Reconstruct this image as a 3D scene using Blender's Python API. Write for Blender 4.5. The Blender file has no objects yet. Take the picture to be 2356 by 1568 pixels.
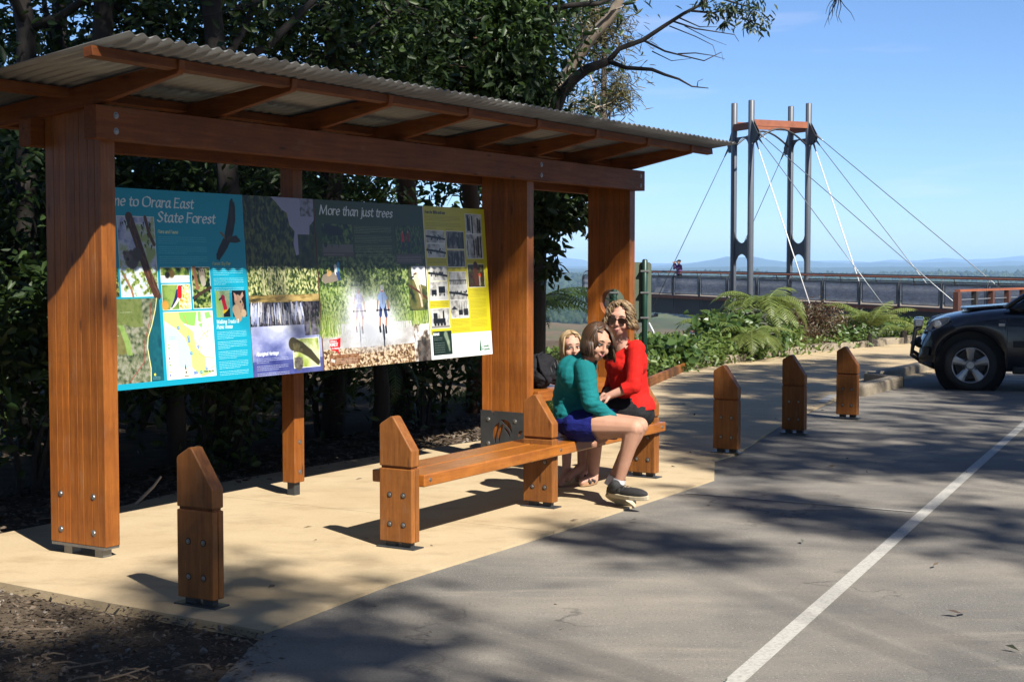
import bpy, bmesh, math, random
import numpy as np
from mathutils import Vector, Matrix, Euler
rnd = random.Random(7)
R = np.random.default_rng(11)
S = bpy.context.scene
COL = S.collection
# ---------------------------------------------------------------- camera
cam_d = bpy.data.cameras.new('camera'); cam = bpy.data.objects.new('camera', cam_d); COL.objects.link(cam)
cam.location = (0, 0, 1.55); cam.rotation_euler = (math.radians(90 - 2.963), 0, 0)
cam_d.sensor_width = 36; cam_d.lens = 51.95; cam_d.clip_start = .1; cam_d.clip_end = 60000
S.camera = cam
# ---------------------------------------------------------------- sky, sun, exposure
SUN = Vector((.589, -.893, 1)).normalized()          # towards the sun
w = bpy.data.worlds.new('World'); S.world = w; w.use_nodes = True
nt = w.node_tree; bg = nt.nodes['Background']
sky = nt.nodes.new('ShaderNodeTexSky'); sky.sky_type = 'NISHITA'; sky.sun_disc = False
sky.sun_elevation = math.asin(SUN.z); sky.sun_rotation = math.atan2(SUN.x, SUN.y)
sky.altitude = 1500; sky.air_density = .8; sky.dust_density = 1.; sky.ozone_density = 7
tcw = nt.nodes.new('ShaderNodeTexCoord'); mpw = nt.nodes.new('ShaderNodeMapping'); mpw.inputs['Scale'].default_value = (1.6, 1.6, 14); nt.links.new(tcw.outputs['Generated'], mpw.inputs['Vector'])
nzw = nt.nodes.new('ShaderNodeTexNoise'); nzw.inputs['Scale'].default_value = 3.; nzw.inputs['Detail'].default_value = 6; nt.links.new(mpw.outputs[0], nzw.inputs['Vector'])
rpw = nt.nodes.new('ShaderNodeValToRGB'); rpw.color_ramp.elements[0].position = .6; rpw.color_ramp.elements[1].position = .8; rpw.color_ramp.elements[1].color = (.3, .3, .3, 1); nt.links.new(nzw.outputs['Fac'], rpw.inputs[0])
mxw = nt.nodes.new('ShaderNodeMix'); mxw.data_type = 'RGBA'; nt.links.new(rpw.outputs[0], mxw.inputs['Factor']); nt.links.new(sky.outputs[0], mxw.inputs['A']); mxw.inputs['B'].default_value = (7., 6.6, 7.2, 1)   # thin wisps of high cloud
nt.links.new(mxw.outputs['Result'], bg.inputs[0]); bg.inputs[1].default_value = .059
sun_d = bpy.data.lights.new('sun', 'SUN'); sun = bpy.data.objects.new('sun', sun_d); COL.objects.link(sun)
sun_d.energy = 5.0; sun_d.angle = math.radians(.55); sun_d.color = (1, .945, .85)
sun.rotation_euler = SUN.to_track_quat('Z', 'Y').to_euler(); sun.location = (20, -30, 40)
S.view_settings.view_transform = 'Standard'; S.view_settings.look = 'None'
S.view_settings.exposure = 1.48; S.view_settings.gamma = 1
S.view_settings.use_curve_mapping = False
S.render.engine = 'CYCLES'
S.cycles.use_denoising = True; S.cycles.max_bounces = 6; S.cycles.transparent_max_bounces = 12
S.cycles.diffuse_bounces = 3; S.cycles.glossy_bounces = 3; S.cycles.volume_bounces = 0
S.cycles.sample_clamp_indirect = 6
try: S.cycles.denoiser = 'OPENIMAGEDENOISE'
except Exception: pass

# ---------------------------------------------------------------- frames
AZ = math.atan2(3230 - 1178, 3400 / math.cos(math.radians(2.963)))
U = Vector((math.sin(AZ), math.cos(AZ), 0)); V = Vector((-math.cos(AZ), math.sin(AZ), 0)); Z = Vector((0, 0, 1))
def P(u, v, z=0.): return U*u + V*v + Z*z            # the shelter's own axes
CP, SP = math.cos(math.radians(2.963)), math.sin(math.radians(2.963))
def at(px, py, Y):                                    # a point of the survey, Y metres ahead
    x = (px - 1178) / 3400; y = (784 - py) / 3400
    d = Vector((x, CP + SP*y, -SP + CP*y)); return Vector((0, 0, 1.55)) + d * (Y / d.y)
def ground_at(px, py, z=0.):
    x = (px - 1178) / 3400; y = (784 - py) / 3400
    d = Vector((x, CP + SP*y, -SP + CP*y)); return Vector((0, 0, 1.55)) + d * ((z - 1.55) / d.z)

# ---------------------------------------------------------------- materials
ALB = .56                                            # scales the colours below down, so less light bounces into the shade
def alb(c): return tuple(x*ALB for x in c)
def ramp(nt, fac, c0, c1, p0=0., p1=1.):
    r = nt.nodes.new('ShaderNodeValToRGB'); e = r.color_ramp.elements
    e[0].position = p0; e[0].color = (*c0, 1); e[1].position = p1; e[1].color = (*c1, 1)
    nt.links.new(fac, r.inputs[0]); return r.outputs[0]
def noise(nt, vec, scale, detail=4., rough=.6):
    n = nt.nodes.new('ShaderNodeTexNoise'); n.inputs['Scale'].default_value = scale
    n.inputs['Detail'].default_value = detail; n.inputs['Roughness'].default_value = rough
    if vec is not None: nt.links.new(vec, n.inputs['Vector'])
    return n.outputs['Fac']
def mapping(nt, src, scale):
    m = nt.nodes.new('ShaderNodeMapping'); m.inputs['Scale'].default_value = scale
    nt.links.new(src, m.inputs['Vector']); return m.outputs[0]
def mix(nt, fac, a, b, mode='MIX'):
    m = nt.nodes.new('ShaderNodeMix'); m.data_type = 'RGBA'; m.blend_type = mode
    for s, v in ((m.inputs['Factor'], fac), (m.inputs['A'], a), (m.inputs['B'], b)):
        if hasattr(v, 'links'): nt.links.new(v, s)
        elif isinstance(v, (int, float)): s.default_value = v
        else: s.default_value = (*v, 1)
    return m.outputs['Result']
def mat(name, c, c2=None, rough=.6, scale=8., sv=(1, 1, 1), bump=0., bscale=None, metal=0., spec=.5, p=(.3, .7), coat=0.):
    m = bpy.data.materials.new(name); m.use_nodes = True; nt = m.node_tree; b = nt.nodes['Principled BSDF']
    b.inputs['Roughness'].default_value = rough; b.inputs['Metallic'].default_value = metal
    b.inputs['Specular IOR Level'].default_value = spec; b.inputs['Coat Weight'].default_value = coat
    tc = nt.nodes.new('ShaderNodeTexCoord'); v = mapping(nt, tc.outputs['Object'], sv)
    c2 = alb(c2 or tuple(x*.75 for x in c)); c = alb(c)
    f = noise(nt, v, scale)
    nt.links.new(ramp(nt, f, c, c2, *p), b.inputs['Base Color'])
    if bump:
        bn = nt.nodes.new('ShaderNodeBump'); bn.inputs['Strength'].default_value = bump; bn.inputs['Distance'].default_value = .02
        nt.links.new(noise(nt, v, bscale or scale*3, 6), bn.inputs['Height']); nt.links.new(bn.outputs[0], b.inputs['Normal'])
    return m
def wood(name, a, b_, rough=.46, vary=.5, coat=.06):
    m = bpy.data.materials.new(name); m.use_nodes = True; nt = m.node_tree; b = nt.nodes['Principled BSDF']
    tc = nt.nodes.new('ShaderNodeTexCoord'); oi = nt.nodes.new('ShaderNodeObjectInfo')
    off = nt.nodes.new('ShaderNodeVectorMath'); off.operation = 'ADD'
    mul = nt.nodes.new('ShaderNodeMath'); mul.operation = 'MULTIPLY'; mul.inputs[1].default_value = 37.
    nt.links.new(oi.outputs['Random'], mul.inputs[0])
    nt.links.new(tc.outputs['Object'], off.inputs[0]); nt.links.new(mul.outputs[0], off.inputs[1])
    v = mapping(nt, off.outputs[0], (1.3, 22, 22))
    f = noise(nt, v, 2.2, 6, .62)
    col = ramp(nt, f, alb(b_), alb(a), .3, .68)
    f2 = noise(nt, mapping(nt, off.outputs[0], (6, 150, 150)), 2.5, 3, .6)
    col = mix(nt, .35, col, ramp(nt, f2, (.35, .3, .27), (1, 1, 1), .32, .52), 'MULTIPLY')
    rr = ramp(nt, oi.outputs['Random'], (1 - vary*.55,)*3, (1.08, 1.04, 1.0))
    col = mix(nt, 1., col, rr, 'MULTIPLY')
    dirt = noise(nt, tc.outputs['Object'], 3.2, 5, .7)
    col = mix(nt, .6, col, ramp(nt, dirt, (.5, .46, .44), (1.04, 1.03, 1), .32, .56), 'MULTIPLY')
    vk = nt.nodes.new('ShaderNodeTexVoronoi'); vk.inputs['Scale'].default_value = 1.5; nt.links.new(mapping(nt, off.outputs[0], (1.6, 7, 7)), vk.inputs['Vector'])   # small knots and gum veins
    col = mix(nt, ramp(nt, vk.outputs['Distance'], (.8,)*3, (0, 0, 0), .05, .12), col, tuple(x*.25 for x in alb(b_)))
    wear = noise(nt, mapping(nt, off.outputs[0], (1.5, 5, 5)), 2.4, 6, .72); col = mix(nt, ramp(nt, wear, (0, 0, 0), (.45,)*3, .58, .72), col, alb((.3, .2, .12)))
    nt.links.new(col, b.inputs['Base Color'])
    nt.links.new(ramp(nt, f, (rough + .12,)*3, (rough - .08,)*3), b.inputs['Roughness'])
    b.inputs['Coat Weight'].default_value = coat; b.inputs['Coat Roughness'].default_value = .25; b.inputs['Specular IOR Level'].default_value = .28
    bn = nt.nodes.new('ShaderNodeBump'); bn.inputs['Strength'].default_value = .25; bn.inputs['Distance'].default_value = .004
    nt.links.new(f2, bn.inputs['Height']); nt.links.new(bn.outputs[0], b.inputs['Normal'])
    return m
def leafmat(name, a, b_, rough=.38, trans=.35, spec=.5, tcol=None):
    m = bpy.data.materials.new(name); m.use_nodes = True; nt = m.node_tree; b = nt.nodes['Principled BSDF']
    g = nt.nodes.new('ShaderNodeNewGeometry')
    tcol = tcol or tuple(min(1, x*1.6) for x in a); a, b_, tcol = alb(a), alb(b_), alb(tcol)
    col = ramp(nt, g.outputs['Random Per Island'], a, b_)
    nt.links.new(col, b.inputs['Base Color']); b.inputs['Roughness'].default_value = rough
    b.inputs['Specular IOR Level'].default_value = spec
    t = nt.nodes.new('ShaderNodeBsdfTranslucent'); ms = nt.nodes.new('ShaderNodeMixShader')
    t.inputs[0].default_value = (*tcol, 1); ms.inputs[0].default_value = trans
    out = nt.nodes['Material Output']
    nt.links.new(b.outputs[0], ms.inputs[1]); nt.links.new(t.outputs[0], ms.inputs[2]); nt.links.new(ms.outputs[0], out.inputs[0])
    return m

# ---------------------------------------------------------------- object helpers
def tag(o, label=None, cat=None, group=None, kind=None):
    if label: o['label'] = label
    if cat: o['category'] = cat
    if group: o['group'] = group
    if kind: o['kind'] = kind
    return o
def adopt(o, parent):
    if parent is not None:
        o.parent = parent; o.matrix_parent_inverse = parent.matrix_basis.inverted()
def thing(name, loc, label, cat, group=None):
    o = bpy.data.objects.new(name, None); COL.objects.link(o); o.location = loc; o.empty_display_size = .2
    return tag(o, label, cat, group)
def meshobj(name, me, m=None, parent=None, mw=None, smooth=False):
    o = bpy.data.objects.new(name, me); COL.objects.link(o)
    if m is not None and len(me.materials) == 0:
        for x in (m if isinstance(m, (list, tuple)) else [m]): me.materials.append(x)
    if mw is not None: o.matrix_basis = mw
    if smooth: me.polygons.foreach_set('use_smooth', np.ones(len(me.polygons), bool))
    adopt(o, parent); return o
def fast(name, v, f, mi=None):
    """mesh from numpy arrays: v (n,3), f (m,k) with one k"""
    me = bpy.data.meshes.new(name); v = np.asarray(v, np.float32); f = np.asarray(f, np.int32)
    k = f.shape[1]; me.vertices.add(len(v)); me.vertices.foreach_set('co', v.ravel())
    me.loops.add(f.size); me.loops.foreach_set('vertex_index', f.ravel())
    me.polygons.add(len(f)); me.polygons.foreach_set('loop_start', np.arange(0, f.size, k, dtype=np.int32))
    me.polygons.foreach_set('loop_total', np.full(len(f), k, np.int32))
    if mi is not None: me.polygons.foreach_set('material_index', np.asarray(mi, np.int32))
    me.update(calc_edges=True); return me
class MB:
    def __init__(s): s.v = []; s.f = []; s.m = []
    def add(s, vs, fs, mi=0):
        n = len(s.v); s.v += [tuple(x) for x in vs]; s.f += [tuple(i + n for i in f) for f in fs]; s.m += [mi]*len(fs); return s
    def box(s, c, sx, sy, sz, ax=None, mi=0):
        ax = ax or (Vector((1, 0, 0)), Vector((0, 1, 0)), Vector((0, 0, 1))); c = Vector(c); vs = []
        for k in (-1, 1):
            for j in (-1, 1):
                for i in (-1, 1): vs.append(c + ax[0]*(i*sx/2) + ax[1]*(j*sy/2) + ax[2]*(k*sz/2))
        return s.add(vs, [(0, 2, 3, 1), (4, 5, 7, 6), (0, 1, 5, 4), (2, 6, 7, 3), (0, 4, 6, 2), (1, 3, 7, 5)], mi)
    def uvbox(s, u0, u1, v0, v1, z0, z1, mi=0):
        return s.box(P((u0+u1)/2, (v0+v1)/2, (z0+z1)/2), u1-u0, v1-v0, z1-z0, (U, V, Z), mi)
    def prism(s, pts, off, mi=0):
        """closed outline pts (3D) pushed by vector off"""
        n = len(pts); a = [Vector(p) for p in pts]; b = [p + Vector(off) for p in a]
        fs = [tuple(range(n))[::-1], tuple(range(n, 2*n))] + [(i, (i+1) % n, n+(i+1) % n, n+i) for i in range(n)]
        return s.add(a + b, fs, mi)
    def tube(s, pts, r, n=8, cap=True, mi=0):
        pts = [Vector(p) for p in pts]; rs = r if isinstance(r, (list, tuple)) else [r]*len(pts)
        t0 = (pts[1]-pts[0]).normalized(); a = t0.orthogonal().normalized(); vs = []; fs = []
        for i, p in enumerate(pts):
            t = (pts[min(i+1, len(pts)-1)] - pts[max(i-1, 0)])
            if t.length < 1e-9: t = t0
            t.normalize(); a = (a - t*a.dot(t))
            if a.length < 1e-6: a = t.orthogonal()
            a.normalize(); b = t.cross(a)
            for k in range(n):
                q = 2*math.pi*k/n; vs.append(p + (a*math.cos(q) + b*math.sin(q))*rs[i])
        for i in range(len(pts)-1):
            for k in range(n):
                k2 = (k+1) % n; fs.append((i*n+k, i*n+k2, (i+1)*n+k2, (i+1)*n+k))
        if cap: fs += [tuple(range(n))[::-1], tuple(range((len(pts)-1)*n, len(pts)*n))]
        return s.add(vs, fs, mi)
    def lathe(s, c, axis, prof, n=16, mi=0, caps=True):
        """prof: (distance along axis, radius)"""
        axis = Vector(axis).normalized(); a = axis.orthogonal().normalized(); b = axis.cross(a); vs = []; fs = []
        for d, r in prof:
            for k in range(n):
                q = 2*math.pi*k/n; vs.append(Vector(c) + axis*d + (a*math.cos(q)+b*math.sin(q))*max(r, 1e-4))
        for i in range(len(prof)-1):
            for k in range(n):
                k2 = (k+1) % n; fs.append((i*n+k, i*n+k2, (i+1)*n+k2, (i+1)*n+k))
        if caps: fs += [tuple(range(n))[::-1], tuple(range((len(prof)-1)*n, len(prof)*n))]
        return s.add(vs, fs, mi)
    def grid(s, rows, mi=0, close=False):
        n = len(rows[0]); vs = [p for r in rows for p in r]; fs = []
        for i in range(len(rows)-1):
            for j in range(n if close else n-1):
                j2 = (j+1) % n; fs.append((i*n+j, i*n+j2, (i+1)*n+j2, (i+1)*n+j))
        return s.add(vs, fs, mi)
    def mesh(s, name):
        me = bpy.data.meshes.new(name); me.from_pydata(s.v, [], s.f); me.polygons.foreach_set('material_index', s.m); me.update(); return me
    def obj(s, name, m, parent=None, smooth=False, bev=0., seg=2, mw=None):
        me = s.mesh(name)
        if mw is not None: me.transform(mw.inverted())
        o = meshobj(name, me, m, parent, mw, smooth)
        if bev:
            bm = o.modifiers.new('bevel', 'BEVEL'); bm.width = bev; bm.segments = seg; bm.limit_method = 'ANGLE'
        return o
def frame(x, y, z, loc):
    return Matrix((( x[0], y[0], z[0], loc[0]), (x[1], y[1], z[1], loc[1]), (x[2], y[2], z[2], loc[2]), (0, 0, 0, 1)))
def grainframe(loc, along='u'):
    if along == 'u': return frame(U, V, Z, loc)
    if along == 'z': return frame(Z, U, V, loc)
    return frame(V, -U, Z, loc)
def bolt(loc, d, r=.017, parent=None, name='bolt', m=None):
    return MB().lathe(loc, d, [(-.004, r*1.4), (.0015, r*1.4), (.0015, r), (.005, r*.85), (.0065, r*.4)], 12).obj(name, m or M_STEEL, parent, smooth=False)
def dup(o, mw_new=None, label=None):
    """a copy of a thing with copies of its parts and sub-parts"""
    def rec(a, par):
        c = a.copy(); COL.objects.link(c)
        if par is not None: c.parent = par
        for ch in a.children: rec(ch, c)
        return c
    c = rec(o, None)
    if mw_new is not None: c.matrix_basis = mw_new
    if label: c['label'] = label
    return c

M_STEEL = mat('galvanised_steel', (.42, .42, .41), (.3, .3, .3), .4, 30, metal=.85)
M_DSTEEL = mat('dark_grey_steel', (.05, .052, .055), (.035, .037, .04), .45, 12, spec=.4)
M_WOOD = wood('oiled_hardwood', (.5, .168, .026), (.3, .085, .012))
M_WOODF = wood('oiled_beam_hardwood_shaded', (.29, .085, .014), (.165, .043, .0075), vary=.25, rough=.6, coat=0.)  # beam timber colour darkened to deepen the shade under the roof
M_WOODD = wood('weathered_hardwood', (.39, .15, .034), (.23, .08, .017), rough=.5, vary=.3, coat=.05)
M_SEAT = wood('varnished_seat_board', (.54, .195, .03), (.38, .12, .017), rough=.28, vary=.15, coat=.55)
# ================================================================ SETTING
def vnoise(x, y, seed=0):
    """smooth value noise on numpy arrays"""
    xi = np.floor(x).astype(int); yi = np.floor(y).astype(int); fx = x - xi; fy = y - yi
    fx = fx*fx*(3-2*fx); fy = fy*fy*(3-2*fy)
    def h(a, b):
        n = (a*374761393 + b*668265263 + seed*974634777) & 0xffffffff
        n = ((n ^ (n >> 13))*1274126177) & 0xffffffff
        return ((n ^ (n >> 16)) & 0xffff)/65535.
    return (h(xi, yi)*(1-fx) + h(xi+1, yi)*fx)*(1-fy) + (h(xi, yi+1)*(1-fx) + h(xi+1, yi+1)*fx)*fy
def fbm(x, y, seed=0, o=4):
    s = 0; a = .5
    for i in range(o): s = s + a*vnoise(x*2**i, y*2**i, seed+i); a *= .5
    return s
M_DIRT = mat('dry_dirt', (.16, .125, .09), (.075, .055, .038), .95, 7, bump=.9, bscale=40, spec=.1)
def asphalt_mat():
    m = bpy.data.materials.new('dusty_asphalt'); m.use_nodes = True; nt = m.node_tree; b = nt.nodes['Principled BSDF']
    tc = nt.nodes.new('ShaderNodeTexCoord'); o = tc.outputs['Object']
    fine = noise(nt, o, 190, 3, .7)
    base = ramp(nt, fine, (.07, .067, .062), (.15, .141, .129), .35, .7)
    dust = noise(nt, mapping(nt, o, (.55, .9, 1)), 1.3, 6, .62)
    rot = nt.nodes.new('ShaderNodeMapping'); rot.inputs['Rotation'].default_value = (0, 0, .9); rot.inputs['Scale'].default_value = (.5, 3.6, 1)
    nt.links.new(o, rot.inputs['Vector']); streak = noise(nt, rot.outputs[0], 1.6, 5, .65)
    c = mix(nt, ramp(nt, dust, (0, 0, 0), (.8,)*3, .4, .68), base, (.2, .178, .148))
    c = mix(nt, ramp(nt, streak, (0, 0, 0), (.75,)*3, .55, .74), c, (.2, .176, .145))
    st = noise(nt, o, 2.7, 5, .6); c = mix(nt, .6, c, ramp(nt, st, (.8, .79, .78), (1.06, 1.05, 1.02), .3, .6), 'MULTIPLY')
    grit = noise(nt, o, 75, 2, .8); c = mix(nt, ramp(nt, grit, (0, 0, 0), (.7,)*3, .6, .72), c, (.3, .28, .25)); c = mix(nt, ramp(nt, grit, (.75,)*3, (0, 0, 0), .3, .41), c, (.035, .034, .033))
    vo = nt.nodes.new('ShaderNodeTexVoronoi'); vo.feature = 'DISTANCE_TO_EDGE'; vo.inputs['Scale'].default_value = .42
    wv = nt.nodes.new('ShaderNodeVectorMath'); wv.operation = 'ADD'; nt.links.new(o, wv.inputs[0]); nz = nt.nodes.new('ShaderNodeTexNoise'); nz.inputs['Scale'].default_value = 2.2; nz.inputs['Detail'].default_value = 5; nt.links.new(o, nz.inputs['Vector']); nt.links.new(nz.outputs['Color'], wv.inputs[1]); nt.links.new(wv.outputs[0], vo.inputs['Vector'])
    ck = ramp(nt, vo.outputs['Distance'], (.75,)*3, (0, 0, 0), .0, .006); ck = mix(nt, 1., ck, ramp(nt, noise(nt, o, .6, 3, .6), (0, 0, 0), (1, 1, 1), .5, .6), 'MULTIPLY'); c = mix(nt, ck, c, (.03, .029, .028))
    oil = noise(nt, o, 1.1, 2, .5); c = mix(nt, ramp(nt, oil, (0, 0, 0), (.5,)*3, .66, .74), c, (.045, .044, .044))
    nt.links.new(c, b.inputs['Base Color']); b.inputs['Roughness'].default_value = .85; b.inputs['Specular IOR Level'].default_value = .3
    bn = nt.nodes.new('ShaderNodeBump'); bn.inputs['Strength'].default_value = .5; bn.inputs['Distance'].default_value = .006
    nt.links.new(fine, bn.inputs['Height']); nt.links.new(bn.outputs[0], b.inputs['Normal'])
    return m
M_ASPH = asphalt_mat()
def path_mat():
    m = bpy.data.materials.new('tan_concrete'); m.use_nodes = True; nt = m.node_tree; b = nt.nodes['Principled BSDF']
    tc = nt.nodes.new('ShaderNodeTexCoord'); o = tc.outputs['Object']
    c = ramp(nt, noise(nt, o, 1.4, 6, .6), (.335, .268, .172), (.29, .222, .135), .3, .7)
    c = mix(nt, .35, c, ramp(nt, noise(nt, o, 60, 4, .7), (.72, .7, .68), (1.05, 1.05, 1.04), .3, .6), 'MULTIPLY')
    c = mix(nt, .7, c, ramp(nt, noise(nt, mapping(nt, o, (1, 1.8, 1)), 2.3, 6, .7), (.68, .64, .58), (1.05, 1.04, 1.02), .28, .5), 'MULTIPLY')
    nt.links.new(c, b.inputs['Base Color']); b.inputs['Roughness'].default_value = .8; b.inputs['Specular IOR Level'].default_value = .3
    bn = nt.nodes.new('ShaderNodeBump'); bn.inputs['Strength'].default_value = .25; bn.inputs['Distance'].default_value = .004
    nt.links.new(noise(nt, o, 140, 4, .7), bn.inputs['Height']); nt.links.new(bn.outputs[0], b.inputs['Normal'])
    return m
M_PATH = path_mat()
M_PAINT = mat('worn_white_paint', (.56, .54, .49), (.32, .3, .27), .7, 60, p=(.45, .75), bump=.3, bscale=200)
M_PAINT2 = mat('faded_chalk_line', (.42, .4, .36), (.24, .22, .2), .8, 14, p=(.4, .65))
M_KERB = mat('kerb_concrete', (.36, .3, .215), (.17, .138, .1), .85, 5, sv=(1, 1, 1), p=(.38, .75), bump=.4, bscale=60)

# near ground: gently uneven dirt, dipping away behind the garden into the valley
def zprof(r):
    return np.interp(r, [0, 31, 36, 45, 60, 120, 300, 600, 800, 1000, 1200, 1800, 3000, 6000, 9000, 16000],
                     [-.03, -.03, -.6, -5, -9.5, -22, -42, -48, -49, -48, -46, -42, -37, -30, -26, -26])
def terrain(name, r0, r1, nr, a0, a1, na, m, extra, kind='structure'):
    rr = np.geomspace(r0, r1, nr); aa = np.linspace(a0, a1, na)
    A, RR = np.meshgrid(aa, rr); X = RR*np.sin(A); Y = RR*np.cos(A)
    Zz = zprof(RR) + extra(X, Y, RR)
    v = np.stack([X, Y, Zz], -1).reshape(-1, 3); i = np.arange((nr-1)*na).reshape(nr-1, na)[:, :-1].ravel()
    o = meshobj(name, fast(name, v, np.stack([i, i+1, i+na+1, i+na], 1)), m, smooth=True)
    return tag(o, kind=kind)
ox = lambda X, Y, r: np.where(r < 31, .03*(fbm(X*2.2, Y*2.2, 3) - .5), .05*r*.12*(fbm(X*.05, Y*.05, 5)-.5)) + np.where(r < 31, 0, 0)
g = terrain('ground', .4, 60, 150, -math.pi, math.pi, 260, M_DIRT, ox)
def valley_extra(X, Y, r):
    hill = 4*np.exp(-((X-20)/110)**2 - ((Y-1060)/190)**2)
    return hill + .02*np.minimum(r, 1500)*(fbm(X/170, Y/170, 9)-.5)
def valley_mat():
    m = bpy.data.materials.new('valley_pasture_and_bush'); m.use_nodes = True; nt = m.node_tree; b = nt.nodes['Principled BSDF']
    tc = nt.nodes.new('ShaderNodeTexCoord'); o = tc.outputs['Object']
    past = ramp(nt, noise(nt, o, .02, 6, .7), (.095, .064, .035), (.056, .059, .022), .42, .62)
    past = mix(nt, .5, past, ramp(nt, noise(nt, o, .12, 5, .75), (.6, .6, .55), (1.1, 1.1, 1.05), .3, .6), 'MULTIPLY')
    bush = ramp(nt, noise(nt, o, .05, 5, .7), (.008, .018, .007), (.026, .04, .013), .35, .65)
    sep = nt.nodes.new('ShaderNodeSeparateXYZ'); nt.links.new(o, sep.inputs[0])
    far = nt.nodes.new('ShaderNodeMapRange'); far.inputs['From Min'].default_value = 1090; far.inputs['From Max'].default_value = 1200
    nt.links.new(sep.outputs[1], far.inputs['Value'])
    patch = ramp(nt, noise(nt, o, .0011, 3, .5), (0, 0, 0), (1, 1, 1), .56, .62)
    fld = mix(nt, patch, bush, (.07, .078, .03))
    nt.links.new(mix(nt, far.outputs[0], past, fld), b.inputs['Base Color']); b.inputs['Roughness'].default_value = .95; b.inputs['Specular IOR Level'].default_value = 0.
    return m
M_VALLEY = valley_mat()
terrain('valley', 58, 16000, 170, -.75, .75, 200, M_VALLEY, valley_extra)

# distant ridges, each a solid range with its own skyline
M_RIDGE = mat('distant_forested_range', (.03, .055, .022), (.05, .075, .032), .95, .004, spec=0.)
def ridge(dist, sky_pts, depth, seed, rough, m=M_RIDGE):
    px = np.linspace(300, 2900, 420); y = np.interp(px, [p[0] for p in sky_pts], [p[1] for p in sky_pts])
    x = (px-1178)/3400*dist; top = 1.55 + (608 - y)/3400*dist + rough*(fbm(px/38, px*0+seed, seed, 5)-.5)
    rows = []; base = -40.
    for t, k in ((0, 0), (.2, .1), (.45, .38), (.7, .75), (.88, .94), (1, 1), (1.2, .85), (1.6, .3), (2, 0)):
        n = rough*1.6*(fbm(px/30, np.full_like(px, t*9+seed), seed+5, 4)-.5)*(1 if 0 < k < .95 else 0)
        sp = 1 + (t-1)*depth/dist
        rows.append(np.stack([x*sp, np.full_like(x, dist + (t-1)*depth) + 300*(fbm(px/90, px*0+t*3, seed+3)-.5), base + (top-base)*k + n*k], 1))
    v = np.concatenate(rows); n = len(px); i = np.arange((len(rows)-1)*n).reshape(-1, n)[:, :-1].ravel()
    return tag(meshobj('hills', fast('hills', v, np.stack([i, i+1, i+n+1, i+n], 1)), m, smooth=True), kind='structure')
ridge(15500, [(300, 600), (1200, 600), (1276, 595), (1300, 593), (1335, 597), (1370, 604), (1560, 606), (1640, 602), (1800, 601), (1938, 599), (2000, 603), (2052, 597), (2110, 599), (2177, 593), (2230, 597), (2290, 594), (2346, 588), (2450, 592), (2900, 600)], 2500, 3, 9)
ridge(11000, [(300, 612), (1200, 612), (1500, 612), (1573, 607), (1642, 597), (1674, 589), (1700, 592), (1736, 590), (1774, 598), (1820, 604), (1861, 598), (1900, 603), (1960, 606), (2030, 602), (2100, 604), (2180, 602), (2250, 605), (2320, 600), (2900, 608)], 2200, 12, 8)
ridge(7200, [(300, 622), (1200, 616), (1290, 617), (1400, 620), (1540, 616), (1650, 614), (1760, 613), (1900, 616), (2050, 612), (2150, 615), (2260, 612), (2356, 611), (2900, 615)], 1800, 21, 7)
ridge(4400, [(300, 640), (1250, 638), (1500, 640), (1760, 637), (1830, 631), (1890, 632), (1935, 637), (2010, 633), (2060, 629), (2130, 628), (2200, 634), (2290, 632), (2356, 630), (2900, 632)], 900, 34, 5)

# the bush on the valley floor: joined crowns, one mass
ico_v = []; bm = bmesh.new(); bmesh.ops.create_icosphere(bm, subdivisions=1, radius=1)
ico_v = np.array([v.co[:] for v in bm.verts]); ico_f = np.array([[v.index for v in f.verts] for f in bm.faces]); bm.free()
def blobs(c, s, seed):
    r = np.random.default_rng(seed); n = len(c)
    v = ico_v[None]*(1 + .28*r.standard_normal((n, len(ico_v), 1)))*s[:, None, :] + c[:, None, :]
    f = ico_f[None] + (np.arange(n)*len(ico_v))[:, None, None]
    return v.reshape(-1, 3), f.reshape(-1, 3)
M_BUSH = leafmat('valley_bush', (.012, .03, .012), (.05, .075, .026), rough=.8, trans=.0, spec=.1)
N = 30000; ta = -.08 + .5*R.random(N); rr = 1085 + 240*np.exp(-((ta-.1)/.035)**2) + 2700*R.random(N)**1.5
x = rr*ta; y = rr; zz = zprof(np.hypot(x, y)) + valley_extra(x, y, np.hypot(x, y)); keep = fbm(x/240, y/240, 2) > .33
x, y, zz, rr = x[keep], y[keep], zz[keep], rr[keep]
sc = (1.7 + 2.4*R.random(len(x)))*(1 + (rr-1100)/1800)
v, f = blobs(np.stack([x, y, zz + sc*.7], 1), np.stack([sc, sc, sc*1.15], 1), 5)
tag(meshobj('valley_forest', fast('valley_forest', v, f), M_BUSH), kind='stuff')
def farm_house(px, py, Y, w, d, h, rot, roofc, label):
    p = at(px, py, Y); t = thing('farm_house', p, label, 'house')
    c, s_ = math.cos(rot), math.sin(rot); ax = (Vector((c, s_, 0)), Vector((-s_, c, 0)), Z)
    MB().box(p + Z*(h/2 - 2), w, d, h + 4, ax).obj('wall', M_WHITEWALL, t)
    e = 1.0; q = lambda a, b, z: p + ax[0]*a + ax[1]*b + Z*z
    MB().prism([q(-w/2-e, -d/2-e, h), q(-w/2-e, d/2+e, h), q(-w/2-e, 0, h + d*.35)], ax[0]*(w+2*e)).obj('roof', roofc, t)
    for k in (-.3, 0, .3): MB().box(q(k*w, -d/2, h*.55), w*.12, .3, h*.4, ax).obj('window', M_DARKGLASS, t)
M_WHITEWALL = mat('white_render', (.75, .73, .68), (.65, .63, .6), .8, 1)
M_DARKGLASS = mat('dark_glass', (.03, .035, .04), (.02, .02, .025), .15, 2)
M_REDROOF = mat('red_tiled_roof', (.3, .075, .045), (.22, .06, .04), .8, .5)
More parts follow.
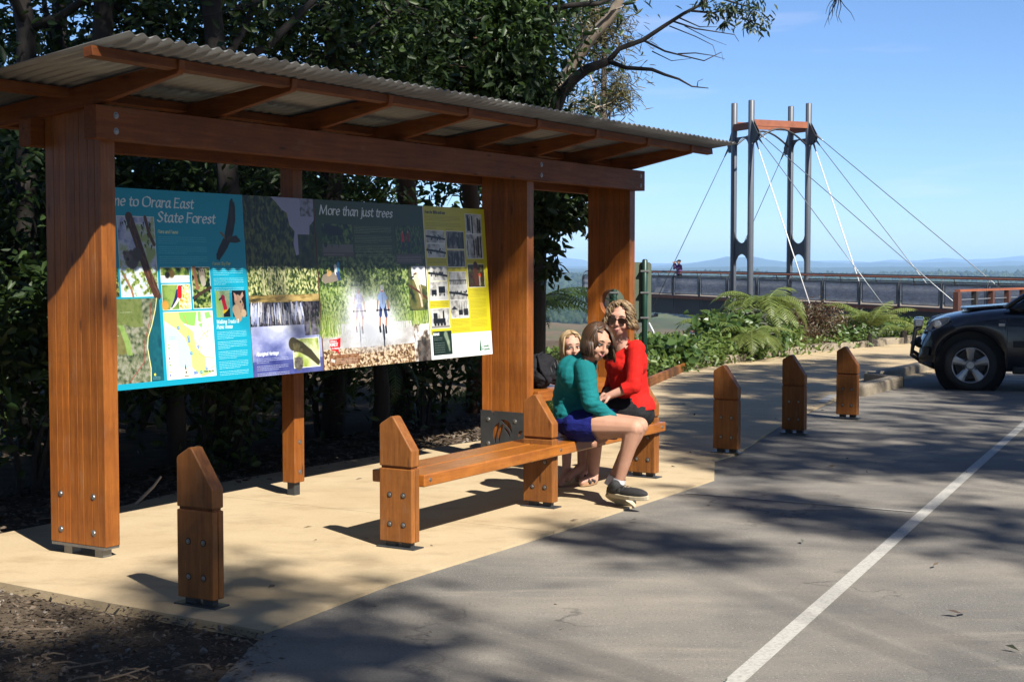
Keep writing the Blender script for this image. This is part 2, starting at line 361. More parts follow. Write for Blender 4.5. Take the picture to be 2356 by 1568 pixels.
M_PALEROOF = mat('pale_sheet_roof', (.6, .6, .58), (.5, .5, .48), .6, .5)
farm_house(1604, 768, 960, 8.5, 5, 1.5, .25, M_REDROOF, 'white farmhouse with a red hipped roof on the far pasture below the pier')
farm_house(1640, 769, 975, 5, 3, 1.1, .1, M_PALEROOF, 'long low white shed beside the red-roofed farmhouse on the far pasture')

# car park, footpath, kerbs, paint
EDGE = [(-25, 3.3), (2.6, 3.35), (3.5, 3.42), (4.1, 3.75), (4.72, 4.06), (5.77, 4.16), (7.4, 4.15), (9.78, 4.2), (10.72, 4.6), (11.25, 4.62), (13.5, 5.1), (15.5, 5.4), (16.9, 5.55), (17.2, 5.72), (40, 5.72)]
def sheet(name, pts, z, m, thick=.05):
    vs = [P(a, b, z) for a, b in pts]; mb = MB().prism(vs, (0, 0, -thick)); return mb.obj(name, m)
tag(sheet('car_park', EDGE + [(40, -45), (-25, -45)], 0, M_ASPH, .02), kind='structure')
PATH = EDGE[4:] + [(40, 7.7), (36, 7.75), (28.9, 8.25), (24.4, 8.87), (19.9, 9.05), (17, 8.2), (13.5, 7.2), (10.9, 6.86), (9.63, 7.03), (8.7, 7.1), (7.74, 7.12), (6.07, 6.85), (5.0, 6.82), (4.82, 6.2), (4.76, 5.2)]
def clip(poly, u0, u1):
    for sgn, lim in ((1, u0), (-1, -u1)):
        out = []
        for i, a in enumerate(poly):
            b = poly[(i+1) % len(poly)]; da = sgn*a[0]-lim; db = sgn*b[0]-lim
            if da >= 0: out.append(a)
            if da*db < 0: t = da/(da-db); out.append((a[0]+(b[0]-a[0])*t, a[1]+(b[1]-a[1])*t))
        poly = out
    return poly
cuts = [4, 7.35, 10.4, 13.2, 16.2, 19.5, 23, 27, 41]
path_root = None
for a, b in zip(cuts[:-1], cuts[1:]):
    o = sheet('path' if path_root is None else 'slab', clip(PATH, a + .003, b - .003), .014, M_PATH, .06)
    if path_root is None: path_root = tag(o, kind='structure')
    else: adopt(o, path_root)
def strip(name, pts, wd, z, m):
    rows = [[], []]
    for i, p in enumerate(pts):
        a = Vector(pts[max(i-1, 0)]); b = Vector(pts[min(i+1, len(pts)-1)]); d = (b-a).normalized(); nrm = Vector((-d.y, d.x))
        for k, s_ in ((0, .5), (1, -.5)): rows[k].append(P(*(Vector(p) + nrm*wd*s_), z))
    o = MB().grid(rows).obj(name, m); return tag(o, kind='structure')
strip('painted_line', [(2.2, 1.79), (5.06, 2.09), (8, 2.4), (11, 2.72), (13.5, 2.98), (15.95, 3.24)], .076, .004, M_PAINT)
strip('painted_line', [(9.14, 4.13), (9.16, 3.4), (9.18, 2.58)], .035, .0045, M_PAINT2)
strip('painted_line', [(15.85, 5.52), (16.35, 5.62), (16.8, 5.71)], .11, .019, M_PAINT)
strip('painted_line', [(20.5, 3.6), (20.4, 5.4)], .09, .004, M_PAINT)
strip('painted_line', [(26, -6), (26.2, 5.3)], .09, .004, M_PAINT)
def kerb_run(name, pts, wd, h, step, m, round_=.03):
    root = None
    for (a, b) in zip(pts[:-1], pts[1:]):
        a, b = Vector(a), Vector(b); L = (b-a).length; n = max(1, round(L/step)); d = (b-a)/L
        ax = (U*d.x + V*d.y, -U*d.y + V*d.x, Z)
        for i in range(n):
            c = a + d*(L*(i+.5)/n); mb = MB().box(P(c.x, c.y, h/2 - .1), L/n - .006, wd, h + .2, ax)
            o = mb.obj(name if root is None else 'kerb_block', m, root, bev=round_, seg=3)
            if root is None: root = tag(o, kind='structure')
    return root
kerb_run('kerb', [(19.3, 9.16), (24.4, 9.02), (28.9, 8.4), (36, 7.9)], .3, .13, 1.15, M_KERB, .02)
k2 = kerb_run('kerb', [(16.95, 5.48), (18.55, 5.5)], .2, .135, 1.7, M_KERB, .035)
adopt(MB().prism([P(18.55, 5.4, -.05), P(18.62, 5.4, -.05), P(18.95, 5.86, -.05), P(18.95, 6.04, -.05), P(18.55, 5.6, -.05)], (0, 0, .183)).obj('kerb_block', M_KERB, None, bev=.02), k2)
for o in [kerb_run('kerb', [(18.96, 5.95), (34, 5.95)], .18, .135, 2.4, M_KERB, .03)]: pass
e0, e1 = P(16.75, 8.1), P(19.95, 8.98); d = (e1-e0).normalized()
tag(MB().box((e0+e1)/2 + Z*.05, (e1-e0).length, .05, .16, (d, Vector((-d.y, d.x, 0)), Z)).obj('garden_edging', M_WOODD, mw=frame(d, Vector((-d.y, d.x, 0)), Z, (e0+e1)/2), bev=.006),
    'low timber edging board between the footpath and the garden', 'edging board')
# ================================================================ SHELTER
M_ROOF = mat('corrugated_roof_sheet', (.32, .32, .315), (.21, .21, .205), .42, 3., sv=(1, 1, 1), metal=.4, bump=0)
shelter = thing('information_shelter', P(8.5, 5.9, 0), 'long timber shelter with three broad laminated posts and a corrugated skillion roof', 'shelter')
POSTS = [5.45, 9.776, 11.53]; PV0, PV1 = 5.757, 6.168
HOLE = (5.925, 1.215, .122)
def strip_polys(v0, v1, z0, z1, hole):
    if hole is None or v1 <= hole[0]-hole[2] or v0 >= hole[0]+hole[2]: return [[(v0, z0), (v1, z0), (v1, z1), (v0, z1)]]
    cv, cz, r = hole; vs = [v0 + (v1-v0)*i/8 for i in range(9)]
    h = [math.sqrt(max(r*r - (v-cv)**2, 0)) for v in vs]
    return [[(v0, z0), (v1, z0)] + [(v, cz - k) for v, k in list(zip(vs, h))[::-1]],
            [(v, cz + k) for v, k in zip(vs, h)] + [(v1, z1), (v0, z1)]]
for n, u0 in enumerate(POSTS):
    hole = HOLE if n == 2 else None; ztop = 2.362; zb = .075
    ns = 8; cut = [PV0] + sorted(PV0 + (PV1-PV0)*(i + .5*(rnd.random()-.5))/ns for i in range(1, ns)) + [PV1]
    core = MB()
    for a, b in zip(cut[:-1], cut[1:]):
        for q in strip_polys(a + .004, b - .004, zb + .004, ztop - .004, hole and (hole[0], hole[1], hole[2] + .004)):
            core.prism([P(u0 + .012, v, z) for v, z in q], U*.076)
    po = core.obj('post', M_WOOD, shelter, mw=grainframe(P(u0, 5.96, 1.2), 'z'))
    for a, b in zip(cut[:-1], cut[1:]):
        mb = MB(); pr = .0012*rnd.random()
        for q in strip_polys(a + .0006, b - .0006, zb, ztop, hole): mb.prism([P(u0 + pr, v, z) for v, z in q], U*(.1 - pr*.5))
        mb.obj('lamination', M_WOOD, po, mw=grainframe(P(u0, (a+b)/2, 1.2), 'z'), bev=0 if hole else .002, seg=1)
    for v in (5.845, 6.09):
        for z in (.145, .335) if n == 0 else ():
            bolt(P(u0, v, z), -U, .0125, po)
    MB().uvbox(u0 - .004, u0 + .104, PV0 + .01, PV1 - .01, .06, .074).obj('base_plate', M_STEEL, po)
    for v in (5.83, 6.06): MB().uvbox(u0 + .02, u0 + .08, v - .03, v + .03, .012, .06).obj('stub', M_STEEL, po)
# steel plate with cut-out gum leaves at the foot of the middle post
def outline_mesh(name, outer, holes, to3, off):
    c = bpy.data.curves.new(name, 'CURVE'); c.dimensions = '2D'; c.fill_mode = 'BOTH'
    for pl in [outer] + holes:
        s = c.splines.new('POLY'); s.points.add(len(pl)-1); s.use_cyclic_u = True
        for p, q in zip(s.points, pl): p.co = (q[0], q[1], 0, 1)
    c.extrude = off/2; o = bpy.data.objects.new(name, c); me = bpy.data.meshes.new_from_object(o); bpy.data.objects.remove(o)
    for v in me.vertices: v.co = to3(v.co.x, v.co.y, v.co.z)
    bpy.data.curves.remove(c); return me
def leaf2d(a, b, w, bend=.15):
    a, b = Vector(a), Vector(b); d = b-a; n = Vector((-d.y, d.x)); pts = []
    up = []; dn = []
    for i in range(9):
        t = i/8; c = a + d*t + n*bend*math.sin(math.pi*t); k = w*math.sin(math.pi*t**.75)
        up.append(tuple(c + n.normalized()*k)); dn.append(tuple(c - n.normalized()*k))
    return up + dn[1:-1][::-1]
pl_out = [(5.778, .03), (6.172, .03), (6.172, .413), (6.075, .413), (6.045, .372), (6.05, .41), (5.778, .407)]
pl_holes = [leaf2d((6.0, .325), (6.035, .15), .022, .12), leaf2d((5.965, .315), (6.002, .155), .018, .1),
            leaf2d((5.985, .345), (5.885, .24), .02, -.16), leaf2d((5.955, .285), (5.9, .2), .012, -.1), leaf2d((5.79, .27), (5.83, .215), .013, .1)]
me = outline_mesh('leaf_plate', pl_out, pl_holes, lambda x, y, z: P(9.767 + z, x, y), .008)
lp = meshobj('leaf_plate', me, M_DSTEEL, shelter); lp['label'] = 'dark steel plate with gum leaves cut out of it'
for v, z in ((6.1, .343), (5.856, .338), (6.1, .155), (5.856, .15)): bolt(P(9.762, v, z), -U, .013, lp)
# beams
def beam(name, u0, u1, v0, v1, z0, z1, m=M_WOODF, parent=shelter, bev=.004):
    return MB().uvbox(u0, u1, v0, v1, z0, z1).obj(name, m, parent, mw=grainframe(P((u0+u1)/2, (v0+v1)/2, (z0+z1)/2)), bev=bev)
fb = beam('front_beam', 5.335, 11.63, 5.662, 5.752, 2.186, 2.357)
for u in (5.47, 9.83, 11.55):
    for z in (2.23, 2.31): bolt(P(u, 5.662, z), -V, .013, fb)
beam('rear_beam', 5.36, 11.75, 6.173, 6.263, 2.17, 2.318)
rp = MB().uvbox(7.605, 7.708, 6.268, 6.372, .1, 2.4).obj('rear_post', M_WOOD, shelter, mw=grainframe(P(7.65, 6.3, 1.2), 'z'), bev=.004)
MB().uvbox(7.628, 7.685, 6.29, 6.35, .012, .1).obj('stub', M_DSTEEL, rp)
for z in (.17, .37): bolt(P(7.66, 6.268, z), -V, .011, rp)
ZS = lambda v: 2.592 - .125*(v - 4.95)
for u in (5.42, 6.28, 7.17, 8.04, 8.92, 9.79, 10.66, 11.5):
    zb = lambda v: 2.37 - .11*(v - 5.7)
    pts = [(5.15, ZS(5.15) - .016), (6.93, ZS(6.93) - .016), (6.93, zb(6.93)), (5.7, zb(5.7)), (5.17, 2.482), (5.155, 2.5)]
    MB().prism([P(u - .0225, v, z) for v, z in pts], U*.045).obj('rafter', M_WOODF, shelter, mw=grainframe(P(u, 6, 2.4), 'v'), bev=.003, seg=1)
for i, v in enumerate((5.2, 5.95, 6.72)):
    z = ZS(v); s_ = Vector(V - Z*.125).normalized(); nn = U.cross(s_) if U.cross(s_).z > 0 else -U.cross(s_)
    c = P(8.4, v, z) - nn*(.0115 + .024)
    MB().box(c, 7.1, .058, .048, (U, s_, nn)).obj('purlin', M_WOODF, shelter, mw=grainframe(c), bev=.003)
pitch = .0845; nu = int(7.16/pitch*8); rows = [[], []]
for j, v in enumerate((4.95, 6.98)):
    rows[j] = [P(4.87 + 7.1*i/nu, v, ZS(v) + .009*math.cos(2*math.pi*(i/8))) for i in range(nu+1)]
rf = MB().grid(rows).obj('roof_sheet', M_ROOF, shelter, smooth=True)
so = rf.modifiers.new('thickness', 'SOLIDIFY'); so.thickness = .0016; so.offset = 0
# ---------------------------------------------------------------- slatted table between two posts
tb = thing('timber_table', P(10.7, 6.1, 0), 'slatted timber table fixed between the middle and end posts', 'table')
beam('apron', 9.885, 11.522, 5.72, 5.762, .482, .566, M_WOOD, tb)
beam('apron', 9.885, 11.522, 6.13, 6.165, .482, .566, M_WOOD, tb)
for i in range(4):
    v = 5.768 + i*.09; beam('slat', 9.89, 11.52, v, v + .083, .525, .562, M_SEAT, tb, .006)
for u in (9.93, 11.45): beam('cross_bearer', u - .03, u + .03, 5.765, 6.125, .48, .522, M_WOODF, tb)
for u in (9.98, 11.4): beam('leg', u - .04, u + .04, 6.03, 6.115, .014, .479, M_WOODF, tb)
# ---------------------------------------------------------------- bollards and bench
def vline(u): return 4.515 + .013*(u - 4.9)
def post_parts(root, u0, f, mw_bolts=True):
    """a broad post of two boards with a sloping cap; u0 left face, f front face"""
    w_ = .075; d_ = .214
    MB().uvbox(u0 - .012, u0 + w_ + .012, f - .02, f + d_ + .015, .013, .021).obj('base_plate', M_DSTEEL, root, bev=.002)
    for v in (f + .05, f + .155): MB().uvbox(u0 + .02, u0 + w_ - .02, v - .03, v + .03, .02, .05).obj('stub', M_DSTEEL, root)
    for a, b in ((0, .036), (.041, w_)):
        o = MB().uvbox(u0 + a, u0 + b, f, f + d_, .048, .447).obj('post_board', M_WOODD, root, mw=grainframe(P(u0 + a, f, .25), 'z'), bev=.005)
        if a == 0:
            for v in (f + .055, f + .145):
                for z in (.145, .305):
                    MB().lathe(P(u0 - .0006, v, z), -U, [(0, .0165), (.0012, .016)], 14).obj('bolt_recess_shade', M_RECESS_SHADE, o)
                    bolt(P(u0 - .001, v, z), -U, .0085, o)
    MB().uvbox(u0 + .009, u0 + w_ - .009, f + .009, f + d_ - .009, .44, .47).obj('neck', M_WOODF, root)
    pr = [(f, .459), (f, .548), (f + .122, .727), (f + .139, .731), (f + .203, .692), (f + .214, .68), (f + .214, .459)]
    cap = MB().prism([P(u0, v, z) for v, z in pr], U*w_).obj('cap', M_WOODD, root, mw=grainframe(P(u0, f, .6), 'z'), bev=.006)
M_RECESS_SHADE = mat('bolt_recess_shadow', (.05, .025, .012), (.035, .018, .01), .8, 9)  # flat dark disc round each bolt, coloured as the shade of a recess
BL = [(4.905, 'broad timber bollard nearest the camera with a sloping cap standing on the tan path'),
      (11.17, 'timber bollard just past the end of the bench at the corner of the tan path'),
      (12.79, 'timber bollard standing between two others on the asphalt edge'),
      (14.36, 'timber bollard nearest the dark car beside the white kerb end')]
for u0, lb in BL:
    b = thing('bollard', P(u0 + .05, vline(u0) + .1, .014), lb, 'bollard', 'timber bollards along the edge of the car park'); post_parts(b, u0, vline(u0))
bench = thing('bench', P(8, 4.6, .014), 'varnished timber bench with three sloping-capped posts set along the path', 'bench')
BP = [6.48, 8.05, 9.58]
for u0 in BP: post_parts(bench, u0, vline(u0))
vl = lambda u: 4.5 + .013*(u - 6.5)
def board(u0, u1, dv0, dv1, z0=.347, z1=.416):
    a, b = P(u0, vl(u0) + (dv0+dv1)/2, (z0+z1)/2), P(u1, vl(u1) + (dv0+dv1)/2, (z0+z1)/2); d = (b-a).normalized(); n = Vector((-d.y, d.x, 0))
    return MB().box((a+b)/2, (b-a).length, dv1-dv0, z1-z0, (d, n, Z)).obj('seat_board', M_SEAT, bench, mw=frame(d, n, Z, (a+b)/2), bev=.008, seg=3)
fbd = board(6.55, 9.69, 0, .186)
for u in (6.61, 8.1, 9.63): bolt(P(u, vl(u), .382), -V, .008, fbd)
board(6.585, 9.69, .197, .375)
# ---------------------------------------------------------------- green sign seen from behind
M_GREEN = mat('green_painted_steel', (.008, .05, .032), (.005, .035, .022), .4, 6, spec=.5)
M_GBACK = mat('dull_green_sign_back', (.1, .13, .085), (.07, .095, .062), .55, 3)
Yg = 17.0; a = at(1403, 600, Yg); b = at(1499, 600, Yg); d = (b-a).normalized(); n = Vector((-d.y, d.x, 0)); wd = (b-a).length
sg = thing('traffic_sign', Vector(((a+b)/2).to_tuple()[:2] + (0,)), 'green sign seen from its back on green poles behind the end post of the shelter', 'sign')
c = (a+b)/2; z1 = at(0, 603, Yg).z; z0 = at(0, 742, Yg).z; c.z = (z0+z1)/2
bpts = []
for sx, sz in ((-1, -1), (1, -1), (1, 1), (-1, 1)):
    for k in range(4):
        q = math.atan2(sz, sx) + math.radians(-45 + 30*k); bpts.append(c + d*(sx*(wd/2-.035) + .035*math.cos(q)) + Z*(sz*((z1-z0)/2-.035) + .035*math.sin(q)))
MB().prism(bpts, n*.012).obj('sign_panel', M_GBACK, sg)
for px in (1413, 1483):
    q = at(px, 600, Yg) - n*.04
    MB().lathe((q.x, q.y, -.1), Z, [(0, .032), (z1 + .12, .032), (z1 + .135, .02)], 14).obj('pole', M_GREEN, sg, smooth=True)
    for zz_ in (z0 + .06, (z0+z1)/2, z1 - .1): MB().box((q.x, q.y, zz_), .1, .075, .02, (d, n, Z)).obj('clamp', M_STEEL, sg)
# ================================================================ INFORMATION BOARD (flat print, drawn here pixel by pixel)
PX = 520; BW, BH = 2130, 577
cv = np.zeros((BH, BW, 3), np.float32)
def rect(x0, y0, x1, y1, c, a=1.):
    x0, y0, x1, y1 = [int(round(t)) for t in (x0, y0, x1, y1)]
    s = cv[max(y0, 0):y1, max(x0, 0):x1]; s[...] = s*(1-a) + np.array(c, np.float32)*a
def seg(p, q, r0, r1, c, a=1., soft=.7):
    m = max(r0, r1) + 1.5; x0, x1 = int(max(min(p[0], q[0])-m, 0)), int(min(max(p[0], q[0])+m+1, BW)); y0, y1 = int(max(min(p[1], q[1])-m, 0)), int(min(max(p[1], q[1])+m+1, BH))
    if x1 <= x0 or y1 <= y0: return
    X, Y = np.meshgrid(np.arange(x0, x1), np.arange(y0, y1)); d = np.array(q, float)-p; L = max(d@d, 1e-9)
    t = np.clip(((X-p[0])*d[0] + (Y-p[1])*d[1])/L, 0, 1); dist = np.hypot(X-p[0]-t*d[0], Y-p[1]-t*d[1])
    al = np.clip((r0 + (r1-r0)*t - dist)/soft + .5, 0, 1)[..., None]*a
    cv[y0:y1, x0:x1] = cv[y0:y1, x0:x1]*(1-al) + np.array(c, np.float32)*al
def line(pts, r, c, a=1., r1=None, soft=.7):
    n = len(pts)-1
    for i in range(n):
        ra = r if r1 is None else r + (r1-r)*i/n; rb = r if r1 is None else r + (r1-r)*(i+1)/n
        seg(np.array(pts[i], float), np.array(pts[i+1], float), ra, rb, c, a, soft)
def dot(x, y, r, c, a=1., soft=.7): seg(np.array((x, y), float), np.array((x+.01, y), float), r, r, c, a, soft)
def poly(pts, c, a=1.):
    pts = np.array(pts, float); x0, y0 = np.floor(pts.min(0)).astype(int); x1, y1 = np.ceil(pts.max(0)).astype(int)+1
    x0, y0 = max(x0, 0), max(y0, 0); x1, y1 = min(x1, BW), min(y1, BH)
    X, Y = np.meshgrid(np.arange(x0, x1), np.arange(y0, y1)); ins = np.zeros(X.shape, bool); n = len(pts)
    for i in range(n):
        (ax, ay), (bx, by) = pts[i], pts[(i+1) % n]
        if ay == by: continue
        ins ^= ((ay > Y) != (by > Y)) & (X < (bx-ax)*(Y-ay)/(by-ay) + ax)
    s = cv[y0:y1, x0:x1]; s[ins] = s[ins]*(1-a) + np.array(c, np.float32)*a
def tex(x0, y0, x1, y1, cols, sc=9, seed=1, sx=1., gain=2.2, a=1., octv=6):
    X, Y = np.meshgrid(np.arange(x0, x1), np.arange(y0, y1)); n = 0; am = .5
    for o_ in range(octv):
        ca, sa = math.cos(.6 + 1.1*o_), math.sin(.6 + 1.1*o_); xx, yy = X/sc*sx*2**o_, Y/sc*2**o_; n = n + am*vnoise(xx*ca - yy*sa + seed*7.3, xx*sa + yy*ca + seed*3.1, seed + o_); am *= .58 if o_ else .5
    n = np.clip((n - .47)*gain + .5, 0, 1)*(len(cols)-1); i = np.clip(n.astype(int), 0, len(cols)-2); t = (n - i)[..., None]; cols = np.array(cols, np.float32)
    s = cv[y0:y1, x0:x1]; s[...] = s*(1-a) + (cols[i]*(1-t) + cols[i+1]*t)*a
GL = {}
def gl(ch, wd, *st): GL[ch] = (wd, st)
_o = lambda x, y, a, b: [(x, y+b), (x-a*.8, y+b*.72), (x-a, y), (x-a*.8, y-b*.72), (x, y-b), (x+a*.8, y-b*.72), (x+a, y), (x+a*.8, y+b*.72), (x, y+b)]
gl(' ', .5); gl('m', 1.3, [(0, 0), (0, 1)], [(0, .65), (.22, .97), (.46, .85), (.5, 0)], [(.5, .65), (.75, .97), (1, .85), (1.03, 0)])
gl('e', .9, [(.05, .5), (.66, .6), (.6, .9), (.36, 1), (.1, .75), (.05, .35), (.3, 0), (.68, .16)]); gl('t', .68, [(.26, 1.3), (.2, .85), (.2, .2), (.38, 0), (.6, .1)], [(0, .96), (.55, .96)])
gl('o', .98, _o(.38, .5, .38, .5)); gl('O', 1.55, _o(.62, .75, .62, .75)); gl('r', .66, [(0, 0), (0, 1)], [(0, .6), (.25, .95), (.5, .92)])
gl('a', .98, [(.62, .9), (.3, 1), (.04, .55), (.1, .1), (.32, 0), (.62, .4)], [(.66, 1), (.64, .2), (.84, .02)])
gl('E', 1.02, [(0, 0), (.04, 1.5)], [(.04, 1.46), (.76, 1.46)], [(0, .8), (.6, .8)], [(0, .03), (.8, .03)]); gl('F', .92, [(0, 0), (.04, 1.5)], [(.04, 1.46), (.76, 1.46)], [(0, .78), (.6, .78)])
gl('s', .76, [(.56, .86), (.33, 1), (.1, .78), (.3, .54), (.54, .28), (.32, 0), (.04, .13)]); gl('S', 1.05, [(.8, 1.3), (.5, 1.5), (.16, 1.2), (.42, .8), (.78, .42), (.45, 0), (.05, .2)])
gl('M', 1.75, [(0, 0), (.16, 1.5)], [(.16, 1.5), (.68, .15)], [(.68, .15), (1.28, 1.5)], [(1.28, 1.5), (1.4, 0)]); gl('h', .92, [(0, 0), (0, 1.5)], [(0, .62), (.3, .98), (.58, .85), (.62, 0)])
gl('n', .92, [(0, 0), (0, 1)], [(0, .62), (.3, .98), (.58, .85), (.62, 0)]); gl('j', .45, [(.18, 1), (.18, -.25), (-.08, -.5)], [(.18, 1.34), (.19, 1.38)]); gl('i', .4, [(.1, 1), (.1, 0)], [(.1, 1.34), (.11, 1.38)])
gl('u', .95, [(0, 1), (0, .25), (.22, 0), (.6, .35)], [(.62, 1), (.62, .2), (.8, .02)]); gl('l', .38, [(.08, 1.5), (.08, 0)]); gl('d', .95, [(.62, .85), (.32, 1), (.04, .5), (.3, 0), (.62, .35)], [(.66, 1.5), (.64, 0)])
gl('b', .92, [(0, 1.5), (0, .05), (.35, 0), (.68, .5), (.36, 1), (0, .7)]); gl('g', .92, [(.62, .85), (.3, 1), (.04, .5), (.3, 0), (.62, .35)], [(.64, 1), (.64, -.2), (.3, -.5), (.04, -.35)]); gl('p', .92, [(0, 1), (0, -.5)], [(0, .7), (.36, 1), (.68, .5), (.35, 0), (0, .1)])
gl('c', .8, [(.62, .86), (.36, 1), (.04, .55), (.32, 0), (.62, .14)]); gl('k', .86, [(0, 1.5), (0, 0)], [(.55, 1), (.05, .5), (.62, 0)]); gl('w', 1.2, [(0, 1), (.25, 0)], [(.25, 0), (.5, 1)], [(.5, 1), (.75, 0)], [(.75, 0), (1, 1)]); gl('y', .85, [(0, 1), (.3, .05)], [(.65, 1), (.2, -.4), (0, -.5)])
gl('W', 1.75, [(0, 1.5), (.36, 0)], [(.36, 0), (.72, 1.4)], [(.72, 1.4), (1.08, 0)], [(1.08, 0), (1.46, 1.5)]); gl('T', 1.1, [(.45, 0), (.45, 1.5)], [(0, 1.46), (.92, 1.46)]); gl('P', 1, [(0, 0), (.03, 1.5)], [(.03, 1.46), (.6, 1.4), (.72, 1.1), (.5, .75), (.03, .7)])
gl('A', 1.3, [(0, 0), (.5, 1.5)], [(.5, 1.5), (1.05, 0)], [(.2, .5), (.84, .5)]); gl('H', 1.25, [(0, 0), (.02, 1.5)], [(.95, 0), (.97, 1.5)], [(0, .78), (.95, .78)]); gl('I', .4, [(.1, 0), (.12, 1.5)]); gl('C', 1.15, [(.95, 1.3), (.6, 1.5), (.1, 1), (.12, .4), (.55, 0), (.95, .22)])
gl('R', 1.1, [(0, 0), (.03, 1.5)], [(.03, 1.46), (.6, 1.4), (.7, 1.1), (.5, .78), (.03, .72)], [(.4, .75), (.9, 0)]); gl('X', 1.1, [(0, 1.5), (.9, 0)], [(.9, 1.5), (0, 0)]); gl('N', 1.3, [(0, 0), (.02, 1.5)], [(.02, 1.5), (.98, .05)], [(.98, 0), (1, 1.5)]); gl('L', .9, [(0, 1.5), (0, .03)], [(0, .03), (.72, .03)])
gl('Y', 1.1, [(0, 1.5), (.45, .75)], [(.9, 1.5), (.45, .75)], [(.45, .75), (.45, 0)]); gl('G', 1.2, [(.95, 1.3), (.6, 1.5), (.1, 1), (.12, .4), (.55, 0), (.95, .2), (.95, .65)]); gl('U', 1.2, [(0, 1.5), (.02, .35), (.45, 0), (.88, .35), (.9, 1.5)]); gl('D', 1.25, [(0, 0), (0, 1.5)], [(0, 1.46), (.7, 1.3), (.95, .75), (.7, .15), (0, .03)])
gl('&', 1.2, [(1, .5), (.5, 0), (.1, .3), (.6, 1), (.4, 1.5), (.2, 1.15), (1, 0)]); gl('1', .7, [(.1, 1.1), (.35, 1.5), (.35, 0)]); gl('8', .9, _o(.36, 1.1, .28, .36), _o(.36, .38, .34, .38)); gl('0', .95, _o(.38, .75, .36, .75))
def smooth_(p, k=5):
    if len(p) < 3: return p
    p = np.array(p, float); q = np.vstack([2*p[0]-p[1], p, 2*p[-1]-p[-2]]); out = []
    for i in range(1, len(q)-2):
        for t in np.linspace(0, 1, k, endpoint=False):
            out.append(.5*(2*q[i] + (q[i+1]-q[i-1])*t + (2*q[i-1]-5*q[i]+4*q[i+1]-q[i+2])*t*t + (3*q[i]-q[i-1]-3*q[i+1]+q[i+2])*t**3))
    return out + [p[-1]]
def width(s): return sum(GL[c][0] for c in s)
def letter(s, x0, x1, y, xh, c, thick=.13, thin=.05, slant=.2, a=1., serif=True):
    k = (x1-x0)/width(s); x = x0
    for ch in s:
        for st in GL[ch][1]:
            pts = [(x + px*k + py*xh*slant, y - py*xh) for px, py in smooth_(st)]
            for p, q in zip(pts[:-1], pts[1:]):
                d = np.subtract(q, p); L = np.hypot(*d) + 1e-9; s_ = abs(d[0]*-.42 + d[1]*-.91)/L
                r = xh*(thin + (thick-thin)*s_**1.2); seg(np.array(p, float), np.array(q, float), r, r, c, a)
            if serif and xh > 9 and len(st) == 2 and abs(st[0][0]-st[1][0]) < .2:
                for p in (pts[0], pts[-1]): seg(np.array((p[0]-xh*.17, p[1])), np.array((p[0]+xh*.17, p[1])), xh*.035, xh*.035, c, a)
        x += GL[ch][0]*k
def body(x0, y0, x1, n, dy, c, a=.75, h=1.1, para=5, seed=0):
    r = random.Random(seed); y = y0
    for i in range(n):
        e = x1 if (i+1) % para else x0 + (x1-x0)*r.uniform(.35, .8); x = x0
        while x < e - 2:
            l = min(r.uniform(4, 13), e-x); seg(np.array((x, y)), np.array((x+l, y)), h*.55, h*.55, c, a*r.uniform(.75, 1)); x += l + 2.6
        y += dy*(1.9 if (i+1) % para == 0 else 1)
W1 = (.93, .95, .96); GRN = [(.02, .05, .02), (.08, .16, .05), (.2, .3, .1), (.42, .5, .22), (.66, .7, .42)]
# panel one: blue, forest welcome
rect(0, 0, 692, BH, (.05, .62, .74))
letter('Welcome to Orara East', 18, 470, 50, 19, W1, .155, .06); letter('State Forest', 311, 562, 93, 19.5, W1, .155, .06)
rect(150, 80, 299, 313, W1); tex(152, 82, 297, 311, [(.36, .42, .62), (.6, .65, .82), (.78, .82, .92), (.62, .7, .45)], 40, 3); tex(152, 225, 297, 311, GRN[2:] + [(.75, .85, .95), (.9, .93, .97)], 11, 8)
line([(198, 82), (222, 140), (258, 240), (292, 311)], 14, (.32, .2, .13)); [line([(198 + 1.05*k_ + rnd.uniform(-9, 9), 82 + 2.4*k_), (206 + 1.05*k_ + rnd.uniform(-9, 9), 104 + 2.4*k_)], 1.6, rnd.choice([(.5, .34, .24), (.2, .12, .08), (.42, .28, .2)]), .7) for k_ in range(0, 88, 2)]; line([(262, 82), (275, 130), (292, 160)], 6, (.36, .25, .17)); line([(165, 250), (190, 290), (196, 311)], 4, (.6, .45, .3))
for i in range(26): x, y = rnd.choice([(240 + rnd.random()*52, 95 + rnd.random()*70), (156 + rnd.random()*40, 86 + rnd.random()*24)]); line([(x, y), (x + rnd.uniform(-5, 5), y + rnd.uniform(8, 15))], 2.4, (.16, .2, .2), r1=.5)
for x, y, r_, c in ((200, 206, 26, (.36, .33, .33)), (184, 196, 16, (.42, .38, .37)), (172, 186, 6, (.3, .27, .27)), (198, 184, 7, (.3, .27, .27)), (184, 204, 4, (.08, .06, .06)), (222, 190, 20, (.3, .26, .25))): dot(x, y, r_, c, soft=5)
letter('Flora and Fauna', 311, 395, 127, 6.5, (.95, .93, .72), .14, .08, serif=False)
body(311, 138, 514, 13, 6, W1, .62, para=4, seed=2)
eb = (.1, .075, .06)                                     # soaring dark eagle
poly([(640, 12), (631, 22), (622, 60), (608, 100), (598, 128), (604, 140), (615, 150), (628, 140), (640, 118), (652, 80), (655, 40), (652, 20), (648, 28), (645, 14)], eb)
poly([(604, 128), (590, 140), (570, 165), (556, 188), (555, 206), (562, 203), (566, 210), (574, 200), (590, 186), (606, 170), (622, 148)], eb)
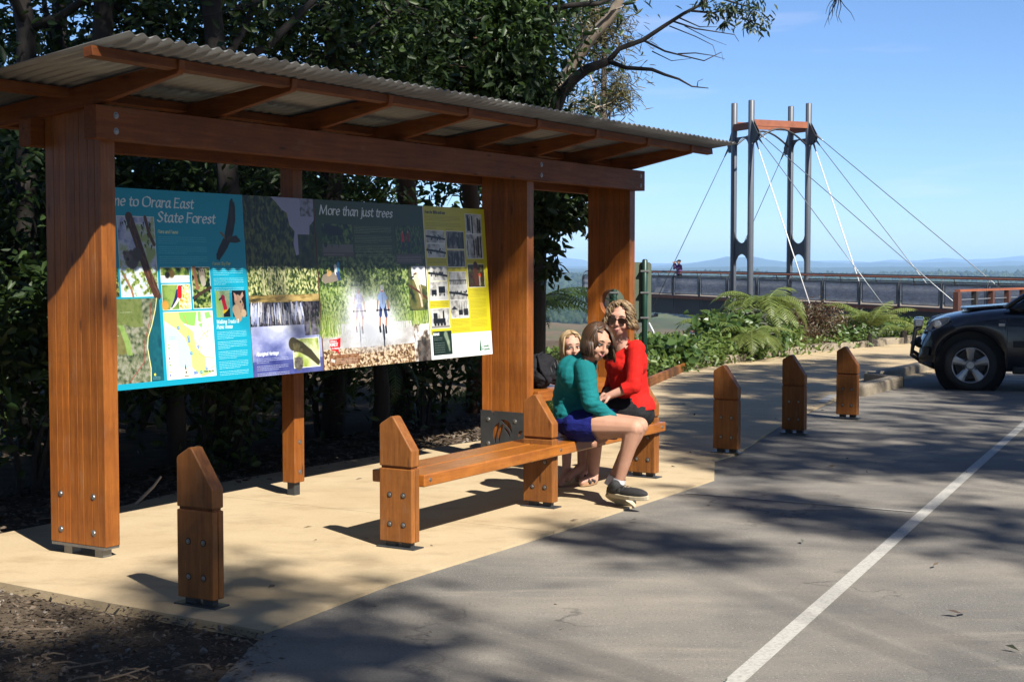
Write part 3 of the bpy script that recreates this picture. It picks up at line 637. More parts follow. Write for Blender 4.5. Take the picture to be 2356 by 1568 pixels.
poly([(598, 128), (584, 117), (575, 119), (584, 127), (600, 142)], (.5, .4, .28)); poly([(618, 134), (652, 128), (672, 146), (650, 152), (618, 150)], (.16, .11, .08)); line([(640, 40), (632, 100)], 5, (.26, .15, .08), .7, soft=4); line([(612, 140), (626, 132)], 5, (.3, .2, .12), .8, soft=3)
letter('Forest Sky Pier', 536, 618, 221, 6.5, (.85, .8, .5), .14, .08, serif=False)
tex(0, 228, 143, 312, [(.1, .14, .05), (.4, .42, .15), (.75, .7, .35)], 7, 4)
rect(310, 228, 432, 274, W1); tex(312, 229, 431, 252, [(.15, .24, .08), (.4, .5, .2), (.62, .66, .3)], 18, 9); rect(312, 258, 431, 273, (.85, .85, .87)); dot(356, 246, 13, (.34, .27, .13), soft=6); dot(338, 250, 10, (.1, .09, .07), soft=5)
rect(311, 278, 432, 355, W1); tex(313, 280, 430, 353, [(.25, .4, .14), (.42, .56, .24), (.55, .66, .32)], 30, 5); tex(380, 280, 430, 353, [(.7, .5, .2), (.95, .85, .5), (.98, .95, .85)], 6, 6); dot(322, 340, 15, (.85, .6, .25), soft=10)
line([(386, 292), (380, 315), (362, 336), (345, 350)], 12, (.9, .87, .88), r1=3); line([(378, 300), (366, 322), (348, 346)], 8, (.16, .16, .36), r1=2); line([(386, 290), (384, 312)], 9, (.82, .08, .1)); line([(390, 284), (398, 283)], 1.5, (.1, .08, .08))
rect(440, 227, 522, 354, W1); tex(442, 229, 520, 352, GRN, 9, 12); line([(452, 229), (458, 262), (462, 290)], 7, (.6, .42, .3)); line([(484, 240), (487, 262)], 13, (.62, .57, .5)); line([(487, 262), (490, 276)], 10, (.75, .72, .65)); line([(444, 320), (480, 305), (520, 290)], 5, (.25, .18, .12)); dot(480, 238, 2, (.05, .04, .03)); dot(489, 238, 2, (.05, .04, .03))
tex(98, 318, 297, 560, [(.2, .24, .16), (.36, .4, .3), (.47, .49, .38), (.58, .58, .52)], 10, 14)
for pg, c in (([(100, 318), (225, 318), (228, 400), (190, 400), (150, 390), (115, 395), (98, 380)], (.4, .46, .2)), ([(100, 400), (130, 395), (150, 440), (160, 470), (145, 478), (100, 470)], (.44, .42, .2)), ([(130, 392), (150, 392), (172, 440), (180, 480), (158, 478), (150, 440)], (.52, .66, .3))): poly(pg, c, .75)
poly([(289, 318), (297, 318), (298, 560), (246, 560), (248, 520), (243, 488), (239, 460), (244, 430), (262, 395), (280, 350)], (.05, .33, .38)); tex(262, 400, 297, 560, [(.05, .3, .36), (.1, .4, .44), (.03, .26, .33)], 26, 15, a=.6)
line([(288, 318), (280, 350), (262, 396), (244, 430), (239, 460), (243, 488), (248, 520), (245, 558)], 1.6, (.93, .9, .6)); line([(264, 330), (256, 380), (230, 440), (224, 500), (160, 556)], 1, (.6, .2, .18)); dot(262, 540, 4, (.95, .88, .2)); body(254, 548, 285, 2, 5, W1, seed=3); body(140, 356, 185, 1, 5, W1, seed=4); body(100, 422, 130, 1, 5, W1, seed=5)
rect(311, 360, 522, 560, (.98, .96, .86)); poly([(312, 362), (375, 362), (395, 400), (430, 420), (440, 470), (475, 500), (478, 540), (510, 545), (460, 558), (440, 545), (418, 528), (410, 480), (396, 440), (360, 410), (312, 385)], (.76, .9, .52)); poly([(375, 362), (452, 362), (440, 405), (420, 402), (395, 395), (380, 380)], (.56, .78, .38))
poly([(312, 395), (360, 412), (398, 446), (415, 480), (418, 528), (370, 528), (350, 540), (312, 548)], (.74, .9, .93)); rect(320, 448, 362, 556, (.99, .99, .98))
for i in range(10): rect(323, 454 + i*10, 329, 460 + i*10, [(.55, .75, .4), (.4, .6, .3), (.85, .85, .8), (.9, .8, .5), (.3, .4, .7)][i % 5]); body(333, 457 + i*10, 356, 1, 5, (.3, .3, .3), .7, seed=i)
for x, y in ((410, 438), (411, 448), (418, 486), (450, 468), (428, 545), (436, 545), (456, 545), (480, 535), (370, 408)): rect(x-4, y-4, x+5, y+5, (.2, .42, .78)); line([(x-1, y+3), (x-1, y-2), (x+2, y-2), (x+2, y), (x-1, y)], .6, W1)
for q in ([(440, 455), (460, 470), (452, 490), (478, 500), (516, 505)], [(412, 455), (424, 480), (440, 500)], [(395, 370), (410, 400), (412, 430)], [(470, 420), (490, 440), (500, 400)], [(455, 450), (475, 430), (500, 420)]): line(q, .8, (.85, .5, .3))
for pg in ([(455, 362), (470, 362), (468, 395), (456, 390)], [(485, 366), (505, 362), (515, 380), (490, 385)], [(455, 400), (475, 395), (470, 412)]): poly(pg, (.56, .78, .45))
letter('N', 388, 394, 545, 5, (.1, .1, .1), .2, .1, serif=False); poly([(390, 515), (394, 534), (390, 531), (386, 534)], (.1, .1, .1)); line([(384, 552), (404, 552)], 1, (.1, .1, .1)); letter('Forest Sky Pier', 466, 512, 546, 3.6, (.15, .15, .2), .15, .1, serif=False); body(466, 553, 500, 1, 4, (.7, .2, .2), seed=8); line([(500, 536), (516, 528)], .8, (.5, .3, .2)); letter('Oakara', 330, 356, 436, 3.4, (.2, .3, .4), .15, .1, serif=False) if False else body(330, 434, 356, 2, 5, (.25, .3, .35), seed=31)
body(536, 233, 672, 11, 6, W1, .9, para=4, seed=9)
rect(540, 301, 603, 383, (.55, .68, .4)); tex(541, 302, 602, 382, [(.42, .5, .4), (.62, .68, .6), (.5, .7, .3)], 40, 18, a=.7); line([(574, 330), (580, 352), (582, 366)], 8, (.72, .08, .16)); dot(572, 322, 9, (.55, .08, .2), soft=2); line([(566, 322), (556, 328)], 3, (.2, .15, .25)); line([(574, 366), (590, 364)], 6, (.85, .72, .1)); poly([(572, 372), (586, 364), (602, 352), (602, 382), (572, 382)], (.06, .06, .08))
rect(615, 301, 679, 383, (.07, .06, .06)); line([(640, 330), (650, 350)], 17, (.66, .55, .45), soft=4); poly([(622, 306), (632, 312), (636, 330), (626, 332)], (.8, .6, .52)); poly([(664, 304), (668, 318), (654, 330), (648, 322)], (.7, .56, .5)); dot(652, 336, 3.4, (.08, .05, .04)); dot(661, 346, 4, (.55, .4, .36)); line([(628, 360), (640, 382)], 16, (.72, .62, .5), soft=4); dot(664, 372, 13, (.78, .68, .55), soft=5)
letter('Walking Tracks &', 537, 640, 401, 7.6, W1, .15, .07, serif=False); letter('Picnic Areas', 537, 608, 417, 7.6, W1, .15, .07, serif=False); body(537, 427, 670, 23, 5.2, W1, .92, para=5, seed=10)
# panel two: waterfall
x0, x1 = 693, 1046
tex(x0, 0, x1, 232, [(.03, .05, .025), (.07, .1, .04), (.13, .17, .06), (.26, .3, .1), (.4, .42, .2)], 14, 20, 1.6, 2.2); tex(x0, 225, x1, 325, [(.05, .08, .03), (.16, .22, .08), (.36, .43, .2), (.6, .64, .38), (.84, .84, .62)], 8, 21, 1.5, 2.2)
poly([(828, 0), (1046, 0), (1046, 70), (1020, 90), (1012, 150), (985, 160), (960, 185), (940, 190), (930, 150), (940, 110), (915, 90), (905, 50), (880, 40), (850, 14)], (.62, .62, .74)); tex(955, 120, x1, 232, [(.05, .08, .03), (.16, .2, .07), (.3, .33, .12)], 20, 23, a=.85); tex(975, 0, x1, 60, [(.1, .12, .06), (.5, .5, .58), (.6, .6, .7)], 12, 24, a=.7)
for i in range(16): x = rnd.uniform(760, 900); line([(x, 235), (x + rnd.uniform(-3, 3), 322)], rnd.uniform(.8, 2), (.86, .84, .66), .7)
tex(x0, 318, x1, 346, [(.12, .12, .08), (.45, .38, .18), (.75, .65, .4)], 12, 25, .25); tex(x0, 342, x1, 424, [(.05, .05, .07), (.15, .14, .16), (.35, .33, .36)], 12, 26, 1.6)
for i in range(190):
    x = rnd.choice([rnd.uniform(700, 760), rnd.uniform(770, 965), rnd.uniform(830, 960)]); y = rnd.uniform(340, 385); line([(x, y), (x + rnd.uniform(-3, 3) + (x-830)*.03, y + rnd.uniform(24, 44))], rnd.uniform(.8, 3.2), rnd.choice([(.9, .92, .98), (.7, .75, .9), (.98, .97, .95), (.55, .6, .8)]), .55, soft=1.5)
tex(x0, 418, x1, BH, [(.18, .22, .46), (.36, .4, .66), (.6, .64, .84), (.86, .88, .96)], 60, 27, .6, 2.4); yy_ = np.clip((np.arange(418, BH) - 418)/110., 0, 1)[:, None, None]; cv[418:BH, x0:x1] = cv[418:BH, x0:x1]*(.45 + .1*yy_) + (np.array((.9, .92, .97))*(1-yy_) + np.array((.2, .23, .5))*yy_)*(.55 - .1*yy_); tex(960, 395, x1, 455, [(.05, .05, .08), (.2, .18, .2), (.4, .38, .42)], 16, 29, a=.85); tex(x0, 530, x1, BH, [(.16, .18, .42), (.3, .34, .6)], 40, 30, a=.7)
letter('Aboriginal Heritage', 711, 820, 510, 7.4, W1, .16, .08, serif=False); body(711, 521, 868, 8, 6, W1, .9, para=3, seed=11)
rect(893, 463, 1031, 561, W1); tex(895, 465, 1029, 559, [(.45, .5, .25), (.65, .72, .35), (.85, .88, .7)], 40, 31); line([(895, 480), (935, 492), (980, 515), (1020, 545)], 22, (.27, .25, .16), r1=10, soft=3); tex(895, 478, 945, 508, [(.16, .15, .09), (.4, .38, .26), (.5, .47, .33)], 8, 32, a=.6); dot(918, 545, 22, (.32, .3, .27), soft=6); tex(897, 525, 940, 559, [(.15, .14, .12), (.5, .48, .45)], 5, 33, a=.7)
rect(1046, 0, 1052, BH, (.42, .2, .06))
# panel three: bike riders
x0, x1 = 1052, 1694
rect(x0, 0, x1, 232, (.19, .25, .13)); tex(x0, 60, x1, 300, [(.05, .09, .03), (.12, .17, .06), (.24, .33, .12), (.4, .48, .22), (.62, .68, .42)], 9, 40, 1, 1.9, a=1); X, Y = np.meshgrid(np.arange(x0, x1), np.arange(0, 240)); fd = np.clip((235 - Y)/90., 0, 1)[..., None]; cv[0:240, x0:x1] = cv[0:240, x0:x1]*(1-fd) + np.array((.2, .26, .13))*fd
tex(x0, 296, x1, 430, [(.1, .14, .05), (.28, .38, .14), (.46, .56, .24), (.62, .68, .42)], 8, 41, 1.4); tex(x0, 425, x1, 520, [(.55, .53, .5), (.7, .69, .68), (.82, .82, .83)], 40, 42, .5)
for sx_, yy in ((1100, 470), (1630, 450)):
    for i in range(150): x = sx_ + rnd.gauss(0, 34); line([(x, yy - rnd.uniform(0, 20)), (x + rnd.uniform(-26, 26), yy - rnd.uniform(50, 110))], 1.5, rnd.choice([(.4, .52, .14), (.6, .7, .3), (.28, .38, .1), (.75, .78, .45)]), .8, r1=.4)
tex(x0, 508, x1, BH, [(.2, .14, .08), (.42, .3, .18), (.62, .5, .36), (.82, .75, .64)], 6, 43, .8, 3)
X, Y = np.meshgrid(np.arange(x0, x1), np.arange(230, 530)); sp = np.exp(-((X-1330)/150.)**2*(1 - .35*(Y-430)/200.) - ((Y-415)/88.)**2); sp = np.maximum(sp*1.15, .7*np.exp(-((X-1250)/70.)**2 - ((Y-360)/80.)**2)); sp = np.clip(sp*1.5*(.6 + .8*fbm(X/7., Y/7., 44)), 0, .97)[..., None]; cv[230:530, x0:x1] = cv[230:530, x0:x1]*(1-sp) + np.array((.9, .92, .96))*sp
for i in range(900): a_ = rnd.uniform(0, 6.28); r_ = abs(rnd.gauss(150, 55)); x, y = 1335 + r_*math.cos(a_)*1.25, 390 - abs(r_*math.sin(a_))*.95; dot(x, y, rnd.uniform(.5, 1.3), (.95, .96, .98), .7) if x0 < x < x1-4 and y > 240 else None
def rider(cx, cy, s, al, shirt, sh, dk):
    q = lambda *p: [(cx + a*s, cy + b*s) for a, b in p]
    line(q((-4, 130), (-2, 190)), 5.5*s, dk, al); line(q((-3, 118), (-3, 200)), 2.2*s, (.12, .12, .14), al); dot(cx - 3*s, cy + 165*s, 12*s, dk, .25*al, soft=8); line(q((-3, 195), (-3, 218)), 4*s, dk, al)
    line(q((-14, 70), (-20, 108), (-26, 150)), 7*s, (.72, .5, .4), al, r1=5*s); line(q((14, 70), (20, 108), (12, 150)), 7*s, (.72, .5, .4), al, r1=5*s); line(q((-26, 145), (-24, 160)), 6*s, (.1, .1, .12), al); line(q((12, 145), (14, 165)), 6*s, (.1, .1, .12), al)
    line(q((-10, 60), (-18, 98)), 10*s, sh, al, r1=9*s); line(q((10, 60), (19, 100)), 10*s, sh, al, r1=9*s); line(q((-22, 22), (-32, 48), (-36, 78)), 5*s, (.74, .52, .42), al); line(q((22, 22), (34, 48), (36, 80)), 5*s, (.74, .52, .42), al)
    line(q((-16, 22), (-24, 34)), 8*s, shirt, al); line(q((16, 22), (24, 34)), 8*s, shirt, al); line(q((0, 16), (0, 58)), 17*s, shirt, al); line(q((0, 18), (0, 56)), 1*s, (.3, .3, .35), al); line(q((-42, 80), (42, 80)), 2.4*s, (.12, .12, .14), al); dot(cx-38*s, cy+80*s, 5*s, (.1, .1, .12), al); dot(cx+38*s, cy+80*s, 5*s, (.1, .1, .12), al)
    line(q((0, 80), (-3, 130)), 4*s, (.85, .87, .9), al); dot(cx, cy + 3*s, 9*s, (.76, .52, .42), al); dot(cx, cy - 6*s, 11*s, (.86, .87, .88), al); [line(q((-6 + 6*k, -14), (-7 + 7*k, 0)), 1.2*s, (.25, .25, .28), al) for k in range(3)]
rider(1406, 308, .93, 1, (.62, .72, .9), (.2, .25, .45), (.15, .16, .2)); rider(1266, 312, .88, .32, (.6, .6, .85), (.5, .52, .7), (.5, .52, .58))
letter('More than just trees', 1078, 1502, 49, 20, W1, .15, .06)
rect(1081, 79, 1256, 192, (.14, .17, .1)); tex(1083, 81, 1254, 190, GRN[:4], 12, 46); rect(1083, 150, 1254, 190, (.42, .4, .38)); poly([(1096, 82), (1180, 90), (1200, 118), (1130, 122), (1100, 100)], (.08, .07, .12)); [line([(x, 115), (x, 160)], 1.6, (.12, .1, .08)) for x in (1135, 1172)]; rect(1125, 148, 1180, 152, (.25, .35, .25)); dot(1100, 152, 9, (.07, .07, .08))
body(1265, 86, 1485, 17, 5.6, (.85, .9, .75), .75, para=5, seed=12); rect(1508, 76, 1678, 218, (.15, .17, .1)); tex(1509, 77, 1677, 180, GRN[:4], 10, 47, 3); rect(1508, 180, 1678, 218, (.36, .31, .29)); body(1513, 190, 1668, 4, 6, W1, .75, seed=13); rect(1083, 178, 1254, 192, (.36, .31, .29)); body(1087, 185, 1200, 1, 6, W1, .75, seed=14)
for x, c in ((1556, (.75, .1, .1)), (1590, (.5, .08, .1))): line([(x, 112), (x, 132)], 9, c); dot(x, 100, 5, (.7, .5, .4)); line([(x-3, 140), (x-3, 168)], 4, (.15, .15, .2)); line([(x+4, 140), (x+4, 168)], 4, (.15, .15, .2))
rect(1077, 206, 1190, 273, (.1, .13, .08)); tex(1078, 207, 1189, 272, GRN[:4], 11, 48); line([(1085, 268), (1150, 260)], 16, (.52, .48, .42)); line([(1104, 252), (1116, 248)], 8, (.75, .6, .38)); dot(1102, 240, 5, (.75, .6, .38)); line([(1145, 226), (1148, 248)], 8, (.88, .88, .86)); line([(1162, 218), (1160, 244)], 8, (.3, .6, .78)); line([(1152, 250), (1162, 270)], 5, (.2, .3, .5)); line([(1163, 246), (1166, 270)], 5, (.2, .3, .5))
rect(1576, 224, 1690, 389, (.12, .12, .08)); tex(1578, 226, 1688, 387, [(.1, .13, .05), (.3, .33, .15), (.45, .42, .22)], 22, 49); poly([(1600, 226), (1688, 226), (1688, 300), (1640, 290), (1600, 270)], (.95, .95, .97)); line([(1622, 262), (1640, 300), (1652, 340)], 17, (.86, .82, .7), r1=10); line([(1648, 335), (1654, 372)], 6, (.8, .76, .66)); dot(1618, 258, 11, (.84, .8, .7)); line([(1612, 256), (1628, 252)], 3, (.35, .25, .18)); line([(1608, 264), (1592, 270)], 3.4, (.2, .17, .15)); line([(1578, 296), (1630, 316), (1690, 346)], 4, (.33, .17, .1)); line([(1645, 300), (1660, 345)], 5, (.55, .48, .36))
poly([(1087, 476), (1130, 474), (1150, 470), (1146, 500), (1136, 508), (1134, 528), (1128, 516), (1100, 512), (1090, 500)], (.8, .06, .09)); letter('EXPERIENCE A', 1091, 1128, 484, 3.6, W1, .16, .12, 0, serif=False); letter('FOREST', 1090, 1134, 497, 6.6, W1, .2, .14, 0, serif=False); letter('PLAYGROUND', 1099, 1138, 508, 3.6, W1, .16, .12, 0, serif=False)
rect(1082, 528, 1250, 562, (.5, .32, .2), .7); letter('Play', 1089, 1112, 551, 7, W1, .16, .08, serif=False); body(1118, 543, 1240, 3, 6.5, W1, .8, para=9, seed=15); tex(1590, 440, x1, BH, [(.1, .08, .07), (.35, .28, .2), (.7, .66, .62), (.9, .9, .92)], 18, 51, 1, 2.6, a=.8); tex(1610, 500, x1, BH, [(.08, .07, .06), (.25, .2, .16)], 14, 52, a=.7)
# panel four: yellow history panel
x0 = 1694; rect(x0, 0, BW, BH, (.82, .77, .12)); rect(x0, 484, BW, BH, (.93, .94, .95)); rect(x0, 0, x0 + 6, BH, (.9, .9, .88)); dk = (.2, .19, .06)
letter('From the 1880s until now', 1709, 1846, 27, 7, dk, .18, .1, serif=False); body(1709, 36, 1950, 7, 5.4, dk, .55, para=4, seed=16); body(1709, 80, 1780, 2, 5, dk, .6, seed=17); body(1847, 82, 1900, 2, 5, dk, .6, seed=18)
for k, (a, b, c, d, kind) in enumerate(((1710, 92, 1833, 138, 0), (1709, 142, 1832, 192, 0), (1846, 93, 1969, 159, 1), (1845, 166, 1967, 228, 1), (1987, 23, 2103, 98, 2), (1984, 102, 2101, 195, 2), (1711, 228, 1832, 280, 0), (1711, 285, 1833, 354, 3), (1709, 387, 1833, 460, 4), (1847, 249, 1968, 299, 5), (1846, 302, 1970, 357, 0), (1845, 357, 1972, 425, 6), (1984, 220, 2101, 308, 7))):
    rect(a-2, b-2, c+2, d+2, (.94, .94, .92)); r2 = random.Random(k); sp = (.72, .72, .7)
    if kind == 7: tex(a, b, c, d, [(.12, .07, .05), (.3, .18, .12), (.2, .24, .12), (.42, .4, .26)], 14, 60); line([(2040, 222), (2044, 290)], 15, (.36, .2, .13)); dot(2068, 262, 9, (.8, .3, .12)); line([(2066, 268), (2066, 300)], 5, (.7, .65, .6)); continue
    rect(a, b, c, d, sp if kind != 1 else (.4, .38, .36)); tex(a, b, c, d, [(.45, .44, .42), (.72, .71, .69), (.88, .88, .86)] if kind != 1 else [(.12, .1, .09), (.35, .32, .3), (.6, .57, .54)], 22, 61 + k, a=.8)
    if kind == 0:
        y = b + (d-b)*.45; line([(a, y), (a + (c-a)*.5, y + 4), (c, y + (d-b)*.22)], (d-b)*.08, (.12, .12, .12)); [dot(r2.uniform(a+6, c-6), y + r2.uniform(-4, 12), r2.uniform(2, 5), (.16, .16, .16)) for _ in range(14)]
    elif kind in (1, 2): [line([(x, r2.uniform(b + 6, b + 26)), (x + r2.uniform(-3, 3), d - r2.uniform(3, 16))], r2.uniform(2, 5), (.12, .11, .1), .85) for x in [r2.uniform(a+6, c-6) for _ in range(9)]]
    elif kind == 3: rect(a+12, b+30, a+46, d-20, (.08, .08, .08)); rect(a+60, b+18, a+104, d-26, (.07, .07, .07)); rect(a, d-18, c, d, (.8, .8, .79)); [dot(a + x, d-20, 5, (.1, .1, .1)) for x in (18, 38, 66, 96)]
    elif kind == 4: rect(a+14, d-36, a+96, d-18, (.08, .08, .08)); rect(a+16, b+16, a+44, d-30, (.12, .12, .12)); line([(a+84, b+12), (a+84, d-30)], 5, (.06, .06, .06)); [dot(a + x, d-16, 8, (.1, .1, .1)) for x in (26, 46, 68, 90)]; rect(a, d-9, c, d, (.55, .54, .52))
    elif kind == 5: rect(a, b+30, c, b+34, (.15, .15, .15)); [line([(a + x, b+32), (a + x, d-6)], 1.6, (.2, .2, .2)) for x in range(6, 120, 12)]
    elif kind == 6: poly([(a+4, b+36), (a+26, b+22), (a+50, b+36)], (.14, .14, .14)); rect(a+56, b+38, a+84, d-10, (.1, .1, .1)); rect(a+92, b+34, a+122, d-8, (.12, .12, .12)); [line([(a + x, b+8), (a + x, b+40)], 1, (.2, .2, .2)) for x in (62, 76, 98, 112)]
body(1709, 198, 1832, 4, 5.2, dk, .55, seed=20); body(1711, 360, 1832, 4, 5.2, dk, .55, seed=21); body(1847, 232, 1966, 3, 5, dk, .55, seed=22); body(1848, 432, 1970, 8, 5.4, dk, .5, seed=23); body(1986, 314, 2104, 26, 5.3, dk, .5, para=7, seed=24); body(1984, 200, 2100, 3, 5, dk, .55, seed=25); body(1847, 364-6, 1847, 1, 5, dk, seed=1)
rect(1711, 472, 1840, 562, (.06, .13, .07)); line([(1800, 485), (1815, 515), (1822, 545)], 13, (.6, .66, .55), .8, r1=5, soft=8); letter('Interact', 1716, 1756, 486, 7, W1, .2, .12, .05, serif=False); body(1716, 496, 1775, 2, 7, W1, .8, seed=26); body(1722, 516, 1790, 5, 8.5, W1, .75, para=9, seed=27)
body(1848, 497, 1900, 1, 6, (.1, .1, .1), .9, seed=28); body(1848, 506, 1915, 10, 5.6, (.35, .36, .36), .75, para=9, seed=29); body(1930, 500, 2004, 11, 5.4, (.35, .36, .36), .75, para=9, seed=30); body(2058, 492, 2108, 6, 4.2, (.4, .4, .4), .6, seed=32)
gr = (.08, .36, .2); poly([(2042, 500), (2048, 560), (2034, 560)], gr); line([(2054, 536), (2050, 548), (2054, 556), (2060, 552), (2058, 544)], 1.4, gr); letter('Forestry', 2064, 2106, 546, 6.2, gr, .16, .1, 0, serif=False); letter('Corporation', 2064, 2110, 558, 5.4, gr, .14, .09, 0, serif=False)
cv = np.clip(cv + R.normal(0, .012, cv.shape), 0, 1)
img = bpy.data.images.new('printed_panels', BW, BH); px_ = np.ones((BH, BW, 4), np.float32); px_[..., :3] = cv[::-1]
img.pixels.foreach_set(px_.ravel()); img.update(); img.pack()
M_PRINT = bpy.data.materials.new('printed_panel'); M_PRINT.use_nodes = True; nt = M_PRINT.node_tree; b_ = nt.nodes['Principled BSDF']
ti = nt.nodes.new('ShaderNodeTexImage'); ti.image = img; nt.links.new(mix(nt, 1., ti.outputs[0], (.56, .56, .56), 'MULTIPLY'), b_.inputs['Base Color']); b_.inputs['Roughness'].default_value = .35; b_.inputs['Specular IOR Level'].default_value = .35
M_ALU = mat('aluminium_edge', (.6, .6, .6), (.5, .5, .5), .4, 5, metal=.7)
brd = thing('information_board', P(7.6, 6.03, .86), 'wide printed information board of four colourful panels mounted under the shelter roof', 'information board')
dirz = (P(0, 6.0197, 1.9685) - P(0, 5.9403, .8677)); hh = dirz.length; dz = dirz.normalized(); nf = U.cross(dz).normalized()
nf = nf if nf.dot(V) < 0 else -nf                          # faces the car park
sx_ = 1.0
def bpt(px, t, off): return P(5.509 + .9917*px/PX, 5.9403, .8677) + dz*(hh*t) + nf*off
for (a, b, lb) in ((23, 692, 'blue panel with a map, animals and a soaring eagle'), (692, 1048, 'panel with a waterfall photograph'), (1048, 1694, 'green panel with two bike riders splashing through water'), (1694, 2130, 'yellow panel with old black and white photographs')):
    a_, b__ = a + 1.2, b - 1.2; mb = MB()
    q = [bpt(a_, 0, 0), bpt(b__, 0, 0), bpt(b__, 1, 0), bpt(a_, 1, 0)]
    mb.prism(q, -nf*.007, 0); mb.add([p + nf*.0006 for p in q], [(0, 1, 2, 3)], 1)
    me = mb.mesh('info_panel'); uvl = me.uv_layers.new(name='print'); pf = me.polygons[len(me.polygons)-1]
    for li, (u_, v_) in zip(pf.loop_indices, ((a_/BW, 0), (b__/BW, 0), (b__/BW, 1), (a_/BW, 1))): uvl.data[li].uv = (u_, v_)
    o = meshobj('info_panel', me, [M_ALU, M_PRINT], brd); o['label'] = lb
for t in (.12, .5, .88):
    MB().prism([bpt(30, t-.025, -.009), bpt(2122, t-.025, -.009), bpt(2122, t+.025, -.009), bpt(30, t+.025, -.009)], -nf*.03).obj('back_rail', M_ALU, brd)
for px in (1075, 2100, 70):
    MB().prism([bpt(px-18, .05, -.041), bpt(px+18, .05, -.041), bpt(px+18, .95, -.041), bpt(px-18, .95, -.041)], -nf*.05).obj('bracket', M_DSTEEL, brd)
# ================================================================ PLANTS
def leaf_mesh(name, c, L, wr=.4, up=.35, droop=.3, seed=0, fold=.18, nrm=None):
    """c (n,3) centres, L (n) lengths: each leaf is one folded blade of its own"""
    r = np.random.default_rng(seed); n = len(c)
    d = r.normal(size=(n, 3)); d[:, 2] = d[:, 2]*.6 - droop; d /= np.linalg.norm(d, axis=1)[:, None]
    k = r.normal(size=(n, 3)); k[:, 2] += up*2.2
    if nrm is not None: k += nrm*1.2
    s = np.cross(d, k); s /= np.linalg.norm(s, axis=1)[:, None] + 1e-9; nn = np.cross(s, d)
    L = L[:, None]; w = L*wr*(.8 + .4*r.random((n, 1)))*.5
    v = np.stack([c, c + d*L*.33 + s*w + nn*w*fold*2, c + d*L*.72 + s*w*.72 + nn*w*fold - nn*L*.03, c + d*L - nn*L*.1,
                  c + d*L*.72 - s*w*.72 + nn*w*fold - nn*L*.03, c + d*L*.33 - s*w + nn*w*fold*2], 1).reshape(-1, 3)
    b = np.arange(n)[:, None]*6
    return fast(name, v, np.concatenate([b + np.array([[0, 1, 2, 3]]), b + np.array([[0, 3, 4, 5]])], 0))
def shell(c, rad, n, r, hollow=.55):
    d = r.normal(size=(n, 3)); d /= np.linalg.norm(d, axis=1)[:, None]
    q = hollow + (1-hollow)*r.random((n, 1)); q = np.where(r.random((n, 1)) < .22, r.random((n, 1)), q)
    return np.array(c)[None] + d*q*np.array(rad)[None], d
def clumps(cl, per, seed, sub=5, spread=.34, jit=.5):
    """clump centres broken into sprays, so the outline stays ragged and gaps stay open"""
    r = np.random.default_rng(seed); out = []; nr = []
    for c, rad, n in cl:
        ns = max(3, n//per); sc, sd = shell(c, rad, ns, r, .35)
        for p, d in zip(sc, sd):
            m = int(per*(.5 + r.random())); q = r.normal(size=(m, 3))*np.mean(rad)*spread*(.6 + .8*r.random()); out.append(p[None] + q*np.array([1, 1, .75])); nr.append(np.repeat(d[None], m, 0))
    return np.concatenate(out), np.concatenate(nr)
L_DARK = leafmat('dark_rainforest_leaf', (.016, .04, .012), (.06, .105, .025), rough=.5, trans=.25, spec=.3, tcol=(.1, .17, .03))
L_MID = leafmat('glossy_green_leaf', (.02, .055, .015), (.065, .12, .027), rough=.46, trans=.3, spec=.35, tcol=(.14, .24, .04))
L_GUM = leafmat('gum_leaf', (.03, .055, .02), (.07, .1, .035), rough=.38, trans=.3)
L_CAS = leafmat('olive_needle_spray', (.1, .1, .03), (.2, .17, .06), rough=.6, trans=.3, tcol=(.3, .26, .1))
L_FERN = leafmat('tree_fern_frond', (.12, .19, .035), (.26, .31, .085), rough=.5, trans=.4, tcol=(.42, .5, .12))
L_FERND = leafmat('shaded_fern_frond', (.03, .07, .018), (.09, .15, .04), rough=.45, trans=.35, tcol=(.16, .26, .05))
L_GARD = leafmat('garden_shrub_leaf', (.045, .1, .025), (.13, .21, .06), rough=.38, trans=.35, tcol=(.24, .36, .08))
L_LIME = leafmat('fresh_ground_cover_leaf', (.09, .17, .03), (.2, .28, .07), rough=.45, trans=.4, tcol=(.35, .46, .1))
L_RED = leafmat('reddish_shrub_leaf', (.1, .05, .03), (.14, .13, .06), rough=.45, trans=.3, tcol=(.3, .12, .06))
L_GREY = leafmat('grey_green_leaf', (.1, .12, .08), (.19, .2, .14), rough=.6, trans=.25)
L_DEAD = leafmat('dead_leaf', (.07, .045, .03), (.25, .185, .125), rough=.75, trans=.1, tcol=(.3, .2, .1))
M_BARK = mat('grey_brown_bark', (.13, .1, .075), (.055, .042, .032), .9, 6, sv=(1, 1, .25), bump=.8, bscale=20)
M_BARKD = mat('shade_dark_bark', (.05, .04, .033), (.022, .018, .015), .9, 6, sv=(1, 1, .25), bump=.8, bscale=20)  # shade on the trunks and limbs is put into this dark bark colour
M_BARKR = mat('stringy_red_bark', (.22, .12, .075), (.1, .055, .035), .95, 7, sv=(1, 1, .12), bump=1., bscale=14)
M_BARKP = mat('pale_smooth_bark', (.5, .43, .35), (.33, .25, .19), .7, 4, sv=(1, 1, .4), bump=.3)
def wobble(a, b, n, amp, r):
    a, b = Vector(a), Vector(b); L = (b-a).length
    return [a.lerp(b, i/n) + Vector((r.uniform(-1, 1), r.uniform(-1, 1), r.uniform(-1, 1)))*amp*L*(0 if i in (0, n) else 1) for i in range(n+1)]
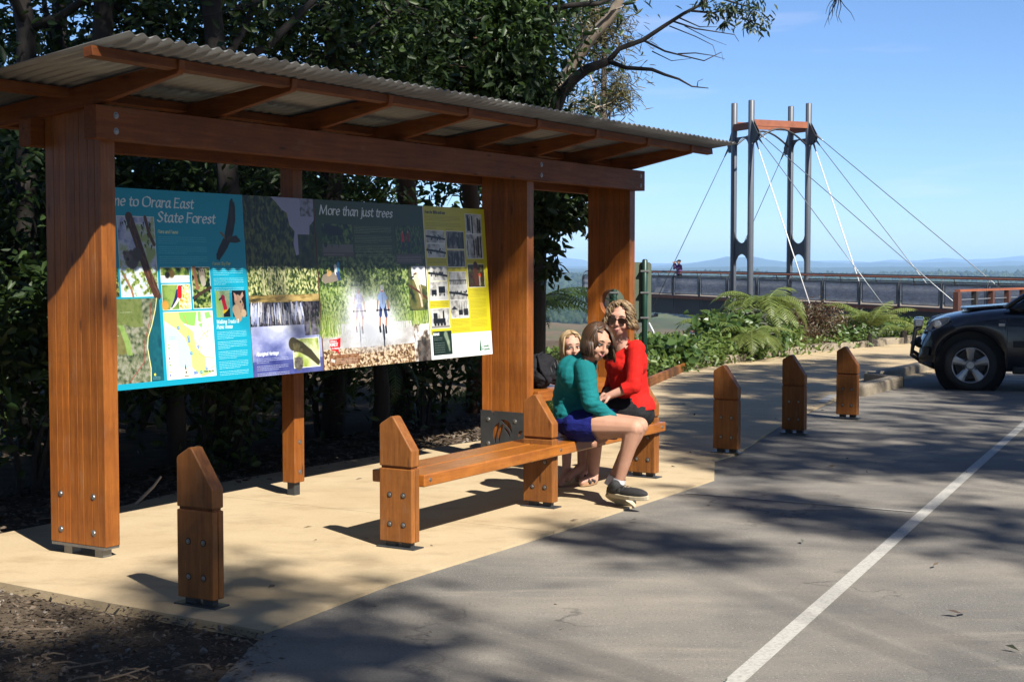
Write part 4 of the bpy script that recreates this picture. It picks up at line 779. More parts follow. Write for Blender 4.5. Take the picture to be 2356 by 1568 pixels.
def tree(name, label, trunk, limbs, cl, lm, leaf, bark, group=None, seed=1, per=34, wr=.4, spread=.34, droop=.3, up=.35, cat='tree', twigs=True, many=1.):
    """trunk / limbs: (points, r0, r1); cl: clumps (centre, radii, leaf count)"""
    r = random.Random(seed); base = Vector(trunk[0][0]) if trunk else Vector(cl[0][0])
    t = thing(name, base, label, cat, group); mb = MB()
    def limb(pts, r0, r1, n=8): m = len(pts)-1; mb.tube(pts, [r0 + (r1-r0)*i/m for i in range(m+1)], n)
    if trunk:
        limb(*trunk, n=10)
        for l in limbs: limb(*l, n=6)
        if twigs:
            tp = [Vector(p) for p in trunk[0]] + [Vector(p) for l in limbs for p in l[0]]
            for c, rad, n in cl:
                a = min(tp, key=lambda p: (p - Vector(c)).length + max(0, p.z - c[2])*.6); limb(wobble(a, c, 4, .07, r), .02 + .006*max(rad), .008, 5)
                for _ in range(9): s_ = Vector(c) + Vector([r.uniform(-.6, .6)*x for x in rad]); limb(wobble(s_, s_ + Vector([r.uniform(-1, 1)*x for x in rad]), 3, .12, r), .008, .0025, 4)
        mb.obj('trunk', bark, t, smooth=True)
    c, nr = clumps([(a, b, int(n*many)) for a, b, n in cl], per, seed + 50, spread=spread); L = leaf*(.7 + .6*np.random.default_rng(seed).random(len(c)))
    meshobj('crown', leaf_mesh('crown', c, L, wr, up, droop, seed, nrm=nr), lm, t); return t
def vtree(name, label, px, Y, z0, z1, r0, cl, seed, lean=0, reach=1.4, bark=M_BARKD, lm=L_DARK, leaf=.085, group='rainforest trees behind the shelter', **k):
    r = random.Random(seed); b = at(px, 608, Y); b.z = z0; e = Vector((b.x + lean, b.y + r.uniform(-.4, .4), z1))
    pts = wobble(b, e, 6, .018, r); L = []
    for i in range(4):
        s = pts[3 + i % 3]; L.append((wobble(s, s + Vector((r.uniform(-1, 1)*reach, r.uniform(-.8, .8), r.uniform(.3, 1.2))), 4, .06, r), r0*.45, .015))
    cc = [(tuple(at(x, y, Y + dy)), rad, n) for x, y, dy, rad, n in cl]
    return tree(name, label, (pts, r0, r0*.62), L, cc, lm, leaf, bark, group, seed, many=1.2, **k)
G_ = 'rainforest trees behind the shelter'
vtree('forest_tree', 'dark straight trunk furthest left, rising behind the left end of the shelter roof', 61, 12.6, -.1, 7, .1, [(30, 40, .5, (.6, .6, .4), 420), (60, 150, .9, (.5, .5, .4), 300), (-40, 220, .4, (.6, .6, .5), 500)], 1)
vtree('forest_tree', 'dark trunk second from the left behind the shelter roof', 132, 13.2, -.1, 7, .085, [(110, 20, .4, (.5, .5, .4), 300), (190, 120, 1.2, (.45, .5, .3), 260)], 2)
vtree('forest_tree', 'thick dark forking trunk above the left corner of the shelter roof', 186, 12.4, -.1, 7.4, .1, [(250, 40, .3, (.6, .6, .35), 420), (330, 90, .5, (.55, .5, .3), 420), (300, -20, .3, (.8, .8, .4), 620)], 3, lean=.25)
vtree('forest_tree', 'dark trunk standing behind the blue panel of the information board', 512, 12.2, -.1, 6.5, .1, [(470, 60, .6, (.75, .7, .4), 780), (560, 20, .3, (.8, .7, .4), 820), (520, 400, .4, (.9, .6, .35), 700), (420, 120, 1.4, (.7, .6, .35), 480), (640, 110, 1.4, (.6, .6, .3), 420)], 4)
vtree('forest_tree', 'leafy dark tree over the middle of the shelter roof', 760, 13.4, -.1, 6.5, .11, [(760, 40, 0, (.9, .8, .55), 1500), (680, 20, .5, (.8, .8, .5), 900), (840, 110, -.3, (.8, .7, .5), 1300), (700, 420, .3, (1.1, .7, .4), 900), (900, 30, .3, (.8, .8, .5), 1100)], 5)
vtree('forest_tree', 'tree with stringy reddish bark seen above the yellow panel', 930, 15.2, -.2, 6, .12, [(960, 130, 0, (.9, .8, .6), 1500), (900, 190, -.4, (.7, .6, .45), 900), (1020, 40, -.8, (1, .9, .6), 1700), (880, 60, 0, (.8, .8, .5), 1000)], 6, bark=M_BARKR, lm=L_MID)
vtree('forest_tree', 'brown barked tree just left of the middle post of the shelter', 1092, 15.8, -.2, 6, .1, [(1110, 60, -1.2, (1., .9, .6), 2000), (1090, 120, -1.2, (.7, .7, .6), 1600), (1080, 200, -.6, (.7, .6, .4), 800), (1120, 30, -1, (.6, .7, .45), 1000), (1060, 430, .5, (.6, .5, .3), 350)], 7, bark=M_BARKR, lm=L_MID, leaf=.1)
vtree('forest_tree', 'glossy leaved tree whose leaves droop into the gap between the end posts', 1245, 15.0, -.2, 4.4, .09, [(1165, 60, -.8, (.5, .6, .6), 1200), (1195, 140, -.6, (.32, .5, .45), 620), (1200, 215, -.4, (.33, .5, .35), 460), (1140, 190, -.8, (.6, .5, .45), 1000),
      (1270, 470, -.9, (.3, .4, .3), 300), (1300, 500, -.9, (.25, .3, .24), 200), (1338, 470, -.9, (.12, .2, .24), 80), (1250, 560, -.9, (.13, .2, .3), 110), (1262, 625, -.9, (.1, .15, .14), 46), (1285, 425, -.8, (.5, .4, .25), 360)], 8, reach=.35, lm=L_DARK, leaf=.11, droop=.8, spread=.3, per=16)
# pale leaning gum and the bare dark limb that reaches out over the sky
rb = random.Random(5)
pg = [at(x, y, Y) for x, y, Y in ((1205, 880, 18), (1222, 560, 18), (1240, 380, 18), (1268, 255, 18), (1290, 195, 17.9), (1322, 140, 17.8), (1360, 85, 17.6), (1398, 45, 17.5), (1425, 0, 17.4), (1440, -60, 17.3))]
tree('gum_tree', 'pale smooth barked gum trunk leaning to the right against the sky', (pg, .11, .055), [([pg[5], at(1350, 160, 17.6), at(1365, 190, 17.5), at(1372, 250, 17.4)], .018, .005), ([pg[6], at(1320, 60, 17.5), at(1290, 40, 17.4)], .03, .006)],
     [(tuple(at(1410, -40, 17.4)), (1., .8, .25), 260), (tuple(at(1300, 25, 17.4)), (.35, .4, .25), 120), (tuple(at(1370, 240, 17.4)), (.15, .2, .12), 30)], L_GUM, .13, M_BARKP, seed=21, wr=.26, droop=.9, per=14)
dl = [at(x, y, Y) for x, y, Y in ((1235, 900, 14.5), (1240, 500, 14.5), (1262, 290, 14.4), (1290, 218, 14.3), (1320, 182, 14.2), (1352, 158, 14.2), (1400, 141, 14.1))]
up_ = [at(x, y, Y) for x, y, Y in ((1400, 141, 14.1), (1425, 112, 14.1), (1480, 92, 14), (1525, 62, 14), (1572, 32, 14), (1610, 12, 14), (1650, -20, 14))]
out_ = [at(x, y, Y) for x, y, Y in ((1400, 141, 14.1), (1440, 156, 14), (1500, 160, 14), (1530, 172, 14), (1562, 182, 14), (1592, 199, 14), (1630, 203, 14))]
def P_(*q, Y=14): return [at(x, y, Y) for x, y in q]
bare = [(up_, .03, .012), (out_, .024, .004), (P_((1262, 20), (1320, 12), (1380, 8), (1430, -12)), .03, .016), (P_((1478, 92), (1530, 118), (1570, 128), (1620, 140), (1660, 120), (1664, 140)), .011, .002), (P_((1560, 124), (1600, 122), (1640, 128), (1668, 136)), .007, .002),
        (P_((1545, 48), (1600, 66), (1640, 72), (1690, 80), (1700, 96)), .009, .002), (P_((1560, 40), (1610, 62), (1650, 62)), .008, .002), (P_((1590, 25), (1640, 30), (1690, 18), (1740, 30)), .012, .003), (P_((1640, -10), (1700, 10), (1750, 22)), .012, .003), (P_((1604, 199), (1606, 187), (1618, 182)), .005, .002), (P_((1470, 158), (1478, 150), (1488, 138)), .004, .001), (P_((1340, 165), (1322, 120), (1340, 95), (1336, 50)), .012, .006),
        (P_((1500, 118), (1545, 140), (1590, 135)), .006, .002), (P_((1540, 60), (1600, 84), (1640, 104), (1648, 128)), .006, .0015), (P_((1575, 60), (1630, 88), (1672, 104)), .005, .0015)]
sp_ = [(tuple(at(x, y, 14)), (a, a, a*.6), n) for x, y, a, n in ((1655, 12, .12, 50), (1690, 22, .13, 60), (1720, 30, .12, 54), (1745, 40, .1, 46), (1735, 12, .12, 50), (1700, 2, .12, 40), (1752, 58, .06, 22), (1640, 30, .06, 18), (1670, 50, .05, 16), (1725, 62, .06, 18), (1620, 8, .08, 18), (1360, 6, .1, 20))]
tree('gum_tree', 'gum with a dark bare limb reaching over the sky, leaf tuft at its tip', (dl, .085, .04), bare, sp_, L_GUM, .075, M_BARKD, seed=22, wr=.26, droop=1., per=9, spread=.5, twigs=False)
tw = MB(); c_ = at(1925, -14, 13)
for k in range(9): e = at(1925 + 90*(rb.random()-.5), 20 + 45*rb.random(), 13); tw.tube(wobble(c_, e, 4, .08, rb), [.006, .005, .004, .003, .0015], 4)
tw.tube([at(1880, -60, 13), c_], .008, 5)
tag(tw.obj('twig', M_BARKD), 'thin bare hanging twig at the top edge against open sky', 'twig')
for k, (x, y, rx, rz, n) in enumerate([(1395, 130, .75, 1.15, 1500)]):
    tree('casuarina_tree', 'olive coloured casuarina with feathery needles behind the pale gum', ([at(1392, 900, 24), at(1388, 300, 24), at(1392, 20, 24)], .09, .03), [], [(tuple(at(a, b, 24)), (q, q, q*.7), m) for a, b, q, m in ((1370, 60, .5, 620), (1410, 90, .4, 420), (1350, 30, .5, 480), (1420, 190, .36, 360), (1390, 215, .4, 380), (1425, 220, .25, 200), (1370, 130, .4, 360), (1330, 240, .45, 300), (1340, 90, .4, 300), (1405, 30, .35, 240))], L_CAS, .17, M_BARK, seed=31, wr=.09, droop=.5, per=40, spread=.5)
# understorey: rows of separate shrubs behind the footpath
def shrub(name, label, c, h, rad, n, lm, leaf, seed, group=None, wr=.42, stems=5, bark=M_BARKD, per=26, droop=.25, spread=.34, cat='shrub'):
    r = random.Random(seed); c = Vector(c); t = thing(name, c, label, cat, group); mb = MB(); cl = []
    for i in range(stems):
        a = r.uniform(0, 6.28); e = c + Vector((math.cos(a)*rad*.55, math.sin(a)*rad*.55, h*r.uniform(.55, .85))); mb.tube(wobble(c + Vector((math.cos(a)*.06, math.sin(a)*.06, -.05)), e, 4, .06, r), [.02*h**.5, .016*h**.5, .012, .009, .005], 5)
        cl.append((tuple(e), (rad*.55, rad*.55, h*.3), n//stems))
    mb.obj('stems', bark, t); cl.append(((c.x, c.y, c.z + h*.4), (rad*.8, rad*.8, h*.4), n//3))
    pc, nr = clumps(cl, per, seed, spread=spread); pc[:, 2] = np.maximum(pc[:, 2], c.z + .02); L = leaf*(.65 + .7*np.random.default_rng(seed).random(len(pc)))
    meshobj('foliage', leaf_mesh('foliage', pc, L, wr, .4, droop, seed, nrm=nr), lm, t); return t
gU = 'dark shrubs crowding the back of the footpath'; rs = random.Random(3)
row = [(4.4, 7.9), (5.2, 7.7), (6.0, 8.1), (6.8, 8.0), (7.6, 8.2), (8.4, 8.1), (9.2, 8.2), (10.0, 8.1), (10.8, 8.3), (11.5, 8.1), (12.1, 8.2)]
where = ['at the far left edge beyond the left post', 'left of the left post at the path edge', 'straight behind the left post', 'behind the left end of the blue panel', 'below the blue panel, right of its map', 'behind the waterfall panel and the rear post', 'just right of the rear post below the bike riders', 'below the middle of the bike rider panel', 'below the joint of the green and yellow panels', 'below the yellow panel beside the middle post', 'behind the middle post and the steel leaf plate']
for i, (u, v) in enumerate(row): shrub('understorey_shrub', 'dark shaded shrub ' + where[i], P(u + rs.uniform(-.2, .2), v + rs.uniform(-.1, .3), 0), rs.uniform(1.3, 2.0), rs.uniform(.55, .8), 1300, L_DARK, .1, 100+i, gU)
w2 = ['at the left edge of the picture', 'behind the left post', 'behind the map of the blue panel', 'behind the waterfall panel', 'behind the bike rider panel', 'behind the yellow panel', 'behind the middle post']
for i in range(7): shrub('understorey_shrub', 'taller dark shrub of the second row ' + w2[i], P(7.4 + i*.98, 10.0 + rs.uniform(-.4, .5), 0), rs.uniform(2.5, 3.4), rs.uniform(.8, 1.1), 1900, L_DARK, .12, 140+i, 'taller shrubs in the second row')
w3 = ['left of the left post', 'behind the left post', 'behind the soaring eagle', 'between the eagle and the waterfall', 'behind the rear post', 'above the two bike riders', 'above the joint of the green and yellow panels', 'above the yellow panel']
for i in range(8): shrub('understorey_shrub', 'big dark bush far back ' + w3[i], P(9.6 + i*1.1, 13.2 + rs.uniform(-.6, .6), -.1), rs.uniform(2.9, 3.8), rs.uniform(1.1, 1.4), 1900, L_DARK, .17, 180+i, 'big bushes at the back of the thicket')
pl_ = ground_at(-10, 1010); shrub('broadleaf_shrub', 'glossy bright leaved shrub at the left edge beside the left post', P(6.35, 9.2, .1), 2.6, .62, 2600, L_MID, .125, 220, wr=.42, per=18)
shrub('broadleaf_shrub', 'low sunlit shrub behind the rear post under the board', P(8.6, 7.75, .0), .9, .4, 420, L_MID, .09, 221)
# tree ferns
def fern(label, c, h, n, L, seed, lm=L_FERN, pitch0=.75, droop=1.5, arc=(0, 6.283), npin=26, pw=.2, group=None, name='tree_fern'):
    r = random.Random(seed); c = Vector(c); t = thing(name, (c.x, c.y, c.z - h), label, 'fern', group)
    if h > .05: MB().tube(wobble(c - Z*h, c, 4, .02, r), [.09, .075, .07, .07, .06], 9).obj('trunk', M_BARKD, t, smooth=True)
    for i in range(n):
        a = arc[0] + (arc[1]-arc[0])*(i + r.uniform(-.3, .3))/n; p = pitch0*r.uniform(.6, 1.25); Lf = L*r.uniform(.75, 1.1); pts = [c.copy()]; dr = droop*r.uniform(.7, 1.2); K = npin
        hd = Vector((math.cos(a), math.sin(a), 0))
        for k in range(K): q = p - dr*(k/K)**1.15; pts.append(pts[-1] + (hd*math.cos(q) + Z*math.sin(q))*(Lf/K))
        side = hd.cross(Z); vs = []; fs = []; mb = MB(); mb.tube(pts[::3] + [pts[-1]], [.009 - .007*j/(len(pts[::3])) for j in range(len(pts[::3])+1)], 4)
        for k in range(2, K+1):
            s = k/K; ln = Lf*pw*math.sin(math.pi*min(1, .12 + s*.9))**.8*(1.15 - .45*s) + .01; t_ = (pts[k]-pts[k-1]).normalized(); wd = Lf/K*.44
            for sg in (1, -1):
                d = (side*sg + t_*.45 - Z*.22*r.uniform(.4, 1.8)).normalized(); o = pts[k]; m = o + d*ln*.55 - Z*.02*ln; e = o + d*ln - Z*.16*ln
                mb.add([o - t_*wd*.5, o + t_*wd*.7, m + t_*wd*.75, e, m - t_*wd*.45], [(0, 1, 2, 4), (4, 2, 3)])
        mb.obj('frond', lm, t)
    return t
fern('large pale green tree fern in front of the pier pylon', at(1755, 716, 25.2), .9, 36, 1.05, 1, pitch0=.9, droop=2.3, pw=.26)
fern('feathery tree fern left of the large one, below the pier deck', at(1650, 766, 24.4), .5, 24, .85, 2, pitch0=.85, droop=2.0, pw=.26)
fern('tree fern with one upright frond beside the car bonnet', at(2000, 752, 27.6), .5, 16, .95, 3, pitch0=.9, droop=1.3, pw=.28)
fern('low fern at the right end of the garden bed in front of the car', at(2080, 760, 28.8), .3, 8, .8, 4, pitch0=.5)
fern('small fern in the middle of the garden bed in front of the large tree fern', at(1725, 778, 23.6), .3, 22, .8, 5, droop=1.9, pw=.26)
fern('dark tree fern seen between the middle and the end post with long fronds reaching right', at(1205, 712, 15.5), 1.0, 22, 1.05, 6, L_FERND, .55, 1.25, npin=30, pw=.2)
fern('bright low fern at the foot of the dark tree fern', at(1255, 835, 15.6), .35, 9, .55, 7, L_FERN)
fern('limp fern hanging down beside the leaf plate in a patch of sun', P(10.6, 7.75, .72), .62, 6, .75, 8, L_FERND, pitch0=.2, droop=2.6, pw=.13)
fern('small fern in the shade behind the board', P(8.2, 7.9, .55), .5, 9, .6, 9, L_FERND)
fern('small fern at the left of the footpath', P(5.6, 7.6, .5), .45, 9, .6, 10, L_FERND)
# garden along the kerb
def gshrub(label, px, py, Y, h, rad, n, lm, leaf, seed, **k): p = at(px, py, Y); h *= .48 if px < 1600 else .6 if px < 1660 else .78; return shrub('garden_shrub', label, (p.x, p.y, 0), h, rad*1.15, int(n*1.7), lm, leaf*1.1, seed, 'shrubs in the garden bed', bark=M_BARK, **k)
gshrub('broad leaved green shrub just right of the seated woman', 1530, 850, 21.6, .72, .42, 620, L_GARD, .12, 1, wr=.7)
gshrub('bright green low shrub at the left end of the concrete kerb', 1500, 850, 23, .75, .4, 600, L_GARD, .12, 2, wr=.7)
gshrub('low lime green shrub behind the concrete kerb', 1580, 850, 22.8, .5, .5, 750, L_LIME, .085, 3, wr=.7)
gshrub('dense green shrub below the feathery fern', 1625, 840, 23.4, .65, .5, 800, L_LIME, .09, 4, wr=.6)
gshrub('big leaved dark green shrub in the middle of the bed', 1690, 832, 24, .85, .5, 760, L_GARD, .15, 5, wr=.65)
gshrub('grey tipped shrub standing above its neighbours in the middle of the bed', 1722, 826, 24.6, 1.0, .3, 330, L_GREY, .12, 6, wr=.4)
gshrub('leafy shrub behind the first garden kerb blocks', 1750, 826, 24.7, .7, .45, 620, L_GARD, .11, 7, wr=.6)
gshrub('rounded red tinged shrub in front of the pier', 1870, 812, 26.8, .98, .5, 1500, L_RED, .06, 8, wr=.3, per=40)
gshrub('small reddish shrub behind the rounded red one', 1825, 812, 26, .6, .4, 700, L_RED, .06, 9, wr=.3)
gshrub('grey green open shrub in front of the dark girder', 1975, 800, 28, .75, .5, 900, L_GREY, .055, 10, wr=.3)
gshrub('green shrub at the far end of the bed below the upright frond', 1925, 806, 27.5, .55, .45, 650, L_GARD, .09, 11)
gshrub('low shrub at the right end of the bed near the driving light', 2095, 790, 30, .55, .5, 700, L_LIME, .09, 12)
gshrub('green shrub behind the kerb left of the car', 2040, 795, 29.4, .55, .5, 700, L_GARD, .09, 13)
gshrub('yellowish green shrub behind the right bollards', 1790, 818, 25.6, .62, .4, 560, L_LIME, .09, 14)
gshrub('green shrub under the large tree fern', 1770, 806, 27.5, .95, .6, 1100, L_GARD, .1, 15)
gshrub('low green shrub beside the seated child, seen between the posts', 1275, 905, 16.8, .65, .4, 600, L_GARD, .09, 16)
gshrub('low green shrub behind the end post', 1345, 890, 18, .55, .45, 600, L_LIME, .08, 17)
rg = np.random.default_rng(8)
def cover(name, poly, n, lm, leaf, zt, seed, wr=.5):
    q = np.array(poly); c = []
    while len(c) < n:
        a, b = rg.integers(0, len(q), 2); s = rg.random(); p = q[a]*(1-s) + q[b]*s + rg.normal(0, .12, 2); c.append((*p, 0))
    c = np.array(c); xyz = np.array([P(a, b, 0)[:] for a, b, _ in c]); xyz[:, 2] = rg.random(n)*zt
    o = meshobj(name, leaf_mesh(name, xyz, leaf*(.6 + .8*rg.random(n)), wr, .2, -.5, seed), lm); return tag(o, kind='stuff')
cover('ground_cover', [(17.5, 8.9), (20, 9.6), (24, 9.4), (29, 8.9), (34, 8.5), (30, 11), (24, 11.5), (19, 11), (17, 10)], 15000, L_LIME, .1, .26, 41)
cover('grass', [(13.5, 7.6), (17, 8.6), (19, 9.3), (17, 10), (14, 9)], 6000, L_LIME, .11, .05, 42, .09)
# ---------------------------------------------------------------- leaf litter, twigs and stones
def litter(name, pts, leaf, lm, seed, wr=.32, z=.006):
    n = len(pts); r = np.random.default_rng(seed); a = r.random(n)*6.283; L = leaf*(.5 + r.random(n)); d = np.stack([np.cos(a), np.sin(a), r.normal(0, .12, n)], 1); s = np.stack([-np.sin(a), np.cos(a), r.normal(0, .35, n)], 1); w = (L*wr*(.6 + .8*r.random(n))*.5)[:, None]
    c = np.concatenate([pts, np.full((n, 1), z)], 1); L = L[:, None]; cu = np.abs(r.normal(0, .16, (n, 1)))*L*np.array([[0, 0, 1]])
    v = np.stack([c, c + d*L*.4 + s*w + cu, c + d*L + cu*.6, c + d*L*.45 - s*w + cu], 1).reshape(-1, 3); v[:, 2] = np.maximum(v[:, 2], z*.5)
    return tag(meshobj(name, fast(name, v, np.arange(4*n).reshape(n, 4)), lm), kind='stuff')
def in_uv(n, u0, u1, v0, v1, r):
    q = np.stack([u0 + (u1-u0)*r.random(n), v0 + (v1-v0)*r.random(n)], 1); return q
def toxy(q): return q[:, :1]*np.array([U[:2]]) + q[:, 1:]*np.array([V[:2]])
q = in_uv(11000, 2.5, 4.95, 2.9, 7, rg); lim = 4.72 + .03*np.maximum(0, q[:, 1]-4.06); edgev = np.interp(q[:, 0], [2.6, 3.5, 4.1, 4.72], [3.35, 3.42, 3.75, 4.06])
q = q[(q[:, 0] < lim - .01) & (q[:, 1] > edgev - .25*rg.random(len(q))**3)]
litter('leaf_litter', toxy(q), .03, L_DEAD, 51)
q = np.concatenate([in_uv(2600, 4.6, 12, 6.95, 8.2, rg), in_uv(1200, 10.2, 13.5, 7.0, 8.2, rg)]); litter('leaf_litter', toxy(q), .07, L_DEAD, 52, z=.0)
q = in_uv(70, 5, 17, -1, 7, rg); litter('fallen_leaves', toxy(q), .048, L_DEAD, 53, z=.018)
q = in_uv(26, 5, 12, 0, 4, rg); litter('fallen_leaves', toxy(q), .045, L_GREY, 54, z=.01)
n = 900; q = np.concatenate([in_uv(500, 2.8, 4.8, 3.4, 7, rg), in_uv(400, 4.7, 12, 6.95, 7.5, rg)]); q = q[(q[:, 1] > 3.9)]; xy = toxy(q); s = .005 + .012*rg.random(len(q))**2
v, f = blobs(np.concatenate([xy, np.zeros((len(q), 1))], 1), np.stack([s, s*1.2, s*.7], 1), 9); tag(meshobj('pebbles', fast('pebbles', v, f), mat('pebble', (.3, .26, .21), (.18, .15, .12), .9, 30)), kind='stuff')
tw = MB()
for k in range(150):
    if k < 110: u, v_ = rg.uniform(2.8, 4.7), rg.uniform(3.9, 6.8)
    else: u, v_ = rg.uniform(4.8, 12), rg.uniform(7.0, 7.7)
    if k < 110 and u > 4.68: continue
    a = rg.random()*6.28; l = .05 + .16*rg.random(); p = P(u, v_, .012); tw.tube([p, p + Vector((math.cos(a), math.sin(a), .04))*l*.5 + Z*.006, p + Vector((math.cos(a+.2), math.sin(a+.2), .05))*l], .0035, 4)
tag(tw.obj('fallen_twigs', mat('dry_twig', (.3, .22, .15), (.17, .12, .08), .9, 20)), kind='stuff')
a = ground_at(310, 1165); tag(MB().tube([a + Z*.01, a + Vector((.09, .12, .11)), a + Vector((.13, .17, .17))], [.012, .011, .008], 6).obj('broken_stick', M_BARKP), 'pale broken stick poking up from the edge of the path behind the left post', 'stick')
# ---------------------------------------------------------------- gums behind the photographer whose crowns shade the place
def canopy(label, trunk_xy, spots, seed, hgt=14., leaf=.24):
    r = random.Random(seed); cl = []
    for x, y, rx, ry, t, k in spots:
        c = Vector((x, y, 0)) + Vector((.589, -.893, 1))*t; cl.append((c, rx, ry, k))
    b = Vector((*trunk_xy, 0)); top_ = b + Vector((0, 0, hgt-3)); t = thing('gum_tree', b, label, 'tree', 'tall gums around the car park'); mb = MB()
    mb.tube(wobble(b - Z*.1, top_, 6, .01, r), [.3, .27, .25, .23, .21, .19, .16], 12)
    C = []; 
    for c, rx, ry, k in cl:
        mb.tube(wobble(top_ - Z*r.uniform(0, 2), c, 4, .04, r), [.028, .024, .02, .015, .008], 5)
        m = max(12, int(math.pi*rx*ry*k/(leaf*leaf*.2))); g = np.random.default_rng(int(abs(c.x*97 + c.y*31)*10) % 99991); th = g.random(m)*6.283; rad = g.random(m)**.5*(1 + .18*np.sin(3*th + c.x*5) + .12*np.sin(7*th + c.y*3)); C.append(np.stack([c.x + rx*rad*np.cos(th), c.y + ry*rad*np.sin(th), c.z + g.normal(0, .25, m)], 1))
    mb.obj('trunk', M_BARKP, t, smooth=True); C = np.concatenate(C); meshobj('crown', leaf_mesh('crown', C, leaf*(.6 + .7*R.random(len(C))), .42, .7, .3, seed), L_GUM, t)
def uvs(u, v): p = P(u, v); return p.x, p.y
spots = []; rq = random.Random(12)
for i in range(16):
    for j in range(10):
        u, v = 1.2 + i*.95 + rq.uniform(-.2, .2), 7.95 + j*.85 + rq.uniform(-.1, .2)
        if math.hypot((u - 7.6)/1.5, (v - 9.9)/1.25) < 1 or (u > 15.5) or (u > 12.2 and rq.random() < .4) or rq.random() < .05: continue
        spots.append((*uvs(u, v), .62, .5 if j else .4, rq.uniform(12.5, 16), 1.7))
canopy('tall gum behind the camera whose crown shades the thicket', (-1.1, -3.1), spots, 61)
# ================================================================ CANTILEVERED LOOKOUT PIER
M_RUST = mat('weathering_steel', (.36, .105, .04), (.24, .065, .025), .7, 3, bump=.1)
M_PIERD = mat('pier_dark_steel', (.028, .022, .02), (.018, .014, .013), .6, 2)
M_PYLON = mat('pylon_grey_paint', (.115, .13, .155), (.095, .108, .13), .45, .8)
M_PLATE = mat('pylon_dark_plate', (.03, .032, .038), (.02, .022, .026), .5, 2)
M_RAILD = mat('balustrade_dark_steel', (.06, .065, .075), (.04, .043, .05), .45, 3)
M_CABLE = mat('galvanised_cable', (.3, .32, .34), (.22, .24, .26), .35, 5, metal=.3)
M_ROD = mat('white_tie_rod', (.85, .85, .83), (.75, .75, .74), .4, 5)
M_RAILW = mat('dark_red_timber', (.1, .03, .016), (.06, .02, .012), .6, 5)
M_DECK = mat('grey_deck_board', (.3, .25, .2), (.2, .165, .13), .8, 2)
def mesh_mat():
    m = bpy.data.materials.new('woven_wire_mesh'); m.use_nodes = True; nt = m.node_tree; b = nt.nodes['Principled BSDF']
    tc = nt.nodes.new('ShaderNodeTexCoord')
    n = noise(nt, mapping(nt, tc.outputs['Object'], (1, 1, 3.5)), 2.6, 5, .7)
    nt.links.new(ramp(nt, n, alb((.3, .31, .34)), alb((.85, .87, .92)), .42, .68), b.inputs['Base Color']); b.inputs['Roughness'].default_value = .4; b.inputs['Metallic'].default_value = .3
    tl = nt.nodes.new('ShaderNodeBsdfTranslucent'); tl.inputs[0].default_value = (.4, .42, .46, 1); m2 = nt.nodes.new('ShaderNodeMixShader'); m2.inputs[0].default_value = .55; nt.links.new(b.outputs[0], m2.inputs[1]); nt.links.new(tl.outputs[0], m2.inputs[2])
    t = nt.nodes.new('ShaderNodeBsdfTransparent'); ms = nt.nodes.new('ShaderNodeMixShader')
    nt.links.new(ramp(nt, noise(nt, mapping(nt, tc.outputs['Object'], (1, 1, 6)), 5, 4, .7), (.5,)*3, (.78,)*3, .35, .65), ms.inputs[0])
    nt.links.new(t.outputs[0], ms.inputs[1]); nt.links.new(m2.outputs[0], ms.inputs[2]); nt.links.new(ms.outputs[0], nt.nodes['Material Output'].inputs[0])
    return m
M_MESHW = mesh_mat()
pier = thing('observation_pier', (12, 62, -.1), 'long dark steel lookout pier with rust coloured handrails and four grey pylon tubes with cables', 'lookout pier')
# near edge of the deck, one point per post (2.4 m apart)
d0 = Vector((.417, -.909, 0)); p0 = Vector((7.86, 72, 0)); pts = [p0 + d0*2.4*i for i in range(0, 13)]
ang = math.atan2(d0.y, d0.x); q = p0.copy(); a = ang; left = []
for i in range(5):
    a -= .035; q = q - Vector((math.cos(a), math.sin(a), 0))*2.4; left.append(q.copy())
edge = left[::-1] + pts; W_ = 2.7
def nrm(i):
    t = (edge[min(i+1, len(edge)-1)] - edge[max(i-1, 0)]).normalized(); return t, Vector((-t.y, t.x, 0))
zd = [.07 - .016*max(0, i - 5) if i < 15 else -.09 for i in range(len(edge))]
zd = [max(z, -.09) for z in zd]
def rail(off, z, r, m, name, n=8, wob=0):
    MB().tube([edge[i] + nrm(i)[1]*off + Z*(zd[i] + z) for i in range(len(edge))], r, n).obj(name, m, pier, smooth=True)
n_e = len(edge)
for (o0, o1, z0, z1, m, nm) in ((-.05, W_+.05, -.1, 0, M_DECK, 'deck'), (-.09, -.05, -.16, -.03, M_RUST, 'edge_beam'), (W_+.05, W_+.09, -.16, -.03, M_RUST, 'edge_beam'), (.12, .32, -.92, -.1, M_PIERD, 'girder'), (W_-.32, W_-.12, -.92, -.1, M_PIERD, 'girder'), (.32, W_-.32, -.42, -.32, M_PIERD, 'soffit')):
    rows = []
    for i in range(n_e):
        nn = nrm(i)[1]; c = edge[i]; tap = 1 if z0 != -.92 else (.75 if i < 2 else 1)
        rows.append([c + nn*o0 + Z*(zd[i]+z0*tap), c + nn*o0 + Z*(zd[i]+z1), c + nn*o1 + Z*(zd[i]+z1), c + nn*o1 + Z*(zd[i]+z0*tap)])
    mb = MB().grid(rows, close=True); mb.f += [(0, 1, 2, 3), tuple(4*(n_e-1) + k for k in (3, 2, 1, 0))]; mb.m += [0, 0]
    mb.obj(nm, m, pier)
rail(.12, 1.1, .032, M_RUST, 'handrail'); rail(.0, .885, .026, M_RAILD, 'top_rail'); rail(.24, 1.13, .022, M_RAILD, 'inner_rail')
rail(W_-.12, 1.1, .03, M_RUST, 'handrail'); rail(W_, .885, .026, M_RAILD, 'top_rail'); rail(W_-.24, 1.13, .022, M_RAILD, 'inner_rail')
